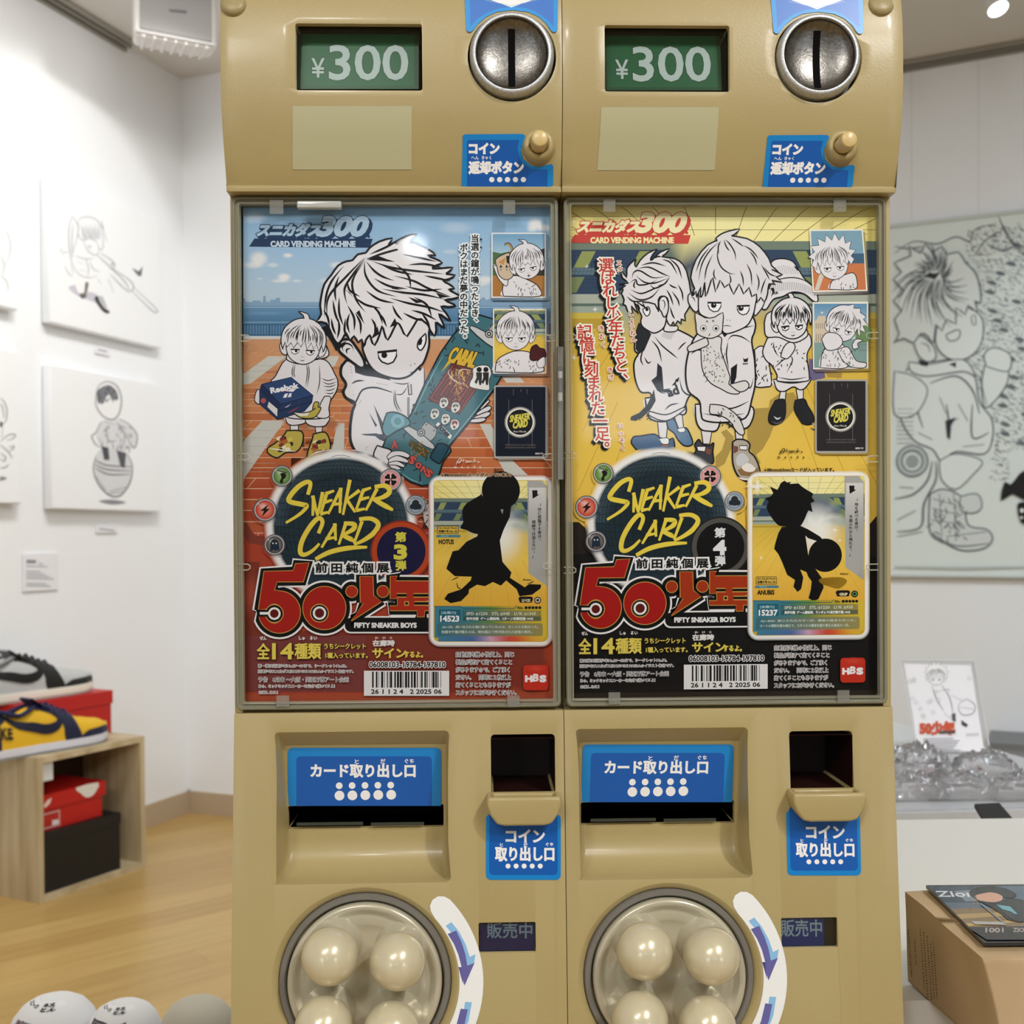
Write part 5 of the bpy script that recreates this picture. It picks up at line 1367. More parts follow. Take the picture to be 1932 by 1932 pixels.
    # banana and shoe in the other hand
    cut(A, [(680, 650), (780, 660), (880, 640), (940, 600), (905, 620), (925, 540), (975, 540), (965, 590), (1000, 600), (960, 680), (890, 720), (760, 710)], '#b8a84e', 9); A.poly([(690, 655), (800, 665), (860, 655), (850, 690), (760, 695)], '#e4e0d4')
    head(A, 800, -10 - 130 + 0, 235, 4, 1, 9, 0, .6, seed=5)
    A.o()
def vt_halo(A, s, cx, y0, dy, size, skew=0): A.vtext(s, cx, y0, dy, size, '#15171c', b=.9, out=[(4.5, '#e9eef4')], skew=skew, res=2)
def left_poster(A):
    bg_harbour(A)
    logo300(A, '#1c3a5c', '#a9c4d8', '#1b3558', None, None, '#c3d4e2')
    A.wk = 1.25; smallboy(A); bigboy(A); A.wk = 1.0; board(A)
    A.o()
    vt_halo(A, '当選の鐘が鳴ったとき、', 896, 450, 15.6, 13); vt_halo(A, 'ボクはまだ夢の中だった。', 875, 467, 15.4, 13)
    A.disc(907.5, 451.5, 1.9, '#15171c'); A.disc(907.5, 467, 1.9, '#15171c')
    # two picture cards
    def frame(x0, y0, x1, y1, sh=5): A.rr(x0 + 2, y0 + 3, x1 + sh, y1 + sh, 2, ('#1c2c40', .45)); A.rr(x0, y0, x1, y1, 2, '#e4e2de')
    frame(927, 439, 1030, 562)
    A.grid(929.5, 441.5, 1027.5, 480, 1, 4, lambda x, y: mixc('#6f9ec0', '#a8c4d4', (y - 441) / 40))
    A.poly([(929.5, 475), (945, 478), (965, 474), (980, 490), (1027.5, 470), (1027.5, 525), (929.5, 525)], '#4a6a44'); A.poly([(1000, 480), (1027.5, 468), (1027.5, 530), (1000, 520)], '#33302c'); A.rect(929.5, 520, 1027.5, 559.5, '#a8743a')
    cut(A, [(950, 559), (948, 545), (955, 525), (975, 520), (1000, 530), (1015, 540), (1018, 559)], PW, 1.8); wrinkles(A, [(955, 530), (1012, 555)], 1.2, 20, 2)
    cut(A, [(930, 500), (940, 525), (955, 540), (958, 525), (945, 505)], PW, 1.5)
    cut(A, [(938, 505), (935, 490), (950, 480), (962, 478), (968, 495), (968, 520), (955, 528), (942, 520)], '#c9b59a', 1.6); A.poly([(940, 495), (955, 485), (950, 500)], '#c88a4a'); A.poly([(955, 483), (966, 482), (966, 500), (956, 496)], '#2a241e')
    A.up(); A.line([(963, 482), (966, 470), (960, 460), (952, 462)], 5, '#2a241e', (1, .8)); A.line([(963, 482), (965.5, 470), (960, 461), (953, 462)], 3.4, '#b08a5a', (1, .8))
    for x in (943, 954): A.poly([(x, 506), (x + 1, 499), (x + 5, 504)], INK); A.disc(x + 2, 509, 1.3, '#4a5a3a', n=8)
    head(A, 994, 495, 30, -8, 1, 1.3, 0, -.4, seed=8, mouth=1)
    frame(930, 582, 1031, 705); A.grid(932.5, 584.5, 1028.5, 702.5, 1, 4, lambda x, y: '#c9b23a')
    hall(A, 932.5, 1028.5, 584.5, 587, 632, 702.5, 982, .5)
    cut(A, [(934, 702), (938, 680), (955, 668), (975, 662), (1000, 665), (1015, 680), (1022, 702)], PW, 1.8); wrinkles(A, [(940, 675), (1015, 698)], 1.3, 26, 4)
    A.lines([[(972, 665), (968, 700)], [(985, 665), (988, 700)]], 1.5)
    cut(A, [(1000, 665), (1003, 655), (1012, 650), (1018, 656), (1028, 660), (1028, 676), (1002, 680)], '#4a1a1e', 1.4); A.up(); A.line([(1001, 678), (1028, 668)], 2, '#e0dcd8'); cut(A, [(1012, 684), (1020, 676), (1028, 674), (1028, 690), (1016, 694)], PW, 1.2)
    head(A, 973, 626, 33, 0, 1, 1.3, 0, -.3, seed=12)
    blackcard(A, 935, 730, 1031, 862, '#0e1626')
    sign(A, '#e4dcd0')
    A.o(); cut(A, [(795, 940), (805, 945), (816, 960), (816, 1000), (800, 985)], '#b9b4b0', 1.5); wrinkles(A, [(796, 945), (815, 990)], 2, 18, 5, 14)
    globe(A, False); sneakercard(A)
    badge(A, '3', ('#8f2a1c', '#b4441c', '#14123c', '#d8cf4a'))
    fifty(A, '#a31c12', '#a82a16'); printed_lines(A, ('一', '27～39', '53'), 0)
    statcard(A, 'HOTUS', '14523', '53', 'SPD ±1230   STL ±945   LUK ±1305', '空中支配  ゲーム開始時、3ターン攻撃回避 100%', 'AJ1-CFL  :使い古された箱に眠っていたのは、まっさらな靴だった。', '色褪せや傷が語るのは、時を超えて呼び戻された記憶の断片。', 'dunk', ('「空に君臨する者は、', '視線では追えない。」'), 992)
    A.o(740, 670, 5.8545); A.text('↓88mmx63mmカードが入っています。', 540, 1303, 1312, 1340, '#1a1412', b=4, out=[(9, '#d8b894')], res=2)
def right_poster(A):
    A.o(); A.T = None
    hall(A, 1062, 1664, 384, 455, 590, 1335, 1350, 1.0)
    A.grid(1062, 1040, 1664, 1335, 2, 2, lambda x, y: '#12100f')
    A.poly([(1062, 985), (1092, 985), (1120, 1010), (1120, 1045), (1062, 1045)], '#241c18'); A.poly([(1640, 990), (1664, 965), (1664, 1050), (1630, 1050)], '#241c18'); A.poly([(1062, 1075), (1085, 1060), (1085, 1170), (1062, 1190)], '#2a1c16'); A.poly([(1062, 1308), (1664, 1302), (1664, 1335), (1062, 1335)], '#2a221c')
    glow(A, 1075, 1240, 12, 60, '#4a1a16', .6)
    glow(A, 1340, 700, 180, 260, '#f4ecc4', .35, 0, .2)
    A.o(1050, 370, 6.0375); 
    for x, y, r in ((200, 1840, 60), (440, 1290, 60), (345, 800, 40), (195, 290, 40)): star(A, x, y, r, .9)
    A.o()
    A.T = lambda x, y: (1088 + (x - 484) * .983, y - 7)
    logo300(A, '#c4443c', '#eee6b8', '#c4443c', None, None, '#f0e8b0'); A.T = None
    # shadows on the court
    A.o(1350, 670, 5.8545)
    A.poly([(600, 500), (700, 430), (860, 410), (900, 480), (880, 590), (800, 690), (740, 750), (640, 790), (600, 900), (520, 1040), (450, 1100), (500, 1190), (480, 1200), (360, 1010), (330, 600), (420, 590), (590, 580)], ('#9c8340', .8)); A.poly([(60, 850), (120, 820), (200, 900), (190, 1000), (100, 1200), (0, 1260), (0, 1120), (70, 1050), (110, 920)], ('#9c8340', .8)); A.poly([(1030, 40), (1200, 60), (1210, 250), (1080, 280), (1030, 270)], '#6a6288'); A.poly([(1200, 150), (1400, 200), (1390, 250), (1240, 240)], ('#9c8340', .8))
    g = '#cbc8ca'
    A.wk = 1.35
    # left boy, seen from behind
    A.o(1050, 670, 6.0375)
    cut(A, [(1150, 740), (1270, 740), (1250, 960), (1170, 960)], PW, 9, INK, 0); cut(A, [(1340, 680), (1430, 670), (1450, 840), (1380, 850)], PW, 9, INK, 0)
    cut(A, [(1250, 720), (1340, 730), (1400, 850), (1480, 830), (1550, 980), (1530, 1030), (1450, 1030), (1380, 960), (1340, 890), (1270, 830)], '#5d7b9c', 12); cut(A, [(850, 980), (880, 930), (960, 920), (1110, 900), (1180, 940), (1270, 970), (1330, 950), (1350, 1080), (1340, 1110), (1000, 1130), (870, 1030)], '#4f6a8c', 12)
    A.lines([[(930, 960), (960, 1010)], [(980, 950), (1010, 1000)], [(1030, 940), (1060, 990)], [(1080, 930), (1110, 980)]], 9, '#e0c8b0'); A.poly([(1200, 1020), (1280, 1010), (1260, 1070), (1220, 1060)], '#b9744e'); cut(A, [(1170, 950), (1270, 945), (1275, 1010), (1200, 1010)], '#e8eef4', 6); cut(A, [(1375, 840), (1450, 825), (1465, 870), (1400, 880)], '#e8eef4', 6)
    A.poly([(1000, 1080), (1300, 1070), (1340, 1110), (980, 1120)], '#b9947a')
    cut(A, [(1010, 490), (1040, 680), (1110, 745), (1240, 755), (1320, 700), (1315, 640), (1440, 680), (1480, 620), (1440, 470), (1400, 440)], PW, 14)
    A.o(1050, 370, 6.0375)
    cut(A, [(940, 1450), (900, 1600), (890, 1750), (930, 1800), (900, 1850), (880, 1932), (900, 2100), (960, 2230), (1060, 2240), (1080, 2300), (1060, 2400), (1070, 2480), (1250, 2510), (1440, 2420), (1500, 2300), (1620, 2100), (1640, 1800), (1600, 1650), (1400, 1530), (1240, 1480), (1060, 1520)], PW, 14)
    A.poly([(940, 1440), (1000, 1500), (1080, 1570), (1060, 1620), (1000, 1760), (940, 1800), (900, 1740), (905, 1600)], '#23262b'); 
    A.poly([(1150, 1900), (1200, 1950), (1220, 2200), (1300, 2190), (1250, 2240), (1150, 2220), (1080, 2100), (1140, 2050)], '#2b3038'); A.poly([(1200, 1560), (1360, 1540), (1300, 1640), (1200, 1600)], g)
    A.lines([[(1110, 1590), (1200, 1700), (1320, 1800), (1380, 1850)], [(1080, 1640), (1160, 1740), (1200, 1900)], [(1000, 1830), (1040, 1900), (1080, 1880)], [(1000, 1700), (960, 1850), (990, 1932)], [(1380, 1760), (1430, 1700), (1480, 1660)], [(1400, 2070), (1430, 2200), (1490, 2260), (1560, 2260)], [(1420, 2100), (1500, 2140)], [(1430, 2180), (1540, 2190)], [(1380, 2330), (1440, 2310)], [(1230, 2440), (1300, 2380), (1400, 2360)], [(920, 2000), (930, 2080)]], 12)
    A.up(); A.line([(1130, 2170), (1180, 2230), (1250, 2250)], 9)
    A.text('ad', 1262, 2170, 1385, 2270, INK, b=14, rot=-18); A.poly([(1310, 2160), (1370, 2090), (1360, 2150)], INK); A.poly([(1345, 2100), (1400, 2060), (1385, 2120)], INK)
    cut(A, [(1060, 2450), (1250, 2490), (1440, 2410), (1450, 2440), (1250, 2560), (1060, 2500)], PW, 10)
    # cat tail
    A.poly([(1110, 2200), (1130, 2330), (1080, 2420), (980, 2520), (900, 2560), (840, 2550), (850, 2510), (940, 2470), (1030, 2380), (1080, 2280)], '#1a1c20'); wrinkles(A, [(860, 2480), (1080, 2540)], 8, 16, 4, 50)
    # head in profile
    cut(A, [(1230, 1480), (1250, 1350), (1300, 1470), (1380, 1480), (1360, 1540), (1230, 1540)], PW, 10)
    cut(A, [(900, 1150), (935, 1290), (970, 1370), (960, 1420), (975, 1480), (1040, 1530), (1120, 1560), (1220, 1500), (1255, 1380), (1270, 1200), (1100, 1100)], PW, 12)
    e = [(980, 1290), (1040, 1260), (1062, 1290), (1060, 1340), (1030, 1368), (1000, 1340)]; A.poly(e, '#eeeced'); A.up(); A.line(e, 9, INK, (1, 1), 3, 0, True); A.disc(1030, 1290, 20, INK); A.up(); A.line([(1025, 1520), (1055, 1490)], 8)
    H = [(740, 1110), (770, 1180), (760, 1230), (790, 1250), (810, 1310), (870, 1340), (850, 1250), (930, 1340), (880, 1200), (950, 1290), (920, 1210), (1010, 1270), (980, 1210), (1120, 1230), (1160, 1320), (1160, 1180), (1200, 1140), (1260, 1160), (1275, 1250), (1250, 1400), (1300, 1480), (1330, 1430), (1350, 1480), (1380, 1420), (1420, 1460), (1420, 1400), (1470, 1420), (1460, 1350), (1520, 1250), (1530, 1100), (1480, 850), (1400, 740), (1310, 705), (1200, 690), (1240, 660), (1285, 600), (1180, 640), (1090, 725), (1070, 720), (1100, 660), (1148, 605), (1040, 650), (950, 735), (905, 810), (890, 760), (910, 720), (850, 760), (800, 830), (800, 930), (740, 850), (750, 930), (820, 990), (715, 1005), (790, 1020), (720, 1060), (760, 1060)]
    A.poly(H, '#dfdcde'); A.up(); A.line(H, 13, INK, (1, 1), 2, 0, True)
    A.lines([[(830, 990), (900, 950), (930, 1010), (1050, 1000), (1150, 950)], [(860, 940), (880, 870), (950, 850), (1100, 930), (1260, 910)], [(1290, 920), (1230, 1000), (1150, 1020)], [(900, 900), (1000, 980), (1120, 990), (1280, 930)], [(910, 830), (1050, 810), (1200, 880), (1300, 920)], [(960, 790), (1100, 760), (1250, 800)], [(1200, 720), (1300, 760), (1380, 900)], [(1270, 700), (1380, 800), (1430, 950)], [(840, 1060), (960, 1110), (1100, 1060), (1200, 1010)], [(820, 1100), (940, 1180), (1080, 1150), (1180, 1040)], [(800, 1140), (880, 1200), (1040, 1190)], [(780, 1180), (860, 1260)], [(1060, 1000), (1120, 1050), (1230, 1000), (1270, 960)], [(1250, 1060), (1300, 1150), (1330, 1250)], [(1310, 1080), (1380, 1180), (1400, 1260)], [(1380, 1000), (1430, 1100), (1440, 1200)], [(1290, 1250), (1320, 1350), (1350, 1400)], [(1350, 1250), (1390, 1330)], [(1410, 1280), (1430, 1350)], [(900, 950), (880, 1020), (900, 1050)], [(1080, 720), (1150, 690), (1200, 690)], [(1100, 1100), (1000, 1130)], [(1380, 1050), (1320, 1030), (1280, 1000)], [(1450, 1000), (1400, 980)], [(1480, 1100), (1420, 1080)]], 13)
    cut(A, [(1165, 1200), (1195, 1150), (1245, 1150), (1275, 1230), (1265, 1330), (1225, 1380), (1195, 1320), (1170, 1280)], PW, 11); A.lines([[(1190, 1200), (1220, 1190), (1235, 1240), (1215, 1300)], [(1185, 1230), (1210, 1280)]], 8)
    # right boy with knitted cap and backpack
    A.o(1350, 670, 5.8545)
    cut(A, [(430, -60), (500, -100), (560, -40), (620, 300), (560, 350), (430, 330), (440, 100)], PW, 10)
    wrinkles(A, [(450, -40), (600, 320)], 8, 14, 6, 80)
    cut(A, [(720, 380), (780, 380), (770, 500), (700, 490)], PW, 9, INK, 0); cut(A, [(890, 380), (970, 370), (970, 490), (910, 490)], PW, 9, INK, 0)
    for Q in ([(660, 500), (760, 490), (775, 600), (760, 700), (700, 760), (620, 765), (585, 720), (600, 620)], [(880, 500), (980, 485), (1020, 560), (1070, 640), (1090, 720), (1050, 765), (970, 760), (920, 700), (870, 600)]):
        cut(A, Q, '#202227', 9); cx, cy = sum(p[0] for p in Q) / 8, sum(p[1] for p in Q) / 8
        A.lines([[(cx - 40, cy + 30), (cx, cy + 60), (cx + 40, cy + 40)], [(cx - 20, cy - 30), (cx + 30, cy)]], 14, '#c8ccd4'); A.lines([[(cx - 60, cy + 85), (cx, cy + 110), (cx + 70, cy + 75)]], 12, '#55585f')
    cut(A, [(640, 270), (680, 380), (760, 400), (860, 350), (940, 385), (1010, 340), (1030, 240)], PW, 10)
    cut(A, [(570, -180), (520, -40), (560, 60), (620, 110), (680, 220), (700, 290), (1000, 290), (1035, 220), (1010, 0), (1060, -130), (1000, -250), (700, -260)], PW, 10)
    A.lines([[(680, 240), (840, 270), (1020, 240)], [(660, 290), (840, 310), (1025, 290)], [(820, 0), (850, 60), (780, 200)], [(940, -100), (930, 250)], [(640, 150), (740, 60), (840, 0)], [(620, -100), (600, 0)], [(640, -150), (650, -60), (700, 20)], [(800, -180), (960, -60)], [(1000, -150), (1020, -20)], [(870, -130), (900, 0)]], 9)
    wrinkles(A, [(600, -200), (1000, 230)], 8, 30, 14, 50)
    cut(A, [(720, 20), (740, -60), (790, -130), (850, -140), (880, -90), (850, -20), (790, 40)], PW, 9); A.lines([[(800, -110), (840, -90)], [(790, -80), (840, -60)]], 7)
    A.o(1350, 370, 5.8545)
    cut(A, [(540, 1400), (560, 1550), (700, 1560), (860, 1620), (1000, 1560), (1010, 1480), (900, 1300), (600, 1280)], PW, 10)
    A.o(); head(A, 1494, 603, 35, -4, 1, 1.8, 0, -.4, seed=21, ears=1)
    A.o(1350, 370, 5.8545)
    cut(A, [(560, 1060), (600, 1000), (620, 900), (600, 780), (640, 710), (740, 690), (850, 720), (910, 800), (980, 910), (1060, 980), (1120, 1080), (1130, 1160), (1080, 1160), (980, 1080), (850, 1060), (740, 1110), (640, 1140), (560, 1250), (510, 1220)], PW, 11)
    A.up(); A.line([(610, 960), (700, 920), (850, 900), (980, 930), (1080, 1010)], 9)
    rnd = random.Random(2); A.up()
    for i in range(24):
        t = i / 23; x = 600 + 480 * t; y = 990 - 60 * math.sin(t * 2.6) + 60 * t * t; A.line([(x, y), (x + 8 + 8 * t, y + 90)], 6, '#4a4a50', (.5, .5), 0)
    for i in range(12): A.line([(640 + i * 22, 760 + abs(i - 5) * 6), (650 + i * 24, 860)], 5, '#6a6a70', (.5, .5), 0)
    A.poly([(605, 1020), (640, 1010), (655, 1040), (640, 1080), (610, 1120), (630, 1060)], INK); A.text('CA', 645, 1058, 690, 1082, INK, b=6, rot=-12); A.poly([(860, 770), (920, 790), (910, 830)], INK)
    # centre boy with the cat
    A.o(1350, 670, 5.8545)
    cut(A, [(215, 820), (305, 820), (300, 985), (230, 985)], PW, 9, INK, 0)
    cut(A, [(190, 960), (240, 930), (330, 940), (380, 990), (370, 1060), (430, 1120), (480, 1230), (490, 1330), (440, 1390), (330, 1390), (240, 1320), (190, 1180)], '#b0a89c', 13)
    A.poly([(200, 1000), (250, 1010), (250, 1060), (200, 1090)], '#7a4a3a'); A.poly([(240, 1270), (330, 1230), (420, 1290), (470, 1230), (480, 1310), (400, 1340), (280, 1330)], '#8a6a42'); A.poly([(290, 1230), (360, 1190), (440, 1250), (400, 1290), (320, 1280)], '#e4e0dc', 3); A.poly([(230, 1130), (300, 1080), (370, 1150), (320, 1210), (240, 1220)], '#c4c8cc', 3); cut(A, [(265, 1000), (350, 1000), (345, 1050), (270, 1045)], '#e8e8ea', 8, INK, 0)
    A.lines([[(250, 1100), (340, 1090)], [(245, 1130), (350, 1120)], [(240, 1160), (360, 1150)], [(230, 1330), (330, 1375), (480, 1350)], [(360, 1090), (410, 1110)]], 11)
    A.up(); A.line([(235, 1345), (330, 1372), (470, 1352)], 14, '#e8e4e0')
    A.o(1050, 670, 6.0375)
    cut(A, [(1650, 860), (1770, 870), (1745, 1010), (1670, 1010)], PW, 9, INK, 0)
    cut(A, [(1570, 1020), (1620, 960), (1660, 1010), (1740, 1030), (1790, 1000), (1780, 1100), (1775, 1240), (1560, 1200), (1540, 1150), (1590, 1090)], '#3c3f48', 12)
    cut(A, [(1600, 1040), (1700, 1040), (1690, 1100), (1610, 1090)], '#e8e8ea', 8, INK, 0); A.poly([(1710, 1060), (1770, 1080), (1740, 1140), (1700, 1110)], '#7a4a3a'); A.lines([[(1560, 1120), (1680, 1100)], [(1570, 1150), (1700, 1130)], [(1580, 1180), (1700, 1160)]], 11, '#c8c8cc')
    cut(A, [(1580, 560), (1590, 740), (1640, 840), (1720, 865), (1830, 850), (1880, 680), (1900, 560)], PW, 13); cut(A, [(1900, 640), (1960, 780), (2080, 840), (2200, 800), (2240, 600), (2000, 520)], PW, 13)
    A.o(1350, 370, 5.8545)
    cut(A, [(60, 1450), (-60, 1470), (-200, 1520), (-290, 1700), (-330, 1932), (-300, 2150), (-180, 2260), (-160, 2400), (-120, 2480), (100, 2500), (330, 2450), (400, 2250), (440, 2050), (430, 1800), (400, 1600), (430, 1500), (440, 1400), (380, 1320), (200, 1400)], PW, 14)
    A.poly([(80, 1450), (140, 1520), (100, 1560), (60, 1500)], INK); A.poly([(170, 1900), (240, 1850), (230, 2000), (200, 2080), (165, 2080)], INK)
    A.lines([[(110, 1510), (230, 1470), (330, 1450), (430, 1430)], [(130, 1600), (190, 1540), (300, 1560), (400, 1630)], [(140, 1600), (120, 1750), (150, 1932)], [(180, 2100), (280, 2060), (380, 2120), (420, 2000)], [(200, 2110), (340, 2100)], [(-280, 1750), (-200, 1700), (-120, 1720)], [(-300, 1850), (-200, 1830)], [(-310, 1900), (-180, 1932)], [(-300, 2000), (-200, 1990)], [(-280, 2080), (-150, 2070)], [(0, 2350), (200, 2340), (380, 2260)], [(-150, 2400), (100, 2430), (330, 2400)], [(290, 1560), (300, 1600)], [(230, 1700), (260, 1800)]], 11)
    A.text('MT', 305, 1845, 358, 1862, INK, b=5); A.poly([(300, 1780), (315, 1800), (345, 1795), (362, 1780), (355, 1830), (315, 1835)], INK)
    # cat
    fur = '#d8d5d4'
    cut(A, [(-80, 1560), (-150, 1640), (-160, 1760), (-140, 1932), (-60, 2060), (60, 2130), (160, 2180), (260, 2180), (250, 2120), (150, 2080), (160, 2000), (110, 1850), (60, 1700), (60, 1560)], fur, 9)
    cut(A, [(-100, 1560), (-200, 1600), (-290, 1650), (-310, 1690), (-280, 1720), (-180, 1690), (-80, 1640)], fur, 9); A.lines([[(-290, 1670), (-280, 1700)], [(-265, 1665), (-258, 1700)]], 7)
    cut(A, [(150, 2080), (230, 2060), (330, 2040), (370, 2090), (340, 2140), (260, 2160)], fur, 9); cut(A, [(-60, 2300), (60, 2310), (150, 2350), (260, 2450), (320, 2600), (290, 2640), (230, 2600), (150, 2480), (40, 2420), (-60, 2400)], fur, 9); wrinkles(A, [(0, 2320), (280, 2560)], 7, 26, 30, 50)
    wrinkles(A, [(-140, 1650), (100, 2050)], 6, 60, 31, 38, '#3a3a40')
    A.o(1050, 370, 6.0375)
    cut(A, [(1590, 1460), (1580, 1330), (1690, 1385), (1800, 1380), (1895, 1325), (1895, 1450), (1880, 1560), (1800, 1610), (1740, 1620), (1660, 1600), (1600, 1560)], fur, 9, INK, 2)
    for x in (1672, 1815): A.disc(x, 1505, 33, '#e8e8ea', n=20); A.ring(x, 1505, 30, 36, INK); A.disc(x + 2, 1508, 17, INK, n=16)
    A.lines([[(1740, 1560), (1745, 1580), (1725, 1590)], [(1745, 1580), (1765, 1588)], [(1700, 1440), (1715, 1420), (1725, 1445)], [(1750, 1420), (1755, 1440)], [(1770, 1440), (1785, 1415), (1795, 1440)], [(1610, 1370), (1650, 1400)], [(1860, 1370), (1830, 1400)]], 7)
    # centre head
    cut(A, [(1500, 1130), (1540, 1095), (1590, 1110), (1620, 1200), (1620, 1280), (1590, 1320), (1540, 1280), (1500, 1200)], PW, 10); A.lines([[(1530, 1150), (1560, 1160), (1580, 1210)], [(1530, 1180), (1560, 1220)], [(1560, 1250), (1600, 1255)]], 8)
    A.o(1350, 370, 5.8545)
    cut(A, [(440, 1180), (500, 1120), (540, 1160), (510, 1240), (430, 1320)], PW, 9); A.lines([[(460, 1200), (500, 1170)], [(450, 1240), (490, 1230)]], 7)
    cut(A, [(-180, 900), (-190, 1200), (-170, 1300), (-70, 1350), (80, 1380), (60, 1440), (120, 1520), (320, 1450), (400, 1350), (440, 1200), (450, 1000), (200, 880)], PW, 11)
    A.o(1050, 370, 6.0375); cut(A, [(1590, 1460), (1580, 1330), (1690, 1385), (1800, 1380), (1895, 1325), (1895, 1450), (1880, 1560), (1800, 1610), (1740, 1620), (1660, 1600), (1600, 1560)], fur, 9, INK, 2)
    for x in (1672, 1815): A.disc(x, 1505, 33, '#e8e8ea', n=20); A.ring(x, 1505, 30, 36, INK); A.disc(x + 2, 1508, 17, INK, n=16)
    A.lines([[(1740, 1560), (1745, 1580), (1725, 1590)], [(1745, 1580), (1765, 1588)], [(1700, 1440), (1715, 1420), (1725, 1445)], [(1770, 1440), (1785, 1415), (1795, 1440)], [(1610, 1370), (1650, 1400)], [(1860, 1370), (1830, 1400)]], 7)
    e = [(1725, 1215), (1875, 1215), (1872, 1260), (1840, 1310), (1790, 1318), (1745, 1290), (1728, 1250)]; A.poly(e, '#ecebed'); A.up(); A.line(e, 9, INK, (1, 1), 0, 0, True); A.line([(1720, 1213), (1878, 1215)], 15, INK, (1, 1)); A.disc(1790, 1243, 31, INK); A.disc(1796, 1232, 7, '#e8e8ea')
    A.o(1350, 370, 5.8545)
    e = [(238, 1215), (375, 1210), (370, 1260), (345, 1300), (300, 1312), (260, 1290), (242, 1255)]; A.poly(e, '#ecebed'); A.up(); A.line(e, 9, INK, (1, 1), 0, 0, True); A.line([(235, 1215), (378, 1210)], 15, INK, (1, 1)); A.disc(280, 1238, 30, INK); A.disc(287, 1227, 7, '#e8e8ea')
    A.disc(125, 1370, 5, INK, n=8); A.disc(160, 1372, 5, INK, n=8); A.lines([[(80, 1435), (120, 1430), (180, 1438)]], 6)
    H = [(-265, 1105), (-225, 1080), (-270, 1090), (-230, 1020), (-275, 900), (-215, 700), (-90, 540), (20, 490), (0, 470), (60, 420), (150, 385), (268, 365), (200, 430), (180, 440), (350, 470), (490, 560), (590, 690), (620, 770), (700, 840), (620, 810), (740, 870), (670, 890), (735, 950), (620, 930), (660, 975), (590, 970), (575, 1080), (540, 1170), (500, 1120), (460, 1180), (450, 1080), (400, 1110), (370, 1010), (310, 1080), (260, 970), (200, 1085), (150, 970), (100, 1010), (50, 930), (0, 1060), (-30, 900), (-70, 1000), (-110, 1110), (-120, 950), (-140, 1080), (-170, 1120), (-160, 1000), (-210, 1120), (-215, 1050)]
    A.poly(H, '#dad7da'); A.up(); A.line(H, 12, INK, (1, 1), 2, 0, True)
    A.lines([[(50, 500), (-60, 600), (-150, 750), (-190, 950)], [(50, 500), (20, 650), (60, 780), (150, 850), (220, 860)], [(60, 490), (30, 560), (35, 650)], [(100, 480), (150, 520), (210, 620), (225, 720)], [(170, 460), (260, 520), (310, 560)], [(300, 540), (400, 600), (480, 700)], [(370, 600), (430, 680), (460, 770)], [(-60, 560), (-160, 690), (-220, 850)], [(-30, 640), (-100, 800), (-120, 940)], [(150, 850), (170, 930), (150, 970)], [(270, 820), (300, 900), (310, 1000)], [(340, 740), (390, 850), (400, 1000)], [(450, 850), (480, 950), (460, 1060)], [(500, 750), (560, 850), (600, 930)], [(90, 480), (120, 560), (160, 610)], [(-10, 800), (-20, 870), (10, 930)], [(60, 860), (60, 920)], [(-150, 850), (-160, 950)], [(560, 900), (520, 1000), (500, 1090)], [(-70, 700), (-60, 800)], [(400, 880), (430, 980)], [(240, 1000), (270, 940)], [(530, 780), (600, 860), (680, 890)]], 11)
    A.o(); A.wk = 1.0
    # slanted red headline in two columns
    R, HW = '#c23a34', '#f4ecdc'
    for s, cx, y0, dy, sz, sk in (('選ばれし少年たちと、', 1143, 500, 23.6, 24, .155), ('記憶に刻まれた一足。', 1103, 626, 24.0, 24, .175)):
        A.vtext(s, cx - 4, y0 + 4, dy, sz, '#14161c', b=7, skew=sk, res=2)
        A.vtext(s, cx, y0, dy, sz, R, b=1.0, out=[(5.5, HW)], skew=sk, res=2)
    for s, cx, y0, dy, sz in (('スタ', 1168, 496, 12, 9), ('しょうねん', 1190, 592, 12, 9), ('きおく', 1134, 620, 15, 10), ('きざ', 1151, 698, 14, 9), ('いっそく', 1170, 803, 14, 9)):
        A.vtext(s, cx, y0, dy, sz, R, b=.5, out=[(2.4, HW)], skew=.12, res=1)
    # picture cards
    def frame(Q): A.poly([(x + 4, y + 5) for x, y in Q], ('#5a4a30', .55)); A.poly(Q, '#e8e4d8')
    frame([(1527, 433), (1628, 432), (1637, 549), (1533, 551)])
    A.poly([(1530, 436), (1625.5, 435), (1631, 497), (1532.5, 497)], '#7aa0b4'); A.poly([(1532, 480), (1630, 478), (1631, 498), (1532.5, 498)], '#3f607a'); A.poly([(1532.5, 497), (1631, 497), (1634, 546.5), (1536, 548)], '#c8784a'); A.poly([(1550, 505), (1560, 505), (1545, 547), (1537, 547)], '#cfc8b8')
    cut(A, [(1565, 546), (1570, 530), (1590, 520), (1610, 515), (1617, 530), (1612, 546)], PW, 1.6); wrinkles(A, [(1572, 525), (1610, 542)], 1.2, 10, 2)
    head(A, 1572, 493, 33, -6, -1, 1.3, 1, .4, seed=31, ears=2)
    frame([(1533, 570), (1638, 569), (1638, 695), (1534, 697)])
    A.grid(1536, 573, 1635.5, 640, 1, 4, lambda x, y: mixc('#5f8fb4', '#b9ccd0', (y - 573) / 60)); A.rect(1536, 640, 1635.5, 694, '#7f9c98'); A.disc(1630, 630, 16, '#6a8a5a'); A.rect(1614, 630, 1635.5, 645, '#6a8a5a')
    st = '#cdbfa8'; A.rect(1537, 605, 1566, 646, st); A.poly([(1540, 605), (1544, 596), (1556, 596), (1560, 605)], st); A.disc(1551, 590, 2.2, '#d8d0c0'); A.up()
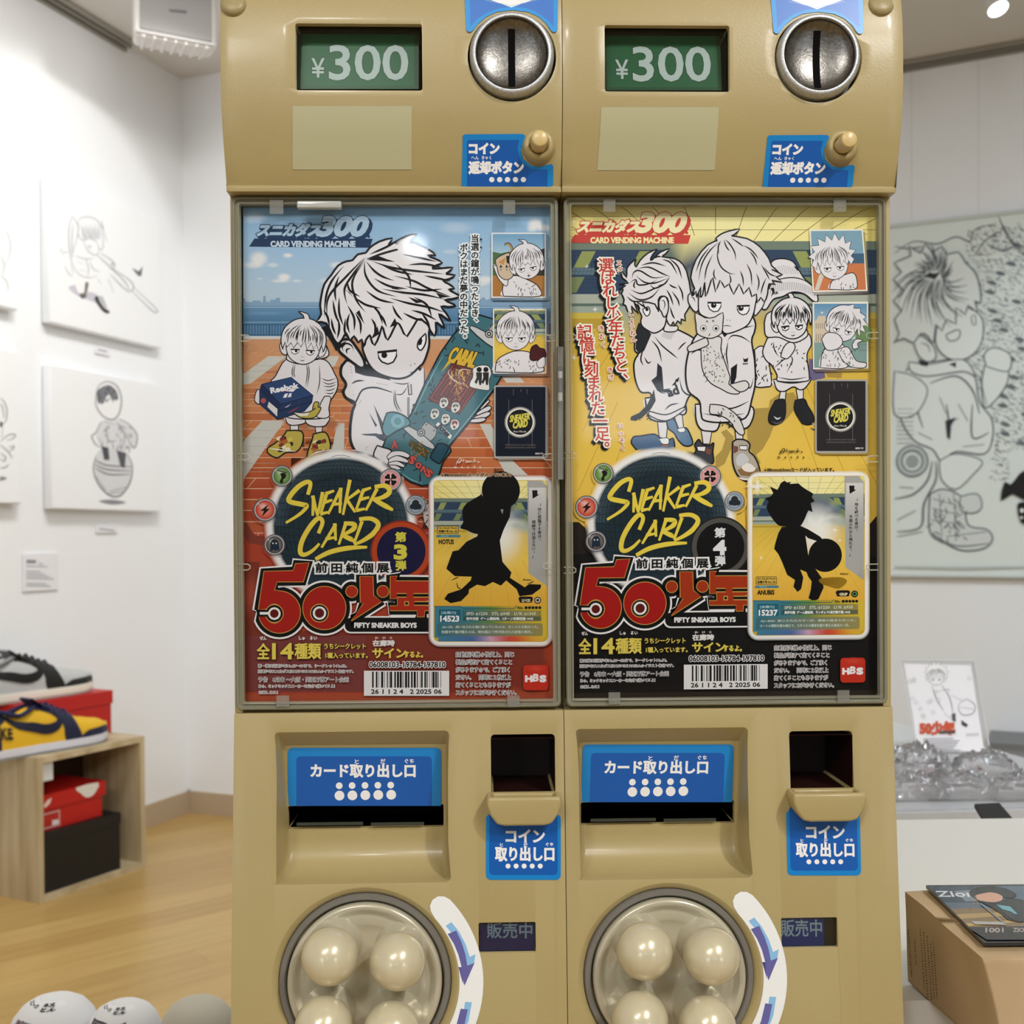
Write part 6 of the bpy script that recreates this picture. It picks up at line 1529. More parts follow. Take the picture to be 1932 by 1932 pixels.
    for i in range(7): A.line([(1540 + i * 4, 610), (1540 + i * 4, 620)], 1.2, '#8a7a66', (1, 1), 0); A.line([(1540 + i * 4, 630), (1540 + i * 4, 645)], 1.2, '#8a7a66', (1, 1), 0)
    cut(A, [(1548, 694), (1552, 665), (1570, 645), (1590, 650), (1600, 670), (1596, 694)], PW, 1.6); cut(A, [(1580, 660), (1600, 655), (1615, 680), (1634, 685), (1630, 694), (1606, 692), (1590, 680)], PW, 1.5); wrinkles(A, [(1553, 655), (1610, 690)], 1.2, 34, 2)
    head(A, 1592, 612, 31, 14, 1, 1.3, 2, .4, seed=33, ears=1, mouth=1)
    cut(A, [(1550, 640), (1560, 628), (1580, 630), (1590, 645), (1580, 658), (1560, 660)], PW, 1.6); cut(A, [(1608, 650), (1615, 640), (1628, 642), (1618, 648), (1620, 656), (1610, 658)], PW, 1.3)
    blackcard(A, 1541, 719, 1635, 852, '#282427')
    A.T = lambda x, y: (1350 + (x - 740) * 1.0, y - 19); sign(A, '#1a1412')
    A.T = lambda x, y: (1091 + (x - 484) * .983, 1009 + (y - 1015) * .985 - .008 * (x - 484) + (0 if y > 900 else 0))
    globe(A, True); sneakercard(A)
    badge(A, '4', ('#1c1a18', '#4f4e4a', '#070708', '#e4e4e6'))
    fifty(A, '#a31410', '#a0320e'); printed_lines(A, ('四', '39～52', '54'), 1)
    statcard(A, 'ANUBIS', '15237', '54', 'SPD ±1323   STL ±1220   LUK ±935', '冥界守護  ゲーム開始時、ランダムで1枚行動不能 100%', 'AJ1-BRD  封じられたカラーが、革命の始まりだった。', 'コートの規則を踏み越えて、スタイルの概念を塗り替えた原点の一足。', 'dribble', ('「地を統べる者は、', '予測の外から現れる。」'), 1098)
    A.T = None
    A.o(1350, 670, 5.8545); A.text('↓88mmx63mmカードが入っています。', 535, 1245, 1310, 1285, '#1a1412', b=4, res=2)
POSTER = printmat('poster_print', .55, 0)
POSTER.node_tree.nodes['Principled BSDF'].inputs['Specular IOR Level'].default_value = .15
def poster(name, draw, quad, label, k=1.12):
    A = Art(k); draw(A)
    # clip to the sheet
    xs = [p[0] for p in quad]; x0, x1 = min(xs), max(xs); y0, y1 = quad[0][1], quad[2][1]
    A.v = [(min(max(x, x0), x1), min(max(y, y0), y1), l) for x, y, l in A.v]
    n = A.L + 2
    yb = .0042
    def mp(x, y, h): return W(x, y, yb - h)
    q = [mp(x, y, 0) for x, y in quad]
    me = A.mesh(name, mp, .0000032, slab(q, Vector((0, .0004, 0))), (.8, .8, .8, 1))
    o = recenter(obj(name, me, POSTER))
    props(o, label, 'poster', 'posters inside the vending machine covers')
    print(name, 'layers', A.L, 'faces', len(me.polygons))
    return o
poster('poster', left_poster, [(459, 391), (1049, 390), (1052, 1325), (460, 1328)], 'poster of a spiky-haired cartoon boy with skateboard, brick paving and blue sky')
poster('poster', right_poster, [(1066, 389), (1644, 386), (1661, 1318), (1068, 1321)], 'poster of three cartoon boys with a cat in a yellow gym hall')

# ------------------------------------------------------------ supports
def slabtable(name, label, x0, y0, x1, y1, z, mtop, mleg, th=.025, leg=.03, panel=None):
    R = root(name, ((x0 + x1) / 2, (y0 + y1) / 2, 0), label, 'table')
    bm = BM(); box(bm, (x0, y0, z - th), (x1, y1, z)); obj('table_top', bm, mtop, R)
    for a, b in ((x0, y0), (x1 - leg, y0), (x0, y1 - leg), (x1 - leg, y1 - leg)):
        bm = BM(); box(bm, (a, b, 0), (a + leg, b + leg, z - th)); obj('leg', bm, mleg, R)
    if panel:
        bm = BM(); box(bm, (x0 + leg, y0 + .002, .02), (x1 - leg, y0 + .012, z - th - .001)); obj('front_panel', bm, panel, R)
    return R
LAM = mat('white_laminate', '#d5d4d0', .35)
slabtable('display_table', 'white table carrying the pair of card vending machines', -.20, -.016, .222, .14, .5645, LAM, mat('grey_leg', '#8b8b8b', .4, metal=.5))
slabtable('low_table', 'low white table under the three rolled bundles', -.56, .18, -.235, .52, .40, LAM, MC['grey_leg'])
slabtable('side_table', 'narrow side table with dark front panel under the kraft paper bag', .232, .022, .62, .42, .655, LAM, mat('dark_leg', '#2b2320', .5), panel=mat('dark_cloth', '#2a211d', .8))

# ------------------------------------------------------------ pictures on the left wall
CANVAS = mat('canvas_white', '#eef0f3', .75)
PENCIL = printmat('drawing_print', .75)
G1, G2, G3 = '#b4b5ba', '#86888e', '#3c3e44'
def wallpt(px, py, off): return WP(px, py, CORN + NL * off, NL)
def onrun(p): return (p - CORN).dot(VPL)
def canvas(xl, xr, yt, yb, xref, draw, label, depth=.034):
    tl = wallpt(xref, yt, depth); bl = wallpt(xref, yb, depth)
    a = onrun(wallpt(xl, (yt + yb) / 2, depth)); b = onrun(wallpt(xr, (yt + yb) / 2, depth))
    z1, z0 = tl.z, bl.z
    def P(s, z, o): q = CORN + VPL * s + NL * o; return Vector((q.x, q.y, z))
    c = P((a + b) / 2, z0, .0)
    R = root('canvas_picture', c, label, 'picture', 'canvases hung on the left wall')
    bm = BM(); quadhex(bm, [P(a, z0, depth), P(b, z0, depth), P(b, z1, depth), P(a, z1, depth)], [P(a, z0, .004), P(b, z0, .004), P(b, z1, .004), P(a, z1, .004)])
    obj('stretched_canvas', bevobj(fixn(bm), .004, 2), CANVAS, R, smooth=40)
    A = Art(1.0)
    draw(A)
    if A.f:
        i_ = .004; sh = [P(a + i_, z1 - i_, depth + .0006), P(b - i_, z1 - i_, depth + .0006), P(b - i_, z0 + i_, depth + .0006), P(a + i_, z0 + i_, depth + .0006)]
        obj('drawing', A.mesh('drawing', lambda x, y, h: wallpt(x, y, depth + .0008 + h), .00006, slab(sh, NL * -.0005), lin('#eef0f3') + (1,)), PENCIL, R)
    return R
def sk(A, ls, w, c): A.lines(ls, w, c, (.4, .4))
def art_none(A):
    pass
def art_a(A): A.o(); sk(A, [[(2, 430), (14, 440), (20, 470), (10, 500)], [(0, 520), (12, 530), (16, 550)], [(0, 480), (8, 500), (4, 520)]], 2, G1)
def art_b(A):
    A.o(0, 300, 5.085)
    A.poly([(655, 1240), (760, 1320), (900, 1370), (960, 1400), (930, 1300), (840, 1270), (730, 1210)], '#c6c4d0', 3)
    A.poly([(745, 1140), (730, 1230), (770, 1300), (830, 1300), (860, 1180), (930, 1200), (960, 1290), (900, 1150)], '#f0f0f1', 3)
    sk(A, [[(750, 640), (760, 580), (830, 555), (920, 580), (975, 650), (1000, 720), (1030, 800)], [(760, 650), (750, 720), (790, 780), (850, 760)], [(850, 740), (880, 760), (930, 800)], [(930, 800), (960, 870), (990, 840), (980, 700)], [(800, 780), (830, 860), (880, 910), (930, 920), (950, 860)], [(975, 590), (985, 650), (1000, 680)]], 9, G1)
    sk(A, [[(690, 550), (665, 640), (660, 800), (680, 950), (700, 1100)], [(690, 550), (740, 620), (750, 700), (700, 900)], [(700, 620), (690, 800), (700, 950)]], 11, G1)
    sk(A, [[(600, 840), (580, 880), (620, 900), (660, 880)], [(590, 920), (620, 930)], [(720, 930), (820, 960), (900, 950)], [(700, 1000), (750, 1100), (850, 1140), (930, 1120)], [(820, 960), (850, 1050), (840, 1140)], [(740, 980), (800, 1010)], [(760, 1060), (830, 1080)], [(620, 1020), (660, 1100), (700, 1130)], [(860, 980), (900, 1060), (960, 1080)]], 8, G1)
    sk(A, [[(930, 920), (1050, 1030), (1200, 1180), (1240, 1270)], [(960, 900), (1080, 980), (1100, 1030), (1060, 1050)], [(1080, 1050), (1250, 1170), (1280, 1240), (1240, 1280)], [(1060, 1110), (1180, 1230), (1240, 1280)], [(1250, 1250), (1400, 1400), (1480, 1470), (1500, 1440), (1280, 1230)], [(1040, 1150), (1090, 1280)], [(940, 1150), (970, 1200)]], 8, G2)
    for q in range(14): sk(A, [[(780 + q * 14, 620 + (q % 3) * 20), (790 + q * 13, 700 + (q % 4) * 20), (800 + q * 12, 770)]], 5, G1)
    A.disc(860, 840, 16, G1); A.disc(860, 840, 10, '#e6e7e9'); A.disc(1075, 1010, 9, G3)
    A.poly([(820, 1190), (850, 1190), (830, 1290), (800, 1330), (765, 1310), (770, 1290), (810, 1280)], '#6d6a60', 3)
    A.poly([(765, 1300), (800, 1330), (840, 1300), (830, 1320), (790, 1340)], G3); A.poly([(910, 1330), (950, 1320), (1000, 1420), (1050, 1460), (1040, 1480), (990, 1460), (930, 1380)], G3, 3); A.poly([(940, 1330), (985, 1320), (1030, 1440), (990, 1420)], '#b9b9bc', 2)
    A.poly([(1270, 1045), (1330, 1080), (1370, 1030), (1355, 1125), (1325, 1115)], '#6a6c72')
def art_c(A):
    A.o(0, 640, 3.865)
    sk(A, [[(0, 430), (25, 450), (50, 510), (45, 590), (20, 620)], [(0, 470), (20, 500), (30, 580)]], 8, G2); A.poly([(0, 600), (20, 605), (18, 640), (0, 640)], G3)
    sk(A, [[(20, 640), (15, 720)], [(0, 750), (60, 700), (110, 695), (100, 720), (50, 740)], [(0, 770), (60, 820), (90, 870)], [(60, 790), (100, 780), (95, 800), (70, 815)], [(0, 830), (40, 860), (30, 890), (0, 870)], [(0, 940), (40, 935), (65, 910)]], 8, G2)
    A.poly([(0, 1000), (40, 1005), (50, 1020), (0, 1035)], '#8c8c92')
def art_d(A):
    A.o(0, 640, 3.865)
    A.poly([(700, 850), (680, 950), (720, 1060), (800, 1140), (880, 1140), (950, 1040), (965, 920), (900, 800), (760, 790)], '#d4d5d9', 4)
    sk(A, [[(700, 850), (680, 950), (720, 1060), (800, 1140), (880, 1140), (950, 1040), (965, 920), (930, 840)], [(690, 880), (780, 920), (960, 930)], [(690, 910), (780, 950), (955, 960)], [(690, 935), (790, 985), (950, 985)], [(700, 1000), (770, 1100)], [(800, 1110), (920, 1080)], [(780, 1130), (900, 1110)]], 9, G3)
    A.poly([(740, 600), (700, 680), (720, 760), (780, 800), (880, 790), (960, 800), (985, 790), (1000, 700), (940, 620), (870, 580)], '#d9dade', 4)
    sk(A, [[(740, 600), (700, 680), (670, 710), (700, 770), (740, 790)], [(870, 580), (940, 620), (1000, 700), (985, 790), (950, 760), (920, 680)], [(780, 650), (790, 740), (850, 740)], [(850, 610), (880, 640), (910, 700), (900, 770)], [(720, 720), (750, 760)], [(760, 600), (830, 620)]], 9, G2)
    wrinkles(A, [(720, 620), (970, 780)], 9, 26, 3, 60, '#9a9ba2')
    A.poly([(700, 400), (720, 340), (780, 310), (850, 340), (880, 430), (870, 540), (820, 585), (750, 560), (710, 480)], '#eeeef0', 4)
    sk(A, [[(700, 400), (720, 340), (780, 310), (850, 340), (885, 430), (870, 540), (820, 585), (750, 560), (700, 480), (700, 400)]], 10, G2)
    A.poly([(705, 390), (740, 350), (800, 335), (850, 380), (860, 440), (820, 440), (790, 400), (760, 450), (720, 470)], '#77797f', 3)
    wrinkles(A, [(710, 340), (850, 460)], 8, 20, 6, 40, '#3c3e44')
    A.poly([(740, 780), (790, 790), (800, 880), (760, 880)], '#4a4c52'); A.poly([(850, 810), (920, 830), (910, 940), (880, 930)], '#55575e')
    A.poly([(720, 1180), (820, 1170), (920, 1190), (820, 1205)], '#8c8c92', 3)
canvas(-155, 32, 240, 598 - 15, 20, art_a, 'canvas at the upper left, cut off by the photo edge')
canvas(92, 303, 334, 608, 94, art_b, 'canvas with a drawn figure holding a long rifle, upper one by the corner')
canvas(-150, 40, 664, 951, 38, art_c, 'canvas at the lower left, cut off by the photo edge')
canvas(96, 303, 687, 960, 97, art_d, 'canvas with a drawn figure perched on a striped ball, lower one by the corner')
def plate(x0, x1, y0, y1, name, label, cat, text=0, th=.006):
    a = onrun(wallpt(x0, (y0 + y1) / 2, th)); b = onrun(wallpt(x1, (y0 + y1) / 2, th))
    z1, z0 = wallpt(x0, y0, th).z, wallpt(x0, y1, th).z
    def P(s, z, o): q = CORN + VPL * s + NL * o; return Vector((q.x, q.y, z))
    A = Art(1.0)
    if text:
        A.poly([(x0 + 6, y0 + 11), (x0 + 24, y0 + 11.5), (x0 + 24, y0 + 18), (x0 + 6, y0 + 18)], '#8e8f98')
        for i in range(11):
            y = y0 + 12 + i * 4.6
            if i not in (3, 8): A.up(); A.line([(x0 + (28 if i < 2 else 6), y + 2), (x0 + 30 + (i * 37 % 29), y + 3)], 1.6, '#a2a3ab', (1, 1), 0)
    else:
        A.up(); A.line([(x0 + 5, (y0 + y1) / 2 - 1), (x1 - 6, (y0 + y1) / 2 + 3)], 3, '#a9abb4', (1, 1), 0)
    me = A.mesh(name, lambda x, y, h: wallpt(x, y, th + .0004 + h), .00005, slab([P(a, z1, th), P(b, z1, th), P(b, z0, th), P(a, z0, th)], NL * -(th - .001)), lin('#e9e9ee') + (1,))
    o = recenter(obj(name, me, PENCIL)); props(o, label, cat); return o
plate(180, 208, 655, 666, 'caption_plate', 'small white caption plate under the rifle drawing', 'label')
plate(182, 222, 992, 1005, 'caption_plate', 'small white caption plate under the striped ball drawing', 'label')
plate(44, 110, 1045, 1116, 'text_panel', 'square white text panel low on the left wall', 'sign', 1)

# ------------------------------------------------------------ banner on the right wall
def rwp(px, py, off): return WP(px, py, r1 + NR * off, NR)
def banner():
    off = .02
    sA = (rwp(1600, 700, off) - r1).dot(DR); sB = (rwp(2350, 700, off) - r1).dot(DR)
    zt_, zb_ = rwp(1700, 426, off).z, rwp(1700, 1086, off).z
    def P(s, z, o): q = r1 + DR * s + NR * o; return Vector((q.x, q.y, z))
    A = Art(1.0)
    A.o(1670, 380, 2.2465); k = '#59626a'; kk = '#2c3338'; F = '#e3ebe9'
    rnd = random.Random(9)
    # busy background strokes
    A.up()
    for i in range(1500):
        x, y = rnd.uniform(340, 600), rnd.uniform(100, 1180)
        if x < 440 and y > 860: continue
        if y > 1050 and x > 520: continue
        a = rnd.uniform(0, 3.14); l = rnd.uniform(5, 22)
        A.line([(x, y), (x + l * .5, y + l * .3 * math.sin(a) - 4), (x + l, y + l * math.sin(a) * .6)], rnd.uniform(1.4, 3.4), rnd.choice([k, '#7d868c', kk]), (.4, .4), 2)
    for i in range(22):
        y = 180 + i * 40; x = rnd.uniform(420, 580)
        A.poly([(x, y), (x + 25, y - 5), (x + 45, y + 12), (x + 20, y + 14)], ('#6c747a', .5), 2)
    sk(A, [[(40, 220), (120, 170), (220, 180), (300, 150), (360, 170), (380, 120), (470, 95)], [(380, 230), (420, 170), (480, 130)], [(480, 60), (520, 150), (589, 230)], [(500, 100), (560, 200)], [(430, 180), (500, 210), (560, 180)], [(560, 90), (589, 130)], [(40, 190), (100, 200), (160, 190)]], 5, k)
    # figure: body
    body = [(110, 690), (70, 760), (60, 900), (120, 1010), (200, 1050), (240, 1100), (300, 1060), (420, 1070), (455, 1000), (450, 920), (400, 850), (380, 740), (330, 670), (200, 680)]
    cut(A, body, F, 6, k); cut(A, [(230, 1100), (240, 1180), (300, 1220), (370, 1160), (410, 1100), (300, 1070)], F, 5, k)
    cut(A, [(410, 760), (420, 870), (470, 840), (520, 760), (510, 680), (440, 650)], F, 5, k); cut(A, [(430, 700), (420, 650), (460, 620), (530, 650), (520, 720)], F, 5, k)
    cut(A, [(190, 1240), (190, 1400), (260, 1450), (330, 1480), (420, 1470), (455, 1430), (430, 1390), (350, 1370), (330, 1260), (250, 1220)], '#d3dad9', 6, k); cut(A, [(320, 1250), (390, 1240), (410, 1290), (380, 1320), (320, 1310)], '#d3dad9', 5, k)
    for q in ([(200, 1260), (310, 1290)], [(200, 1300), (320, 1330)], [(195, 1350), (330, 1370)], [(230, 1240), (240, 1420)], [(290, 1230), (300, 1440)], [(260, 1420), (430, 1400)], [(200, 1410), (300, 1460), (440, 1450)], [(300, 1340), (350, 1310)]): A.up(); A.line(q, 7, '#7a8388', (.5, .5))
    wrinkles(A, [(200, 1250), (330, 1430)], 5, 40, 12, 40, '#6a7378')
    sk(A, [[(150, 750), (130, 850), (160, 960)], [(260, 860), (270, 940), (270, 1010)], [(270, 940), (310, 920)], [(230, 830), (260, 900)], [(310, 860), (350, 930)], [(190, 770), (300, 740), (370, 800), (400, 900)], [(330, 1040), (420, 1030)], [(370, 860), (370, 1000), (440, 980)], [(140, 980), (200, 1010)], [(400, 740), (430, 860)]], 7, k)
    A.poly([(255, 930), (300, 915), (280, 950), (275, 1010), (262, 1000)], kk)
    # vehicle at the left
    cut(A, [(40, 720), (120, 740), (180, 800), (130, 900), (40, 900)], F, 5, k); sk(A, [[(50, y), (120, y)] for y in range(880, 1040, 18)], 6, '#6e777c')
    A.ring(115, 1100, 45, 68, '#a9b2b4', '#c9d1d1'); A.ring(115, 1100, 62, 68, k); A.ring(115, 1100, 42, 47, k); A.disc(115, 1100, 26, '#9aa3a6')
    sk(A, [[(40, 1260), (120, 1240), (180, 1180), (200, 1100)], [(50, 1400), (150, 1380), (165, 1280), (215, 1180), (215, 1100)], [(50, 1350), (130, 1310)], [(50, 1420), (160, 1400)], [(60, 1210), (120, 1215)]], 7, k)
    # head
    cut(A, [(225, 500), (215, 600), (260, 660), (330, 670), (390, 630), (415, 560), (400, 480), (300, 440)], F, 5, k)
    cut(A, [(120, 590), (150, 570), (200, 610), (215, 660), (180, 680), (140, 650)], F, 5, k); sk(A, [[(150, 600), (180, 610), (190, 640)]], 5, k)
    cut(A, [(100, 680), (190, 690), (330, 670), (380, 740), (330, 720), (180, 740), (110, 720)], F, 5, k); A.poly([(140, 670), (185, 680), (180, 700), (150, 695)], kk); A.poly([(270, 690), (300, 680), (300, 705)], kk)
    H = [(35, 600), (60, 560), (40, 500), (70, 460), (35, 420), (80, 380), (35, 330), (70, 300), (40, 260), (110, 230), (100, 190), (150, 220), (170, 180), (200, 215), (240, 190), (260, 225), (310, 215), (340, 260), (380, 300), (400, 360), (405, 430), (380, 420), (390, 470), (350, 440), (340, 480), (300, 450), (300, 520), (260, 500), (240, 550), (215, 520), (205, 600), (180, 570), (150, 560), (120, 600), (80, 580)]
    A.poly(H, '#dfe7e6'); A.up(); A.line(H, 6, k, (1, 1), 2, 0, True)
    c0 = (205, 315)
    for i in range(80):
        a = math.radians(i * 360 / 80 + rnd.uniform(-4, 4)); r1_, r2_ = rnd.uniform(30, 50), rnd.uniform(110, 190)
        if math.sin(a) < 0: r2_ *= .6
        A.line([(c0[0] + math.cos(a) * r1_, c0[1] + math.sin(a) * r1_ * .5), (c0[0] + math.cos(a + .25) * r2_ * .6, c0[1] + math.sin(a + .25) * r2_ * .7), (c0[0] + math.cos(a) * r2_, c0[1] + math.sin(a) * r2_ * 1.3)], 5, '#5f686e', (.3, .2), 3)
    A.poly([(160, 320), (190, 300), (205, 305), (235, 300), (220, 320), (210, 332), (190, 325)], kk)
    e = [(258, 565), (300, 545), (318, 550), (312, 580), (285, 592), (265, 585)]; A.up(); A.line(e, 5, k, (1, 1), 2, 0, True); A.up(); A.line([(262, 568), (310, 560)], 6, k); A.poly([(365, 490), (380, 480), (385, 520), (370, 520)], F); A.up(); A.line([(365, 490), (380, 480), (385, 520), (370, 520)], 4, k, (1, 1), 2, 0, True)
    # black horned mark at the right and the lower rod shading
    A.poly([(490, 1270), (505, 1190), (530, 1200), (550, 1180), (589, 1140), (640, 1180), (700, 1190), (700, 1250), (600, 1270), (540, 1240)], '#0c0d10', 2)
    A.poly([(560, 1290), (575, 1275), (620, 1275), (640, 1300), (620, 1370), (575, 1360)], '#0c0d10', 2); A.disc(580, 1310, 9, '#e3ebe9'); A.disc(578, 1340, 6, '#e3ebe9')
    A.poly([(40, 1545), (300, 1548), (640, 1545), (640, 1552), (340, 1560), (40, 1553)], '#bcc6c4')
    v = []; f = []; n = 24
    for j in range(2):
        for i in range(n + 1):
            s = sA + (sB - sA) * i / n; z = zt_ if j == 0 else zb_
            v.append(P(s, z, off))
    f = [(i, i + 1, n + 2 + i, n + 1 + i) for i in range(n)]
    me = A.mesh('banner', lambda x, y, h: rwp(x, y, off + .0006 + h), .00008, (v, f), lin('#dfe8e5') + (1,))
    R = root('banner', P((sA + sB) / 2, zb_, .01), 'large pale banner with a drawn boy in laced boots on the right wall', 'banner')
    obj('banner_cloth', me, PENCIL, R)
    for z in (zt_, zb_):
        bm = BM(); tube(bm, [P(sA, z, off), P(sB, z, off)], .007, 10); obj('rod', fixn(bm), mat('banner_rod', '#ccd4d2', .4), R, smooth=50)
    for s in (sA + (sB - sA) * f_ for f_ in (.18, .36)):
        bm = BM(); tube(bm, [P(s, zt_, off), P(s, CEIL - .023, off)], .0004, 6); obj('hanging_wire', bm, RAIL, R)
banner()

# ------------------------------------------------------------ ceiling fittings
def ceiling_box():
    z = 2.30
    a, b = WZ(252, 62, z), WZ(411, 92, z); c, d = WZ(395, 113, z), WZ(250, 88, z)
    R = root('ceiling_unit', ((a + b + c + d) / 4 + Vector((0, 0, .0))), 'white box with grey front panel mounted on the ceiling', 'ceiling unit')
    up = Vector((0, 0, CEIL - z - .001))
    bm = BM(); quadhex(bm, [a, b, b + up, a + up], [d, c, c + up, d + up]); obj('housing', bevobj(fixn(bm), .012, 3), mat('white_housing', '#e3e1e0', .5), R, smooth=45)
    u = (b - a).normalized(); n = u.cross(Vector((0, 0, 1))).normalized()
    if (CAM - a).dot(n) < 0: n = -n
    L = (b - a).length
    bm = BM()
    q0 = a + u * .016 + Vector((0, 0, .014)) + n * .001; q1 = b - u * .016 + Vector((0, 0, .014)) + n * .001
    quadhex(bm, [q0 + n * .004, q1 + n * .004, q1 + up * .84 + n * .004, q0 + up * .84 + n * .004], [q0, q1, q1 + up * .84, q0 + up * .84])
    obj('front_panel', bevobj(fixn(bm), .003, 2), mat('grey_panel', '#a09f9f', .35), R)
    bm = BM()
    q = [a + u * .008 + Vector((0, 0, .007)), b - u * .008 + Vector((0, 0, .007)), b - u * .008 + up * .93, a + u * .008 + up * .93]
    tube(bm, [p + n * .003 for p in q] , .0035, 8); obj('panel_rim', bm, mat('rim_white', '#d8d7d8', .4), R, smooth=50)
    A = Art(1.0); A.text('TOMORROW', 318, 18, 352, 24, '#55585f', b=.4, res=1, rot=6) if False else A.poly([(318, 17.5), (352, 20), (352, 25.5), (320, 22)], '#6a6c72')
    obj('maker_mark', A.mesh('maker_mark', lambda x, y, h: WP(x, y, q0 + n * (.0048 + h), n), .00005), PENCIL, R)
    bm = BM()
    for i in range(7):
        t = .12 + i * .125
        p = a + (b - a) * t + Vector((0, 0, -.001)); k = d + (c - d) * t + Vector((0, 0, -.001))
        tube(bm, [p, k], .004, 6)
    obj('underside_ribs', bm, MC['white_housing'], R, smooth=50)
ceiling_box()
def spotfit(p, label, lit=6, ax=Vector((-.15, .35, .9)), k=1.0):
    R = root('track_spotlight', (p.x, p.y, 2.33), label, 'ceiling light')
    bm = BM(); lathe(bm, [(.012 * k, .07), (.028 * k, .06), (.030 * k, 0), (.027 * k, -.004)], p, ax, 28, True, False); obj('lamp_body', fixn(bm), mat('lamp_white', '#d6d5d2', .4), R, smooth=50)
    bm = BM(); lathe(bm, [(.0255 * k, -.0045), (.0255 * k, -.0075)], p, ax, 28, True, True); obj('lamp_lens', fixn(bm), mat('lamp_lens_%d' % lit, '#eaf4ff', .3, emit=lit), R)
    bm = BM(); tube(bm, [p + Vector((-.02, .02, .05)), p + Vector((-.03, .03, CEIL - 2.36 - .001))], .008, 10); obj('stem', bm, MC['lamp_white'], R, smooth=50)
    a = p + Vector((-.12, .02, CEIL - 2.36 - .02)); bm = BM(); box(bm, (a.x - .4, a.y - .015, CEIL - .018), (a.x + .9, a.y + .015, CEIL - .001)); obj('track', bm, MC['lamp_white'], R)
spotfit(WZ(1882, 14, 2.36), 'lit spotlight hanging from the ceiling at the upper right')
spotfit(Vector((-.32, -4.84, 2.35)), 'ceiling spotlight behind the viewer, left of centre', 24, Vector((0, -.9, .4)), 2.2)

# ------------------------------------------------------------ wooden crate with shoe boxes and sneakers
P0 = WZ(74, 1706, 0); P1 = WZ(275, 1636, 0)
U = (P1 - P0); CW = U.length; U.normalize()
V = Vector((-U.y, U.x, 0))
if V.dot(Vector((0, 1, 0))) < 0: V = -V
dd = (P0 - CAM).dot(RM @ Vector((0, 0, -1)))
CH = WP(68, 1430, P0, RM @ Vector((0, 0, -1))).z
CD = .235
print('crate', CW, CH, dd, 'to wall', [(P0 + U * a + V * b - CORN).dot(NL) for a in (0, CW) for b in (0, .4)])
MCR = Matrix((( U.x, V.x, 0, P0.x), (U.y, V.y, 0, P0.y), (0, 0, 1, 0), (0, 0, 0, 1)))
def cratebox(lo, hi): bm = BM(); box(bm, lo, hi, MCR); return fixn(bm)
def woodm(name, c1, c2, st):
    return mat(name, c1, .55, noise=.3, nscale=2.2, col2=c2, stretch=st)
WOOD = woodm('pale_paulownia', '#c9b896', '#a8946f', (14, 14, 1.2)); WOODH = woodm('pale_paulownia_top', '#cdbd9c', '#b09c78', (2, 14, 14))
R = root('wooden_crate', P0 + U * CW / 2 + V * CD / 2, 'pale wooden crate lying open toward the right under the sneakers', 'crate')
t = .016
# the open side faces the viewer's right; the solid side faces left
obj('side_panel', cratebox((0, 0, 0), (t, CD, CH)), WOOD, R)
obj('side_panel', cratebox((CW - t, 0, 0), (CW, CD, CH)), WOOD, R)
obj('top_panel', cratebox((t + .0002, 0, CH - t), (CW - t - .0002, CD, CH)), WOODH, R)
obj('bottom_panel', cratebox((t + .0002, 0, 0), (CW - t - .0002, CD, t)), WOODH, R)
obj('back_panel', cratebox((t + .0002, CD - .008, t + .0002), (CW - t - .0002, CD, CH - t - .0002)), mat('dark_crate_back', '#3a2419', .7), R)  # back coloured much darker than the other crate panels
REDB = mat('red_card', '#b8150f', .45); BLKB = mat('black_card', '#0a0a0b', .5)
iw = CW - 2 * t
BZ = t + .155
R = root('shoe_box', P0 + U * (t + iw * .36) + V * .15 + Vector((0, 0, t)), 'black shoe box filling the bottom of the wooden crate', 'box', 'shoe boxes')
obj('box_body', cratebox((t + .001, .012, t + .0005), (t + iw * .80, .215, BZ - .03)), BLKB, R); obj('box_lid', cratebox((t + .0005, .009, BZ - .03), (t + iw * .805, .218, BZ)), BLKB, R)
RZ = BZ + .098
R = root('shoe_box', P0 + U * (t + iw * .33) + V * .15 + Vector((0, 0, BZ)), 'red shoe box with white corner tab on the black box inside the crate', 'box', 'shoe boxes')
obj('box_body', cratebox((t + .002, .03, BZ + .0005), (t + iw * .66, .212, RZ - .04)), REDB, R)
obj('box_lid', cratebox((t + .0005, .026, RZ - .042), (t + iw * .69, .215, RZ - .004)), REDB, R)
def cratemap(y): return lambda a, b, h: MCR @ Vector((a, y - h, b))
A = Art(1.0)
A.poly([(iw * .43, RZ - .004), (iw * .66, RZ - .004), (iw * .64, RZ - .025), (iw * .59, RZ - .037), (iw * .53, RZ - .036), (iw * .48, RZ - .022)], '#dedbd2', 2)
obj('lid_tab', A.mesh('lid_tab', cratemap(.0252), .00005), PENCIL, R, 'white rounded tab')
A = Art(1.0)
A.poly([(t + .02, RZ - .03), (t + .032, RZ - .018), (t + .046, RZ - .014), (t + .04, RZ - .028), (t + .026, RZ - .036)], '#e8cfc8')
obj('lid_emblem', A.mesh('lid_emblem', cratemap(.0252), .00005), PENCIL, R, 'small winged emblem')
A = Art(1.0)
A.poly([(t + .004, BZ + .006), (t + .074, BZ + .006), (t + .074, BZ + .046), (t + .004, BZ + .046)], '#c9b0ae'); A.poly([(t + .018, BZ + .009), (t + .071, BZ + .009), (t + .071, BZ + .043), (t + .018, BZ + .043)], '#b0261c'); A.poly([(t + .05, BZ + .01), (t + .07, BZ + .01), (t + .07, BZ + .022), (t + .05, BZ + .024)], '#e0d6d6')
obj('box_label', A.mesh('box_label', cratemap(.0292), .00005), PENCIL, R, 'outlined size label')
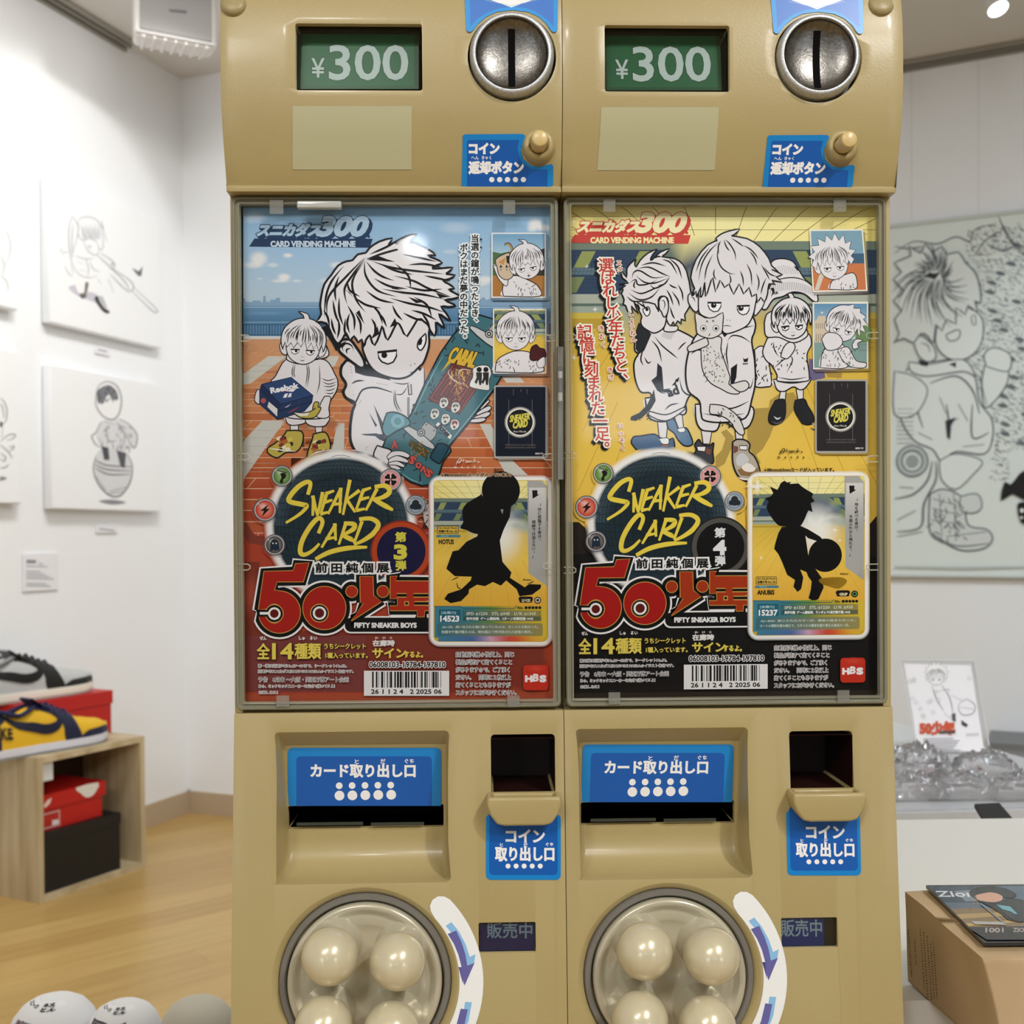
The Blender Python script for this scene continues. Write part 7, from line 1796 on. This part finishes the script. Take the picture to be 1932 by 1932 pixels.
# white tag hanging inside the crate's top
o = obj('price_tag', cratebox((t + .001, .012, CH - t - .05), (t + .04, .014, CH - t)), mat('paper_white', '#d8d8da', .6)); recenter(o); props(o, 'small white tag inside the top corner of the crate', 'tag')
# box on top of the crate
tz = CH
a = WZ(214, 1358, tz); la = MCR.inverted() @ a
bx1 = la.x; by = .10
def loc(px, py, yy):
    """crate-frame coordinates of a pixel on the vertical plane at depth yy of the crate"""
    n = V; p = P0 + V * yy
    q = MCR.inverted() @ WP(px, py, p, n); return q
YB = .125
e1 = loc(213, 1330, YB)
bz = loc(213, 1302, YB).z
R = root('shoe_box', MCR @ Vector((e1.x - .16, .2, tz)), 'red shoe box on the crate behind the yellow sneaker', 'box', 'shoe boxes')
obj('box_body', cratebox((e1.x - .32, YB + .003, tz + .0005), (e1.x - .004, YB + .107, bz - .035)), REDB, R)
obj('box_lid', cratebox((e1.x - .322, YB, bz - .037), (e1.x, YB + .11, bz)), REDB, R)

def sneaker(name, label, heel, toe, z, upper, overlay, swoosh, lace, mid, lining, width=.098, hgt=.10):
    """low sneaker; heel and toe are ground points of its near side"""
    ax = (toe - heel); ax.z = 0; L = ax.length; ax.normalize(); ay = Vector((-ax.y, ax.x, 0))
    if ay.dot(Vector((0, 1, 0))) < 0: ay = -ay
    o0 = (heel + toe) / 2 + ay * width / 2; o0.z = z
    M = Matrix(((ax.x, ay.x, 0, o0.x), (ax.y, ay.y, 0, o0.y), (0, 0, 1, z), (0, 0, 0, 1)))
    R = root(name, o0, label, 'shoe', 'sneakers stacked on the crate')
    ks = L / .29
    def wid(x):   # half width
        u = (x / L + .5)
        return width / 2 * (ramp_([(0, .55), (.06, .74), (.2, .80), (.4, .78), (.62, .95), (.78, 1.0), (.9, .82), (.97, .5), (1, .2)], u))
    def top(x):
        u = (x / L + .5)
        return ramp_([(0, .088), (.1, .092), (.25, .080), (.38, .092), (.5, .090), (.62, .074), (.75, .058), (.9, .050), (1, .036)], u) * hgt / .1
    zs = .026
    xs = [L * (-.5 + i / 40) for i in range(41)]
    def sole(z0, z1, k, extra):
        bm = BM(); ring = [(x, -wid(x) * k - extra) for x in xs] + [(x, wid(x) * k + extra) for x in reversed(xs)]
        def zz(x, zq): return zq + max(0, (x / L - .33)) ** 2 * .16
        loft(bm, [[M @ Vector((x, y, zz(x, z0))) for x, y in ring], [M @ Vector((x * 1.005, y * 1.02, zz(x, (z0 + z1) / 2))) for x, y in ring], [M @ Vector((x, y, zz(x, z1))) for x, y in ring]])
        return fixn(bm)
    obj('outsole', sole(0.0005, .007, 1.0, 0), mat('outsole_' + upper.strip('#'), '#8b8d92' if mid != '#e9e6da' else '#b9b7ae', .6), R, smooth=50)
    obj('midsole', sole(.007, zs, 1.02, .001), mat('midsole_' + mid.strip('#'), mid, .5), R, smooth=50)
    def rise(x): return max(0, (x / L - .33)) ** 2 * .16
    def sect(x, k=1.0, n=15, zt=None):
        w = wid(x) * .97 * k; h = (zt if zt is not None else top(x)) - zs + .004; out = []
        for i in range(n):
            a = math.pi * i / (n - 1)
            cy = -math.cos(a); sz = math.sin(a)
            out.append(Vector((x, math.copysign(abs(cy) ** .62, cy) * w * (1 - .28 * sz ** 3), zs - .004 + rise(x) + h * sz ** .72)))
        return out
    bm = BM()
    sec = [[M @ p for p in sect(x)] for x in xs[1:]]
    loft(bm, sec, True, True, False); obj('upper', fixn(bm), mat('upper_' + upper.strip('#'), upper, .6), R, smooth=60)
    # panels lie on the near side (y < 0) as a slightly larger skin
    def surf(u, v, lift):
        """u 0..1 along the length, v 0..1 from sole to ridge on the near side"""
        x = L * (u - .5); s = sect(x, 1, 41); f = v * 20; i = int(min(f, 19)); p = s[i].lerp(s[i + 1], f - i)
        nrm = Vector((0, -1, .25 + v)).normalized()
        return M @ (p + nrm * lift)
    def panel(nm, pts, m, lift=.0018, smn=4):
        bm = BM(); q = spline(pts, smn, True) if smn else pts
        # dense triangulated patch
        us = [p[0] for p in q]; vs_ = [p[1] for p in q]
        def inside(x, y):
            c = False; j = len(q) - 1
            for i in range(len(q)):
                if (q[i][1] > y) != (q[j][1] > y) and x < (q[j][0] - q[i][0]) * (y - q[i][1]) / (q[j][1] - q[i][1]) + q[i][0]: c = not c
                j = i
            return c
        pts2 = [Vector(p) for p in q]; k0 = len(pts2)
        N = 26
        for i in range(N):
            for j in range(N):
                x = min(us) + (max(us) - min(us)) * (i + .5) / N; y = min(vs_) + (max(vs_) - min(vs_)) * (j + .5) / N
                if inside(x, y): pts2.append(Vector((x, y)))
        r = delaunay_2d_cdt(pts2, [], [list(range(k0))], 1, 1e-5)
        vv = [bm.verts.new(surf(p.x, max(0, p.y), lift)) for p in r[0]]
        for f in r[2]:
            try: bm.faces.new([vv[i] for i in f])
            except ValueError: pass
        g = bmesh.ops.extrude_face_region(bm, geom=bm.faces[:])
        for e_ in g['geom']:
            if isinstance(e_, bmesh.types.BMVert): e_.co += (M.to_3x3() @ Vector((0, -1, .3))).normalized() * .0012
        return obj(nm, fixn(bm), m, R, smooth=40)
    om = mat('overlay_' + upper.strip('#'), overlay, .5); sm_ = mat('swoosh_' + upper.strip('#'), swoosh, .45)
    panel('toe_guard', [(.70, 0), (.78, .18), (.90, .26), (.985, .40), (.985, 0), (.85, 0)], om, .001, 0)
    panel('eyelet_panel', [(.36, .98), (.40, .70), (.50, .50), (.58, .30), (.60, 0), (.72, 0), (.70, .30), (.68, .60), (.66, .98)], om, .001, 3)
    panel('heel_panel', [(.02, 0), (.02, .98), (.14, .98), (.16, .55), (.10, .30), (.12, 0)], om, .001, 3)
    panel('swoosh', [(.10, .72), (.20, .40), (.34, .18), (.46, .10), (.54, .16), (.575, .34), (.55, .50), (.52, .56), (.54, .38), (.50, .28), (.42, .28), (.30, .42)], sm_, .0026, 3)
    bm = BM()
    for i in range(6):
        u = .42 + i * .045; zt = top(L * (u - .5))
        pts = [M @ Vector((L * (u - .5) + k * .006, y * wid(0), zs + (zt - zs) * (1 - .35 * abs(y) ** 2) + rise(L * (u - .5)) + .003 + .004 * (1 - abs(y)))) for k, y in ((-1, -.62), (-.5, -.3), (0, 0), (.5, .3), (1, .62))]
        tube(bm, pts, .0032, 6)
    obj('laces', fixn(bm), mat('laces_' + upper.strip('#'), lace, .8), R, smooth=60)
    bm = BM()
    tp = [Vector((L * (-.13 + .0), -.026, top(-.02) - .012)), Vector((L * -.06, -.024, .098 * hgt / .1)), Vector((L * -.02, -.022, .108 * hgt / .1))]
    loft(bm, [[M @ Vector((L * (a_ - .5), y, h_ * hgt / .1)) for y in (-.024, -.01, .01, .024)] for a_, h_ in ((.50, .080), (.42, .096), (.36, .108), (.34, .106), (.40, .090))], False, False, False)
    obj('tongue', fixn(bm), mat('tongue_' + upper.strip('#'), lining, .8), R, smooth=50)
    bm = BM()
    ring = []
    for i in range(33):
        a = 2 * math.pi * i / 32; x = L * (-.255 + .17 * math.cos(a)); y = .031 * math.sin(a); ring.append(M @ Vector((x, y, top(x) - .004 + .003)))
    tube(bm, ring, .0055, 8, False); obj('collar', fixn(bm), MC['tongue_' + upper.strip('#')], R, smooth=60)
    bm = BM(); c = [M @ Vector((L * (-.255 + .165 * math.cos(2 * math.pi * i / 32)), .029 * math.sin(2 * math.pi * i / 32), top(L * -.25) + .001)) for i in range(32)]; bm.faces.new([bm.verts.new(p) for p in c]); obj('opening', bm, DARK, R)  # flat dark cap paints the shade inside the shoe
    return R, M, L, surf
def ramp_(st, u):
    for (a, x), (b, y) in zip(st, st[1:]):
        if u <= b: k = (u - a) / (b - a); k = k * k * (3 - 2 * k) * .5 + k * .5; return x + (y - x) * k
    return st[-1][1]
def cpt(u, v, z): q = MCR @ Vector((u, v, 0)); return Vector((q.x, q.y, z))
tz_ = cpt(loc(217, 1388, .005).x, .005, tz); hz_ = cpt(loc(-24, 1425, .042).x, .042, tz)
RY, MY, LY, SY = sneaker('sneaker', 'yellow and navy low sneaker on the crate, in front of the red box', hz_, tz_, tz, '#e0b21e', '#10173a', '#0c1230', '#131a4a', '#d7d8e4', '#131a4a', .08, .135)
A = Art(1.0); A.text('NIKE', -.2, -.05, .2, .05, '#15131a', b=.012)
def nk(x, y, h): return SY(.115 + x * .40, .22 - y * 1.9, .0042 + h)
obj('side_lettering', A.mesh('side_lettering', nk, .00003), PENCIL, RY, 'dark printed lettering')
zb2 = bz + .001
tg = cpt(loc(190, 1305, YB + .01).x, YB + .01, zb2); hg2 = cpt(loc(-75, 1325, YB + .03).x, YB + .03, zb2)
RG, MG, LG, SG = sneaker('sneaker', 'grey and black low sneaker with white sole on top of the red box', hg2, tg, zb2, '#b9bcbc', '#0f1011', '#0c0c0d', '#2a2b2c', '#e9e6da', '#8a8b8d', .085, .13)

# ------------------------------------------------------------ rolled bundles at the lower left
def bundle(px, py, rpx, depth, color, label, prints, h=.10):
    n = RM @ Vector((0, 0, -1)); c = WP(px, py, CAM + n * depth, n); r = rpx / FPX * depth
    zt = c.z; z0 = .401
    R = root('rolled_bundle', (c.x, c.y, z0), label, 'bundle', 'rolled bundles on the low table')
    prof = [(.0001, zt), (r * .25, zt - r * .015), (r * .5, zt - r * .08), (r * .7, zt - r * .20), (r * .86, zt - r * .40), (r * .96, zt - r * .66), (r, zt - r * 1.0), (r * 1.02, (zt + z0) / 2 - .01), (r, z0 + .004), (r * .9, z0)]
    bm = BM(); rings = []
    rnd = random.Random(int(px))
    for rr, z in prof:
        rings.append([Vector((c.x + rr * (1 + .012 * math.sin(5 * a + px)) * math.cos(a), c.y + rr * (1 + .012 * math.cos(4 * a)) * math.sin(a), z)) for a in [2 * math.pi * i / 48 for i in range(48)]])
    loft(bm, rings, False, True); obj('roll', fixn(bm), mat('roll_' + color.strip('#'), color, .75, bump=.3, bscale=120), R, smooth=60)
    if prints:
        def mp(x, y, hh):     # x across -1..1, y from the crown (0) down the front (1)
            s = y * 1.15; rr = r * math.sin(min(s, math.pi / 2)); zz = zt - r * (1 - math.cos(min(s, math.pi / 2))) - max(0, s - math.pi / 2) * r
            a = math.radians(-108) + x * .6 / max(.45, math.sin(min(s, 1.5)))
            zz = min(zz, zt)
            k = 1.035
            return Vector((c.x + rr * k * math.cos(a) + x * .0, c.y + rr * k * math.sin(a), zz + .0012)) + Vector((math.cos(a), math.sin(a), .6)) * hh
        A = Art(1.0)
        def g(x0, y0, x1, y1, cc, n_=10): A.grid(x0, y0, x1, y1, n_, n_, lambda x, y: cc)
        g(-1, .25, 1, .52, '#e9e9ea'); g(-1, .56, 1, 1.3, '#e4e4e6'); g(-.86, .62, .86, 1.3, '#34363c'); g(-.72, .72, .1, 1.3, '#77777c'); g(-.6, .74, -.5, 1.3, '#7a2a2e', 6); g(.2, .74, .74, .86, '#c9c9cc', 6); g(.2, .92, .74, 1.3, '#55565c', 6)
        A.text('スニーカ', -.8, .33, -.1, .42, '#4a4c52', b=.012, res=1); A.text('ネズ', .1, .28, .55, .37, '#1b1c20', b=.02, res=1); A.text('とん', .1, .40, .6, .48, '#1b1c20', b=.02, res=1)
        obj('paper_label', A.mesh('paper_label', mp, .00008), PENCIL, R, 'white paper label with dark printed panel')
    return R
bundle(102, 1880, 84, 1.02, '#e2e2e4', 'white rolled bundle with paper label, leftmost on the low table', 1)
bundle(233, 1890, 70, 1.00, '#e0e0e2', 'white rolled bundle with paper label, middle one on the low table', 1)
bundle(372, 1884, 72, 0.98, '#b9b4a4', 'plain grey-beige rolled bundle beside the left vending machine', 0)

# ------------------------------------------------------------ kraft bag and card at the lower right
KR = mat('kraft_paper', '#c6ab86', .7, noise=.22, nscale=14, bump=.5, bscale=60, col2='#b39872')
zk = .712; zq = .6565
def crumple(bm, amp, s):
    rnd = random.Random(s); 
    from mathutils import noise
    for v in bm.verts: v.co += noise.noise_vector(v.co * 22) * amp
def sheet(bm, a, b, c, d, nx, ny):
    vs = [[bm.verts.new(a.lerp(b, i / nx).lerp(d.lerp(c, i / nx), j / ny)) for i in range(nx + 1)] for j in range(ny + 1)]
    for j in range(ny):
        for i in range(nx): bm.faces.new((vs[j][i], vs[j][i + 1], vs[j + 1][i + 1], vs[j + 1][i]))
def zz(p, z): return Vector((p.x, p.y, z))
A0, B0 = WZ(1706, 1680, zk), WZ(1851, 1806, zk)
A0 = Vector((max(A0.x, .236), A0.y, zk))
ab = (B0 - A0)
C0 = B0 + Vector((.24, -.012, 0)); D0 = A0 + Vector((.30, .03, 0))
A1, B1, C1_, D1 = zz(A0 + Vector((.003, .004, 0)), zq), zz(B0 + Vector((.012, -.004, 0)), zq), zz(C0, zq), zz(D0, zq)
R = root('paper_bag', ((A0 + C0) / 2 + Vector((0, 0, zq - zk))), 'brown kraft paper bag lying beside the right vending machine', 'bag')
bm = BM()
for q in ((A0, B0, C0, D0), (A0, A1, B1, B0), (B0, B1, C1_, C0), (D0, D1, A1, A0), (C0, C1_, D1, D0), (A1, D1, C1_, B1)): sheet(bm, *q, 14, 10)
bmesh.ops.remove_doubles(bm, verts=bm.verts[:], dist=1e-4); crumple(bm, .0011, 3)
obj('bag_body', bevobj(fixn(bm), .0012, 2, 50), KR, R, smooth=50)
nL = (B0 - A0).cross(Vector((0, 0, 1))).normalized()
if (CAM - A0).dot(nL) < 0: nL = -nL
A = Art(1.0); A.o(1670, 1220, 2.713)
rnd = random.Random(12); k = '#4a3420'
for i, (x, y, n_) in enumerate(((118, 1450, 20), (150, 1500, 10), (178, 1440, 26), (196, 1460, 26), (214, 1480, 26), (232, 1520, 22), (245, 1510, 24))):
    A.up(); yy = y
    for j in range(n_):
        l = rnd.uniform(3, 9); A.line([(x + j * .9, yy), (x + 1 + j * .9, yy + l)], 5 if i not in (0,) else 6, k, (1, 1), 0); yy += l + rnd.uniform(5, 9)
obj('bag_print', A.mesh('bag_print', lambda x, y, h: WP(x, y, A0 + nL * (.0022 + h), nL), .00004), PENCIL, R, 'small dark printed lines')
# glossy card on the bag
q = [WZ(1747, 1671, zk + .003), WZ(1957, 1669, zk + .003), WZ(2040, 1777, zk + .003), WZ(1857, 1779, zk + .003)]
A = Art(1.05); A.o(1670, 1220, 2.713)
A.grid(200, 1210, 1010, 1520, 1, 1, lambda x, y: '#3a3f4a') if False else None
A.o()
def cq(u, v): return tuple(q_ for q_ in (1747 + (1957 - 1747) * u + (1857 - 1747) * v + (2040 - 1957 - 110) * u * v, 1671 - 2 * u + 108 * v))
def pq(pts, c): A.poly([cq(*p) for p in pts], c)
pq([(0, 0), (1, 0), (1, 1), (0, 1)], '#23252b'); pq([(.01, .02), (1, .02), (1, .4), (.01, .4)], '#56697c'); pq([(.01, .40), (1, .40), (1, .78), (.01, .78)], '#8a7250'); pq([(.01, .5), (.6, .46), (.6, .52), (.01, .58)], '#b99a62'); pq([(.01, .66), (.6, .6), (.6, .64), (.01, .71)], '#c4a468')
pq([(.01, .02), (.42, .02), (.4, .3), (.01, .28)], '#33445a'); pq([(.2, .1), (.36, .08), (.38, .26), (.22, .28)], '#7d8a98')
a, b = cq(.02, .06), cq(.30, .16); A.text('Zion', a[0] + 10, a[1] + 4, b[0] + 12, b[1] + 4, '#dfe3e8', b=1.2, sh=-.5)
for u, v, c, r in ((.30, .30, '#c9843a', 4), (.42, .34, '#d0a050', 3), (.2, .4, '#c06a3a', 3)): x, y = cq(u, v); A.ring(x, y, r - 1, r, c, n=14)
A.o(1670, 1220, 2.713)
cut(A, [(430, 1260), (460, 1235), (540, 1228), (620, 1240), (670, 1270), (640, 1285), (560, 1275), (470, 1290)], '#15161a', 3); cut(A, [(465, 1270), (540, 1256), (600, 1275), (590, 1305), (520, 1310), (470, 1295)], '#d8a890', 3); A.lines([[(480, 1280), (510, 1285)], [(550, 1300), (580, 1302)]], 4)
cut(A, [(480, 1300), (560, 1310), (640, 1290), (720, 1310), (720, 1400), (640, 1400), (600, 1370), (540, 1330)], '#17181c', 3); A.poly([(570, 1320), (640, 1330), (680, 1370), (620, 1360)], '#6fb0c0'); cut(A, [(590, 1345), (650, 1360), (670, 1400), (640, 1390)], '#2c2f36', 2)
A.up(); A.line([(490, 1315), (620, 1425)], 8, '#8a8c90', (1, 1), 0); A.poly([(440, 1405), (600, 1410), (620, 1425), (460, 1420)], '#b9b9b4')
A.poly([(420, 1435), (760, 1430), (820, 1500), (520, 1500)], '#2a2428'); A.text('1001', 515, 1440, 605, 1462, '#b4a8a4', b=3); A.text('ZIO', 655, 1440, 711, 1460, '#b4a8a4', b=2)
me = A.mesh('trading_card', lambda x, y, h: WZ(x, y, zk + .0034 + h), .00002, slab([p + Vector((0, 0, .0003)) for p in q], Vector((0, 0, -.0018))), lin('#26282d') + (1,))
o = recenter(obj('trading_card', me, printmat('card_gloss', .18, .4))); props(o, 'dark glossy picture card lying on the kraft paper bag', 'card')

# ------------------------------------------------------------ white counter with goods at the right
zc = .62
T = [WZ(1600, 1538, zc), WZ(2150, 1523, zc), WZ(2150, 1490, zc), WZ(1600, 1338, zc)]
T[0].x = max(T[0].x, .30); 
R = root('display_counter', sum(T, Vector()) / 4 - Vector((0, 0, zc)), 'white cloth-covered counter behind the paper bag', 'table')
bm = BM(); quadhex(bm, [p for p in T], [p - Vector((0, 0, .02)) for p in T]); obj('counter_top', fixn(bm), mat('counter_white', '#d6d8dc', .3), R)
bm = BM(); a, b = T[0], T[1]; n_ = 60; rows = []
for z in (zc - .0201, .01):
    rows.append([Vector((a.x + (b.x - a.x) * i / n_, a.y + (b.y - a.y) * i / n_ + .004 * math.sin(i * .9) * (1 if z < .1 else .15), z)) for i in range(n_ + 1)])
loft(bm, rows, False, False, False); obj('cloth_front', fixn(bm), mat('counter_cloth', '#d0ced0', .8), R, smooth=60)
bm = BM(); quadhex(bm, [T[3] - Vector((0, .005, .0201)), T[2] - Vector((0, .005, .0201)), zz(T[2], .01) - Vector((0, .005, 0)), zz(T[3], .01) - Vector((0, .005, 0))], [T[3] - Vector((0, 0, .0201)), T[2] - Vector((0, 0, .0201)), zz(T[2], .01), zz(T[3], .01)]); obj('back_board', fixn(bm), MC['counter_cloth'], R)
# flyer stand
BL, BR = WZ(1733, 1421, zc), WZ(1868, 1421, zc)
def topat(px, py, b, L): # point on the ray whose distance from b is about L, behind it
    d = ray(px, py).normalized(); m = (b - CAM).dot(d); h2 = (CAM + d * m - b).length_squared; return CAM + d * (m + math.sqrt(max(0, L * L - h2)))
hgt_ = .142
TL, TR = topat(1700, 1248, BL, hgt_), topat(1836, 1249, BR, hgt_)
R = root('acrylic_stand', (BL + BR) / 2, 'clear acrylic stand holding a flyer with red lettering', 'sign holder')
nf = (BR - BL).cross(TL - BL).normalized()
if (CAM - BL).dot(nf) < 0: nf = -nf
bm = BM(); lift = Vector((0, 0, .001)); quadhex(bm, [p + nf * .0012 + lift for p in (BL, BR, TR, TL)], [p + lift for p in (BL, BR, TR, TL)]); obj('front_sheet', fixn(bm), clear('stand_acrylic', (.97, .98, .99), .03, body=.06), R)
bm = BM(); bk = Vector((0, .06, 0)); quadhex(bm, [BL + lift, BR + lift, BR + lift + bk, BL + lift + bk], [p + Vector((0, 0, .002)) for p in (BL + lift, BR + lift, BR + lift + bk, BL + lift + bk)]); obj('foot', fixn(bm), MC['stand_acrylic'], R)
bm = BM()
for p_, q_ in ((BL, TL), (BR, TR), (TL, TR)): tube(bm, [p_ + lift * 2, q_ + lift], .0013, 6)
obj('bright_edge', bm, mat('edge_white', '#e8edf2', .2, alpha=.8), R, smooth=50)
A = Art(1.05); A.o(1670, 1220, 2.713)
A.poly([(98, 88), (438, 96), (508, 540), (172, 542)], '#ecebf0')
head(A, 262, 150, 46, 0, 1, 2.4, 1, 0, ink='#8d8e94', fill='#f0f0f2', seed=4)
sk(A, [[(240, 200), (260, 260), (300, 330)], [(290, 200), (330, 260), (350, 350)], [(380, 290), (420, 270), (460, 300), (450, 340), (400, 350), (375, 320), (380, 290)], [(380, 310), (455, 320)], [(340, 250), (400, 280)], [(250, 230), (330, 220)], [(300, 340), (340, 370)]], 3.5, '#7a7c82'); A.poly([(340, 345), (360, 340), (362, 385), (345, 380)], '#55575c'); A.poly([(390, 375), (425, 400), (415, 412), (392, 400)], '#3c3c40')
rnd = random.Random(8)
for i in range(16): x, y = rnd.uniform(120, 430), rnd.uniform(110, 360); A.ring(x, y, 7, 10, '#c9c9ce', n=14)
A.text('50少年', 180, 385, 355, 448, '#c8502c', b=9, sh=-.05); A.poly([(275, 432), (357, 430), (360, 444), (280, 446)], '#4a4440')
for i in range(6): A.up(); A.line([(195, 472 + i * 12), (350 + (i * 31 % 40), 470 + i * 12)], 5, '#9a9aa0', (1, 1), 0)
for i in range(2): A.up(); A.line([(415, 446 + i * 8), (480, 445 + i * 8)], 3, '#b0b0b4', (1, 1), 0)
me = A.mesh('flyer', lambda x, y, h: WP(x, y, BL + nf * (.0016 + h) + lift, nf), .00003)
o = recenter(obj('flyer', me, PENCIL)); props(o, 'white flyer with line drawing and orange-red lettering in the acrylic stand', 'flyer')
# tray and bags
tr = [WZ(1650, 1532, zc), WZ(2050, 1522, zc), WZ(2050, 1478, zc), WZ(1650, 1445, zc)]
R = root('acrylic_tray', sum(tr, Vector()) / 4, 'clear acrylic tray of plastic bags on the counter edge', 'tray')
up_ = Vector((0, 0, .028)); e = Vector((0, 0, .0008))
for i in range(4):
    p_, q_ = tr[i] + e, tr[(i + 1) % 4] + e; nn = (q_ - p_).cross(Vector((0, 0, 1))).normalized() * -.002
    bm = BM(); quadhex(bm, [p_, q_, q_ + up_, p_ + up_], [p_ + nn, q_ + nn, q_ + up_ + nn, p_ + up_ + nn]); obj('tray_wall', fixn(bm), clear('tray_acrylic', (.93, .94, .95), .05, body=.18, bodycol='#d8d8dc'), R)
BAG = clear('bag_film', (.97, .97, .98), .1, body=.22, bodycol='#e6e4e6', ior=1.4)
from mathutils import noise as _n
def plasticbag(px, py, w, d, h, label, seed, inner):
    c = WZ(px, py, zc + .002); R = root('plastic_bag', c, label, 'bag', 'small clear plastic bags in the tray')
    bm = BM(); nx, ny = 26, 20
    for s in (0, 1):
        vs = []
        for j in range(ny + 1):
            r_ = []
            for i in range(nx + 1):
                u, v = i / nx * 2 - 1, j / ny * 2 - 1
                bul = max(0, (1 - u * u)) ** .6 * max(0, (1 - v * v)) ** .6
                p = Vector((u * w / 2, v * d / 2, (bul * h if s else 0) + .0004))
                if s: k_ = _n.noise(Vector((u * 3, v * 3, seed))) * .5 + abs(_n.noise(Vector((u * 7, v * 7, seed + 9)))) ; p.z = max(p.z + k_ * h * .55 * min(1, bul * 2), .0008)
                r_.append(bm.verts.new(c + p))
            vs.append(r_)
        for j in range(ny):
            for i in range(nx): bm.faces.new((vs[j][i], vs[j][i + 1], vs[j + 1][i + 1], vs[j + 1][i]))
    bmesh.ops.remove_doubles(bm, verts=bm.verts[:], dist=4e-4)
    obj('bag_film', fixn(bm), BAG, R, smooth=70)
    bm = BM(); rnd = random.Random(seed)
    for k_ in range(inner[1]):
        p = c + Vector((rnd.uniform(-.3, .3) * w, rnd.uniform(-.3, .3) * d, h * .35)); a = rnd.uniform(0, 3); dx = Vector((math.cos(a), math.sin(a), 0)) * w * .12; dy = Vector((-math.sin(a), math.cos(a), 0)) * w * .05
        quadhex(bm, [p - dx - dy, p + dx - dy, p + dx + dy, p - dx + dy], [q_ + Vector((0, 0, .002)) for q_ in (p - dx - dy, p + dx - dy, p + dx + dy, p - dx + dy)])
    obj('contents', fixn(bm), inner[0], R)
CHR = mat('chrome_bits', '#d8d8dc', .15, metal=1); DKC = mat('dark_contents', '#50525c', .4); PAL = mat('pale_contents', '#b9aeb0', .5)
plasticbag(1735, 1462, .075, .07, .034, 'plastic bag of shiny chrome key rings behind the tray front', 1, (CHR, 9))
plasticbag(1722, 1500, .07, .05, .022, 'plastic bag at the left end of the tray by the machine', 2, (PAL, 4))
plasticbag(1808, 1498, .085, .055, .024, 'plastic bag with dark contents in the middle of the tray', 3, (DKC, 5))
plasticbag(1860, 1462, .08, .06, .026, 'plastic bag with pale contents behind the black clip', 4, (PAL, 4))
plasticbag(1930, 1500, .08, .05, .022, 'plastic bag at the right end of the tray', 5, (DKC, 4))
# black clip on the counter edge
zk2 = zc + .031
q = [WZ(1838, 1516, zk2), WZ(1886, 1514, zk2), WZ(1911, 1543, zk2), WZ(1858, 1548, zk2)]
bm = BM(); quadhex(bm, q, [p - Vector((0, 0, .005)) for p in q]); me = bevobj(fixn(bm), .001, 2)
R = root('card_clip', sum(q, Vector()) / 4 - Vector((0, 0, .031)), 'flat black clip on the front edge of the acrylic tray', 'clip')
obj('clip_plate', me, mat('clip_black', '#08080a', .8), R); bm = BM(); quadhex(bm, [q[3] + Vector((.004, .001, -.0052)), q[2] + Vector((-.004, .001, -.0052)), q[2] + Vector((-.004, .001, -.028)), q[3] + Vector((.004, .001, -.028))], [q[3] + Vector((.004, .004, -.0052)), q[2] + Vector((-.004, .004, -.0052)), q[2] + Vector((-.004, .004, -.028)), q[3] + Vector((.004, .004, -.028))]); obj('clip_jaw', fixn(bm), clear('jaw_clear', (.8, .8, .8), .1, body=.3, bodycol='#a8a8aa'), R)
# dark grey low partition against the right wall
pA = rwp(1868, 1500, .06); pB = rwp(2300, 1500, .06); zt2 = rwp(1900, 1384, .06).z
sA_, sB_ = (pA - r1).dot(DR), (pB - r1).dot(DR)
def PR(s, z, o): q_ = r1 + DR * s + NR * o; return Vector((q_.x, q_.y, z))
R = root('low_cabinet', PR((sA_ + sB_) / 2, 0, .13), 'dark grey low cabinet against the right wall', 'cabinet')
for nm, lo, hi, mm in (('cabinet_body', .02, zt2 - .02, mat('cabinet_grey', '#8a8c8f', .6)), ('cabinet_top', zt2 - .0199, zt2, mat('cabinet_top', '#77797c', .5))):
    bm = BM(); quadhex(bm, [PR(sA_, lo, .25), PR(sB_, lo, .25), PR(sB_, hi, .25), PR(sA_, hi, .25)], [PR(sA_, lo, .015), PR(sB_, lo, .015), PR(sB_, hi, .015), PR(sA_, hi, .015)]); obj(nm, fixn(bm), mm, R)
bm = BM(); quadhex(bm, [PR(sA_ + .02, 0, .23), PR(sB_ - .02, 0, .23), PR(sB_ - .02, .0199, .23), PR(sA_ + .02, .0199, .23)], [PR(sA_ + .02, 0, .03), PR(sB_ - .02, 0, .03), PR(sB_ - .02, .0199, .03), PR(sA_ + .02, .0199, .03)]); obj('plinth', fixn(bm), BLACKP, R)
